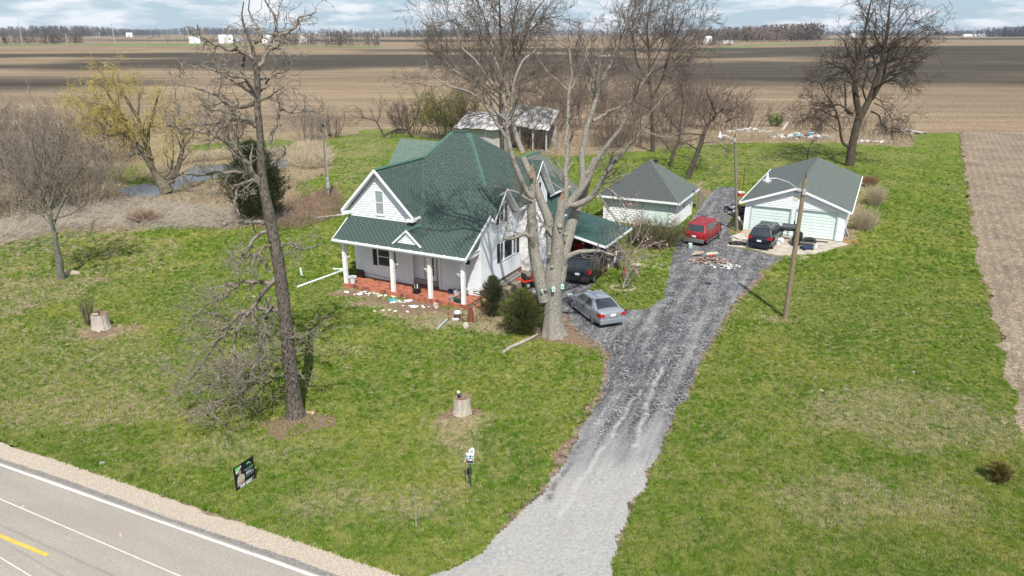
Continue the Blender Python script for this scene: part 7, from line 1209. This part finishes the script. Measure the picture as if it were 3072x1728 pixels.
# thickets on the left: separate bushes one can tell apart
tg = twig_gry
th = [(40, 640, 5.2, 8.2, 90, 'bushy grey thicket shrub at the far left edge, behind the small left tree', tg), (250, 615, 4.5, 6.8, 80, 'grey-brown bare shrub right of the small left tree, before the pond', tg), (-60, 560, 6, 8.5, 80, 'grey thicket shrub cut by the left edge of the picture', tg), (130, 560, 5.0, 7.4, 80, 'brown bare shrub behind the small left tree crown', twig_brn), (350, 480, 6, 6.0, 70, 'brown bare shrub under the left side of the willow', twig_brn), (30, 490, 6.5, 7.5, 60, 'low yellow-grey shrub beyond the left thicket', mat('olive_twig', (.24, .19, .085), .95, .3, 1)), (930, 420, 3.6, 6.4, 50, 'bare bush behind the silver utility pole', tg), (690, 420, 4.5, 4.5, 50, 'brown bushes beyond the pond left of the dead trunk', twig_brn), (1000, 410, 3, 4.0, 40, 'thin bare bush right of the utility pole beyond the grass', twig_brn)]
for i, (u, v, rr_, hh, n, lab, m) in enumerate(th): shrub('thicket_shrub', lab, G(u, v), rr_, hh, int(n * .62), m, .015, 70 + i, spread=.75, r0=.045, kids=((1.2, 36, .46, .6, .15, .05, 3, .8, 3.0), (1.9, 36, .5, .65, .15, .04, 2, .6, 1.8), (1.6, 36, .5, .7, .15, .02, 2, .4, 1.0)))
bk_ = [(1640, 400, 5, 5), (1750, 385, 5.5, 6), (1850, 392, 5, 6), (1830, 440, 3.5, 4), (2060, 380, 6, 5.5), (2150, 388, 5, 4.5), (2240, 380, 5, 4.5), (2420, 390, 5, 4), (2480, 400, 4, 3.5), (2600, 402, 5, 3.2), (2680, 410, 4, 2.4), (1590, 448, 3.2, 3.5), (2000, 405, 4, 4.5)]
labs = ['beyond the old barn right end', 'seen between the stems of the big pale tree', 'left of the tall greyish tree', 'just behind the big pale tree fork', 'left of the leaning fruit tree crown', 'behind the leaning fruit tree', 'left of the bright green bush', 'left of the tall rear tree, behind the rubbish', 'directly left of the tall rear tree trunk', 'right of the tall rear tree trunk', 'at the right end of the rubble, low', 'before the old barn, right of its posts', 'behind the upright fruit tree']
for i, (u, v, rr_, hh) in enumerate(bk_): hh *= (1.75 if u < 2200 and v < 420 else 1.15); shrub('brush_shrub', 'reddish brown bare brush ' + labs[i], G(u, v), rr_ * 1.15, hh, 55, mat('reddish_twig', (.19, .135, .11), .95, .3, .5), .018, 90 + i, spread=.8, r0=.03, kids=((1.0, 36, .46, .6, .15, .05, 3, .8, 2.8), (1.5, 36, .5, .65, .15, .04, 2, .6, 1.7)))
# reeds, flattened straw and weeds: nobody could count them
def strands(name, label, polys, n, L0, m, seed, lean=.9, rad=.012, zmax=.3, cat='reeds'):
    r = np.random.default_rng(seed); pts = []
    xs_ = [p.x for p in polys]; ys_ = [p.y for p in polys]
    q = np.stack([r.uniform(min(xs_), max(xs_), n * 4), r.uniform(min(ys_), max(ys_), n * 4)], -1); q = q[inside(q[:, 0], q[:, 1], polys)][:n]; k = len(q); a = r.uniform(0, 6.28, k); D = unit(np.stack([np.cos(a) * lean, np.sin(a) * lean, np.abs(r.normal(.25, .3, k)) + (1 - lean)], -1)); rad *= 1.25; P0 = np.stack([q[:, 0], q[:, 1], r.uniform(0, zmax, k)], -1)
    P, R, Ds = level(P0, D, L0 * r.uniform(.4, 1.2, k), np.full(k, rad), 2, .12, -.05); P[..., 2] = np.maximum(P[..., 2], .02); w = Wood(); w.add(1, P, R, 3); o = w.build(1, name, m, None); o['label'] = label; o['category'] = cat; return stuff(o)
strm = mat('straw_stalk', (.47, .385, .27), .95, .25, .7); strw = mat('bleached_stalk', (.44, .39, .33), .95, .2, .5)
strands('flattened_reeds', 'bleached flattened reeds in a band between lawn and pond', [G(u, v) for u, v in ((-60, 690), (120, 640), (300, 610), (440, 600), (560, 615), (720, 640), (880, 640), (860, 665), (680, 690), (420, 690), (200, 690), (0, 740))], 3600, 1.6, strw, 1, .95, .012)
strands('reed_bed', 'tan dry reeds piled at the right end of the pond', [G(u, v) for u, v in ((870, 470), (900, 450), (950, 445), (990, 470), (990, 500), (930, 510), (880, 500))], 3200, 1.8, strm, 2, .7, .018, .5)
strands('reed_bed', 'tan dry reeds along the far bank of the pond', [G(u, v) for u, v in ((500, 515), (560, 490), (700, 478), (860, 468), (880, 458), (700, 462), (540, 478), (440, 530), (450, 545))], 3500, 1.4, strm, 3, .75, .018, .3)
strands('dry_weeds', 'brown dry weeds left of the farmhouse and round the utility pole', [G(u, v) for u, v in ((900, 600), (1000, 560), (1030, 600), (1025, 650), (900, 690), (760, 690), (820, 620))], 4500, .6, mat('brown_stalk', (.25, .17, .12), .95, .3, .7), 4, .5, .012, .05, 'weeds')
strands('dry_weeds', 'pale dry weeds along the back edge of the plot', [G(u, v) for u, v in ((1560, 455), (1700, 440), (1960, 445), (2250, 425), (2500, 425), (2740, 440), (2745, 410), (2500, 400), (2200, 398), (1700, 400), (1560, 420))], 8000, 1.0, mat('pale_stalk', (.38, .30, .21), .95, .3, .3), 5, .4, .02, .05, 'weeds')
strands('dry_weeds', 'brown weeds round the pond and under the willow', [G(u, v) for u, v in ((-300, 640), (-300, 480), (300, 440), (480, 470), (420, 540), (330, 565), (380, 600), (560, 600), (700, 560), (900, 540), (960, 600), (900, 640), (560, 620), (300, 620), (0, 680))], 9000, 1.0, mat('mixed_stalk', (.33, .25, .17), .95, .35, .3), 6, .45, .015, .05, 'weeds')
# ================================================================ FAR BACKGROUND
def at(u, v): return G(u, v)
far_tw = mat('far_wood', (.12, .095, .085), .95, .35, .02, col2=(.22, .18, .155)); far_dk = mat('far_dark_wood', (.055, .062, .070), .95, .35, .01, col2=(.12, .12, .12)); farb = mat('far_white', (.82, .83, .84), .6, .03); farr = mat('far_roof', (.62, .64, .66), .6, .05)
def wood_mass(name, label, pts, hgt, n, m, seed, dep=80):
    """a far wood: many trees made of upright slivers along a line of survey points"""
    r = np.random.default_rng(seed); A = [G(u, v) for u, v in pts]; seg = [(A[i], A[i + 1]) for i in range(len(A) - 1)]; lens = np.array([(b - a).length for a, b in seg]); V = []
    ix = r.choice(len(seg), n, p=lens / lens.sum()); t = r.random(n); base = np.array([list(seg[i][0].lerp(seg[i][1], float(s))) for i, s in zip(ix, t)]); base[:, 1] += r.uniform(0, dep, n)
    H = hgt * r.uniform(.55, 1.1, n) * (1 + .16 * np.sin(base[:, 0] / 90 + seed)); per = 46; w_ = H * .22
    a = r.uniform(0, 2 * np.pi, (n, per)); rad = np.sqrt(r.random((n, per))) * w_[:, None]; zz = r.uniform(.12, 1, (n, per)); cr = rad * np.sqrt(np.clip(1.15 - zz ** 2.2, .05, 1)); c = np.stack([base[:, None, 0] + cr * np.cos(a), base[:, None, 1] + cr * np.sin(a), zz * H[:, None]], -1).reshape(-1, 3)
    s = (H[:, None] * r.uniform(.03, .075, (n, per))).reshape(-1, 1); d = unit(r.normal(0, 1, c.shape) * [.5, .5, 1.3]); b = unit(np.cross(d, r.normal(0, 1, c.shape)))
    V = np.stack([c - b * s * .55, c + b * s * .55, c + d * s * 2.2], 1).reshape(-1, 3); o = np_mesh(name, V, np.arange(len(V)).reshape(-1, 3), m); o['label'] = label; o['category'] = 'woods'; return stuff(o)
wood_mass('far_wood', 'brown leafless wood on the horizon right of the centre', [(2110, 124), (2250, 125), (2480, 124)], 27, 620, far_tw, 1, 120)
wood_mass('far_wood', 'dark wood at the far left of the horizon', [(-150, 112), (90, 112), (250, 111)], 33, 620, mat('far_wood_left', (.10, .09, .09), .95, .3, .01, col2=(.19, .16, .15)), 2, 200)
wood_mass('far_wood', 'dark blue-grey belt of trees on the horizon between the left wood and the white barns', [(250, 109), (420, 107), (560, 107), (760, 106)], 38, 800, far_dk, 3, 300)
wood_mass('far_wood', 'dark belt of trees on the horizon left of the big pale tree', [(960, 113), (1150, 113), (1400, 113)], 22, 600, far_dk, 4, 150)
wood_mass('far_wood', 'belt of trees on the horizon behind the big pale tree', [(1400, 109), (1700, 109), (2000, 110), (2130, 112)], 25, 700, mat('far_mid', (.10, .095, .10), .95, .3, .01, col2=(.17, .15, .15)), 5, 200)
wood_mass('far_wood', 'dark blue-grey belt of trees on the horizon at the right', [(2480, 108), (2760, 108), (2980, 108)], 24, 700, far_dk, 6, 200); wood_mass('far_wood', 'dark wood at the right edge of the horizon', [(2990, 113), (3250, 113)], 30, 300, mat('far_navy', (.045, .048, .06), .95, .3, .01, col2=(.09, .09, .10)), 7, 150)
wood_mass('far_wood', 'thin line of hazy trees along the whole horizon', [(-200, 103.5), (1500, 103.5), (3300, 103.5)], 52, 1500, far_dk, 8, 900)
wood_mass('tree_line', 'pale leafless hedge trees along the field edge at the far left', [(-60, 134), (110, 133), (240, 132)], 14, 130, far_tw, 9, 12); wood_mass('tree_line', 'leafless tree row between the white barns and the centre', [(830, 138), (940, 139), (1135, 140)], 15, 110, far_tw, 10, 14); wood_mass('tree_line', 'bushes beside the far white house right of the centre', [(2050, 138), (2130, 139), (2200, 141)], 10, 60, far_tw, 11, 14)
wood_mass('conifer_row', 'row of small dark conifers far behind the left field', [(335, 112), (520, 113)], 9, 80, mat('far_conifer', (.03, .035, .03), .95, .3, .05), 12, 3)
def far_house(name, label, u, v, w, d, h, rh, rz=0., m=farb, rm=farr, cat='barn', dc=mat('far_door', (.5, .52, .55), .7)):
    t = thing(name, label, cat, G(u, v), rz); MB().box(-w / 2, w / 2, 0, d, 0, h).build('wall', m, t)
    for sg in (-1, 1):
        MB().prism([Vector((-w / 2 - .4, d / 2, h + rh)), Vector((w / 2 + .4, d / 2, h + rh)), Vector((w / 2 + .4, d / 2 + sg * (d / 2 + .4), h)), Vector((-w / 2 - .4, d / 2 + sg * (d / 2 + .4), h))], (0, 0, -.2)).build('roof', rm, t)
    for xx in (-w / 2, w / 2 - .2): MB().prism([Vector((xx, 0, h)), Vector((xx, d, h)), Vector((xx, d / 2, h + rh))], (.2, 0, 0)).build('gable', m, t)
    MB().box(-w * .1, w * .15, -.08, 0, 0, h * .7).build('door', dc, t); return t
far_house('white_barn', 'white barn with a pitched roof in the far field, leftmost of the white farm buildings', 585, 130, 16, 13, 5.5, 4.5, .3); far_house('white_barn', 'bigger white barn right of the leftmost one in the far field', 680, 130, 20, 14, 7.5, 5.5, .5); far_house('white_shed', 'long low white shed right of the bigger far barn', 722, 125, 17, 8, 4, 2, 0); far_house('white_barn', 'tall white far barn behind the crown of the dead tree', 795, 130, 14, 12, 8, 4, -.6); far_house('white_house', 'small far white house right of the barns', 905, 128, 9, 9, 6, 4, -.5, cat='house')
far_house('white_house', 'white farmhouse among trees far right of the centre', 2128, 130, 10, 9, 7, 4, .4, cat='house'); far_house('white_shed', 'low white shed beside the far right farmhouse', 2183, 130, 15, 7, 3, 1.2, 0); far_house('white_house', 'tiny white house on the horizon behind the tall rear tree', 2562, 112, 16, 14, 7, 6, .3, cat='house'); far_house('white_shed', 'long white shed on the right horizon, left one', 2905, 109.5, 40, 14, 7, 3, 0); far_house('white_shed', 'long white shed on the right horizon, right one', 2940, 109.5, 50, 14, 8, 3, 0); far_house('white_house', 'tiny house on the left horizon', 290, 110, 24, 16, 9, 7, .2, mat('far_beige', (.55, .5, .46), .8), cat='house'); far_house('white_house', 'pale house on the left horizon behind the conifer row', 388, 111, 22, 14, 10, 6, .2, cat='house')
polem = mat('far_pole', (.40, .38, .36), .8)
for i, (u, v, h, lab) in enumerate(((70, 134, 30, 'far transmission pole at the left'), (347, 133, 29, 'far transmission pole before the left conifer row'), (570, 127, 32, 'far transmission pole left of the white barns'), (1120, 118, 30, 'far transmission pole left of the centre'), (1223, 122, 24, 'far transmission pole right of the left centre one'), (1297, 120, 20, 'far transmission pole nearest the big pale tree'), (203, 134, 15, 'short far pole in the left hedge trees'), (990, 134, 24, 'far transmission pole right of the tree row'))):
    t = thing('transmission_pole', lab, 'utility pole', G(u, v), 0); d_ = G(u, v).y; MB().tube([(-.6 if i < 3 else 0, 0, 0), (-1.2 if i < 3 else 0, 0, h)], [.0011 * d_ / 2.0, .0007 * d_ / 2.], 6).build('pole', polem, t); MB().box(-2.4, 1.2, -.1, .1, h * .93, h * .93 + .25).build('cross_arm', polem, t)
for i, (u, v, h, lab) in enumerate(((446, 133, 15, 'lone bare tree in the far field before the white barns'), (503, 132, 9, 'small bare tree left of the leftmost white barn'), (535, 131, 11, 'bare tree next to the leftmost white barn'), (1126, 141, 12, 'lone bush-like tree at the right end of the far tree row'))):
    b_ = G(u, v); s_ = FPX / math.hypot(b_.y, 16) ; hp = h * s_
    bare('far_tree', lab, b_, [([(u, v), (u, v - hp * .4)], .35, .25, 0), ([(u, v - hp * .35), (u + 1, v - hp)], .25, .05, 0), ([(u, v - hp * .35), (u - hp * .35, v - hp * .8)], .2, .05, 0), ([(u, v - hp * .35), (u + hp * .38, v - hp * .75)], .2, .05, 0)], idp, far_tw, far_tw, [(.8, 45, .4, .5, .15, .03, 4, 2, 5), (.9, 42, .5, .6, .15, .02, 3, 1, 3)], .09)
struct(sheet('far_verge', jag(PX((540, 137), (640, 138), (840, 139), (1140, 143), (1140, 140), (840, 135), (640, 132), (480, 131), (240, 133), (-100, 134), (-100, 138), (240, 136)), .8, 30), -.02, mat('verge_green', (.11, .17, .045), .95, .3, .02)))
struct(sheet('far_verge_right', jag(PX((2090, 148), (2240, 135), (2440, 128), (2700, 124), (2700, 126), (2440, 131), (2260, 138), (2130, 150)), .8, 30), -.02, MATS['verge_green'])); struct(sheet('far_water', jag(PX((1770, 167), (1830, 164), (1845, 168), (1780, 171)), .8, 10), -.02, mat('far_water', (.35, .38, .40), .3, .1, .1)))
# ---- haze: one box of even air over the whole plain
hz_m = bpy.data.materials.new('haze_air'); hz_m.use_nodes = True; hn = hz_m.node_tree; hn.nodes.remove(hn.nodes['Principled BSDF']); hv = hn.nodes.new('ShaderNodeVolumePrincipled'); hv.inputs['Color'].default_value = (.80, .88, 1, 1); hv.inputs['Density'].default_value = 0.00005; hn.links.new(hv.outputs[0], hn.nodes['Material Output'].inputs['Volume'])
stuff(MB().box(-12500, 12500, -12500, 12500, -1.2, 75).build('haze', hz_m))
# ---- clouds: unseen opaque puffs added high overhead to shade bands of the fields
CLZ = 2400.0; back = Vector((-sdir.x, -sdir.y, 0)) / (-sdir.z) * CLZ
cl_m = mat('shadow_cloud_white', (.9, .9, .92), 1.0, .02, .01, spec=0.0)
bmq = bmesh.new(); bmesh.ops.create_icosphere(bmq, subdivisions=1, radius=1); icoV = np.array([v.co[:] for v in bmq.verts]); icoF = np.array([[v.index for v in fc.verts] for fc in bmq.faces]); bmq.free()
def shadow_cloud(pts, seed, dens=1.0, s=26, rag=.25):
    dens *= 1.5
    r = np.random.default_rng(seed); A = [G(u, v) for u, v in pts]; xs_, ys_ = [p.x for p in A], [p.y for p in A]; area = abs(sum(A[i].x * A[(i + 1) % len(A)].y - A[(i + 1) % len(A)].x * A[i].y for i in range(len(A)))) / 2; n = int(min(6000, dens * area / (s * s * .42)))
    q = np.stack([r.uniform(min(xs_), max(xs_), n * 6), r.uniform(min(ys_), max(ys_), n * 6)], -1); j = r.normal(0, 1, q.shape) * [s * 1.6, s * .5]; m = inside(q[:, 0], q[:, 1], A); q = (q + j)[m][:n]
    sc = s * r.uniform(.5, 1.3, (len(q), 1, 1)) * np.array([1.5, .75, .55]); c = np.stack([q[:, 0] + back.x, q[:, 1] + back.y, CLZ + r.uniform(0, 60, len(q))], -1)[:, None]; V = (c + icoV[None] * sc).reshape(-1, 3); F = (icoF[None] + (np.arange(len(q)) * len(icoV))[:, None, None]).reshape(-1, 3); return struct(np_mesh('shadow_cloud', V, F, cl_m, None, True))
shadow_cloud([(2330, 152), (2600, 142), (3300, 138), (3900, 140), (3900, 184), (3000, 180), (2600, 178), (2450, 166)], 1, 1.0, 26)
shadow_cloud([(2080, 199), (2400, 194), (2900, 192), (3700, 192), (3700, 228), (3000, 220), (2700, 228), (2450, 232), (2150, 236), (1900, 232), (1650, 213), (1560, 202), (1750, 200)], 2, 1.0, 16)
shadow_cloud([(1900, 225), (2500, 228), (2520, 262), (2150, 258), (1960, 245)], 22, .6, 9); shadow_cloud([(-500, 252), (0, 252), (320, 256), (100, 270), (-500, 288)], 3, .9, 8)
shadow_cloud([(-400, 168), (100, 165), (330, 164), (520, 161), (700, 168), (560, 175), (250, 171), (-100, 174)], 4, .8, 18)
shadow_cloud([(520, 186), (700, 180), (1000, 170), (1350, 166), (1700, 170), (1650, 194), (1300, 198), (1000, 209), (760, 207), (600, 194)], 5, 1.0, 20)
shadow_cloud([(1300, 150), (1500, 148), (1700, 148), (2250, 151), (2300, 157), (1900, 156), (1400, 157)], 6, .9, 24); shadow_cloud([(2560, 246), (3200, 242), (3600, 246), (3600, 260), (3072, 260), (2700, 258)], 8, .7, 8); shadow_cloud([(300, 120), (900, 119), (1500, 120), (1500, 125), (800, 125)], 9, .7, 60); shadow_cloud([(2450, 116), (3400, 114), (3400, 118), (2600, 119)], 10, .7, 60); shadow_cloud([(-200, 205), (300, 200), (420, 206), (100, 214)], 11, .45, 12)
# ================================================================ GRASS: tufts of blades made and scattered by geometry nodes
def grass_mat(name, dryb):
    g = NT(name, 0.85, 0.15); geo = g.n.new('ShaderNodeNewGeometry'); pos = geo.outputs['Position']; a1 = g.noise(0.22, 6, .62, pos, .8); a2 = g.noise(1.3, 5, .68, pos, .5); oi = g.n.new('ShaderNodeObjectInfo'); rd_ = oi.outputs['Random']
    if dryb: c = g.ramp(rd_, (.0, (.30, .235, .14)), (.5, (.42, .345, .22)), (1., (.55, .47, .32)))
    else:
        c = g.ramp(a1, (.32, (.085, .185, .010)), (.5, (.15, .24, .022)), (.66, (.28, .30, .055))); c = g.mix(g.ramp(a2, (.46, 0.), (.66, .7)), c, (.38, .36, .11)); c = g.mix(g.ramp(rd_, (.0, 1.), (.46, 0.)), c, (.032, .078, .006)); c = g.mix(g.ramp(rd_, (.76, 0.), (.97, .7)), c, (.36, .37, .12))
    g.color(c); return g.m
def tufts(name, pts, m, hgt, rad, nb, spread, label, cat):
    me = bpy.data.meshes.new(name); me.vertices.add(len(pts)); me.vertices.foreach_set('co', np.asarray(pts, np.float32).ravel()); me.materials.append(m); o = bpy.data.objects.new(name, me); C.objects.link(o)
    g = bpy.data.node_groups.new(name, 'GeometryNodeTree'); g.interface.new_socket('Geometry', in_out='INPUT', socket_type='NodeSocketGeometry'); g.interface.new_socket('Geometry', in_out='OUTPUT', socket_type='NodeSocketGeometry'); n = g.nodes; l = g.links
    gi, go = n.new('NodeGroupInput'), n.new('NodeGroupOutput'); cone = n.new('GeometryNodeMeshCone'); cone.fill_type = 'NONE'; cone.inputs['Vertices'].default_value = 3; cone.inputs['Radius Top'].default_value = 0; cone.inputs['Radius Bottom'].default_value = rad; cone.inputs['Depth'].default_value = hgt; cone.inputs['Side Segments'].default_value = 1
    ln = n.new('GeometryNodeMeshLine'); ln.inputs['Count'].default_value = nb; ln.inputs['Offset'].default_value = (0, 0, 0)
    sp_ = n.new('GeometryNodeSetPosition'); rv = n.new('FunctionNodeRandomValue'); rv.data_type = 'FLOAT_VECTOR'; rv.inputs[0].default_value = (-spread, -spread, 0); rv.inputs[1].default_value = (spread, spread, 0); l.new(ln.outputs[0], sp_.inputs['Geometry']); l.new(rv.outputs[0], sp_.inputs['Offset'])
    ip = n.new('GeometryNodeInstanceOnPoints'); l.new(sp_.outputs[0], ip.inputs['Points']); l.new(cone.outputs[0], ip.inputs['Instance']); r2 = n.new('FunctionNodeRandomValue'); r2.data_type = 'FLOAT_VECTOR'; r2.inputs[0].default_value = (-.75, -.75, 0); r2.inputs[1].default_value = (.75, .75, 6.28); l.new(r2.outputs[0], ip.inputs['Rotation']); rl = n.new('GeometryNodeRealizeInstances'); l.new(ip.outputs[0], rl.inputs[0])
    sm = n.new('GeometryNodeSetMaterial'); sm.inputs['Material'].default_value = m; l.new(rl.outputs[0], sm.inputs[0])
    i2 = n.new('GeometryNodeInstanceOnPoints'); l.new(gi.outputs[0], i2.inputs['Points']); l.new(sm.outputs[0], i2.inputs['Instance']); r3 = n.new('FunctionNodeRandomValue'); r3.data_type = 'FLOAT_VECTOR'; r3.inputs[0].default_value = (0, 0, 0); r3.inputs[1].default_value = (.2, .2, 6.28); l.new(r3.outputs[0], i2.inputs['Rotation']); r4 = n.new('FunctionNodeRandomValue'); r4.data_type = 'FLOAT'; r4.inputs[2].default_value = .5; r4.inputs[3].default_value = 1.5; l.new(r4.outputs[1], i2.inputs['Scale']); l.new(i2.outputs[0], go.inputs[0])
    md = o.modifiers.new('scatter', 'NODES'); md.node_group = g; o['kind'] = 'stuff'; o['label'] = label; o['category'] = cat; return o
r = np.random.default_rng(77); n_ = 420000; vv = r.uniform(300, 1900, n_ * 2); uu = r.uniform(-150, 3250, n_ * 2)   # even in the picture, so far grass is sparser on the ground
b_ = (864 - vv) / FPX; a_ = (uu - 1536) / FPX; t_ = -CAM_H / (-sn + b_ * cp); gxp, gyp = a_ * t_, (cp + b_ * sn) * t_
w_ = r.random(len(gxp)) < np.clip(.25 + gyp * 0 + .75 * np.clip((vv - 380) / 900, 0, 1), 0, 1); ok = w_ & inside(gxp, gyp, LAWN) & (gyp < 118) & (gyp > 17.5)
gxp, gyp = gxp[ok], gyp[ok]; cell_x = np.clip(np.searchsorted(xs, gxp), 0, len(xs) - 1); cell_y = np.clip(np.searchsorted(ys, gyp), 0, len(ys) - 1); dz = dryz[cell_y, cell_x]; sz = dirtz[cell_y, cell_x]
hx, hy = (gxp - HO.x) * math.cos(ANG) + (gyp - HO.y) * math.sin(ANG), -(gxp - HO.x) * math.sin(ANG) + (gyp - HO.y) * math.cos(ANG)
qx, qy = (gxp - GO.x) * math.cos(ANG) + (gyp - GO.y) * math.sin(ANG), -(gxp - GO.x) * math.sin(ANG) + (gyp - GO.y) * math.cos(ANG); kx, ky = (gxp - SO.x) * math.cos(ANG) + (gyp - SO.y) * math.sin(ANG), -(gxp - SO.x) * math.sin(ANG) + (gyp - SO.y) * math.cos(ANG)
off = (gxp - rw.x) * rn.x + (gyp - rw.y) * rn.y
free = ~inside(gxp, gyp, DRV) & ~((hx > -.5) & (hx < 9.6) & (hy > -.1) & (hy < 21)) & ~((hx > 9) & (hx < 14.8) & (hy > 8.8) & (hy < 15)) & ~((qx > -.1) & (qx < 7.8) & (qy > -.1) & (qy < 16.7)) & ~((kx > -6.2) & (kx < .5) & (ky > 0) & (ky < 6.1)) & (off > 1.15) & ~inside(gxp, gyp, P_POND if 'P_POND' in globals() else POND) & ~inside(gxp, gyp, [G(u, v) for u, v in ((2180, 738), (2228, 693), (2530, 728), (2545, 735), (2440, 765), (2330, 768), (2230, 745))]) & (sz < .3 + .2 * r.random(len(gxp))) & ~(inside(gxp, gyp, E1) & (r.random(len(gxp)) < .85)) & ~(inside(gxp, gyp, E2) & (r.random(len(gxp)) < .75))
free &= ~inside(gxp, gyp, [Vector((q[0] , q[1], 0)) for q in fe + [Vector((60, 14)), Vector((110, 60)), Vector((120, 128))]])
gxp, gyp, dz, sz = gxp[free], gyp[free], dz[free], sz[free]; isdry = r.random(len(gxp)) < np.clip(.10 + dz * .95, 0, .96)
zer = np.zeros(len(gxp)) + .02; PT = np.stack([gxp, gyp, zer], -1); print('tufts', len(PT), 'branches', BR[0])
nearm = PT[:, 1] < 48
tufts('grass', PT[~isdry & nearm], grass_mat('grass_blades', False), .085, .010, 9, .07, 'green lawn grass', 'grass'); tufts('grass', PT[~isdry & ~nearm], MATS['grass_blades'], .13, .020, 8, .13, 'green grass of the farther lawn', 'grass'); tufts('dry_grass', PT[isdry], grass_mat('dry_blades', True), .085, .009, 7, .09, 'dry straw coloured grass between the green', 'grass')
print('TRIS', sum(len(o.data.loop_triangles) if False else sum(len(p.vertices) - 2 for p in o.data.polygons) for o in {o.data.name: o for o in bpy.data.objects if o.type == 'MESH'}.values()))
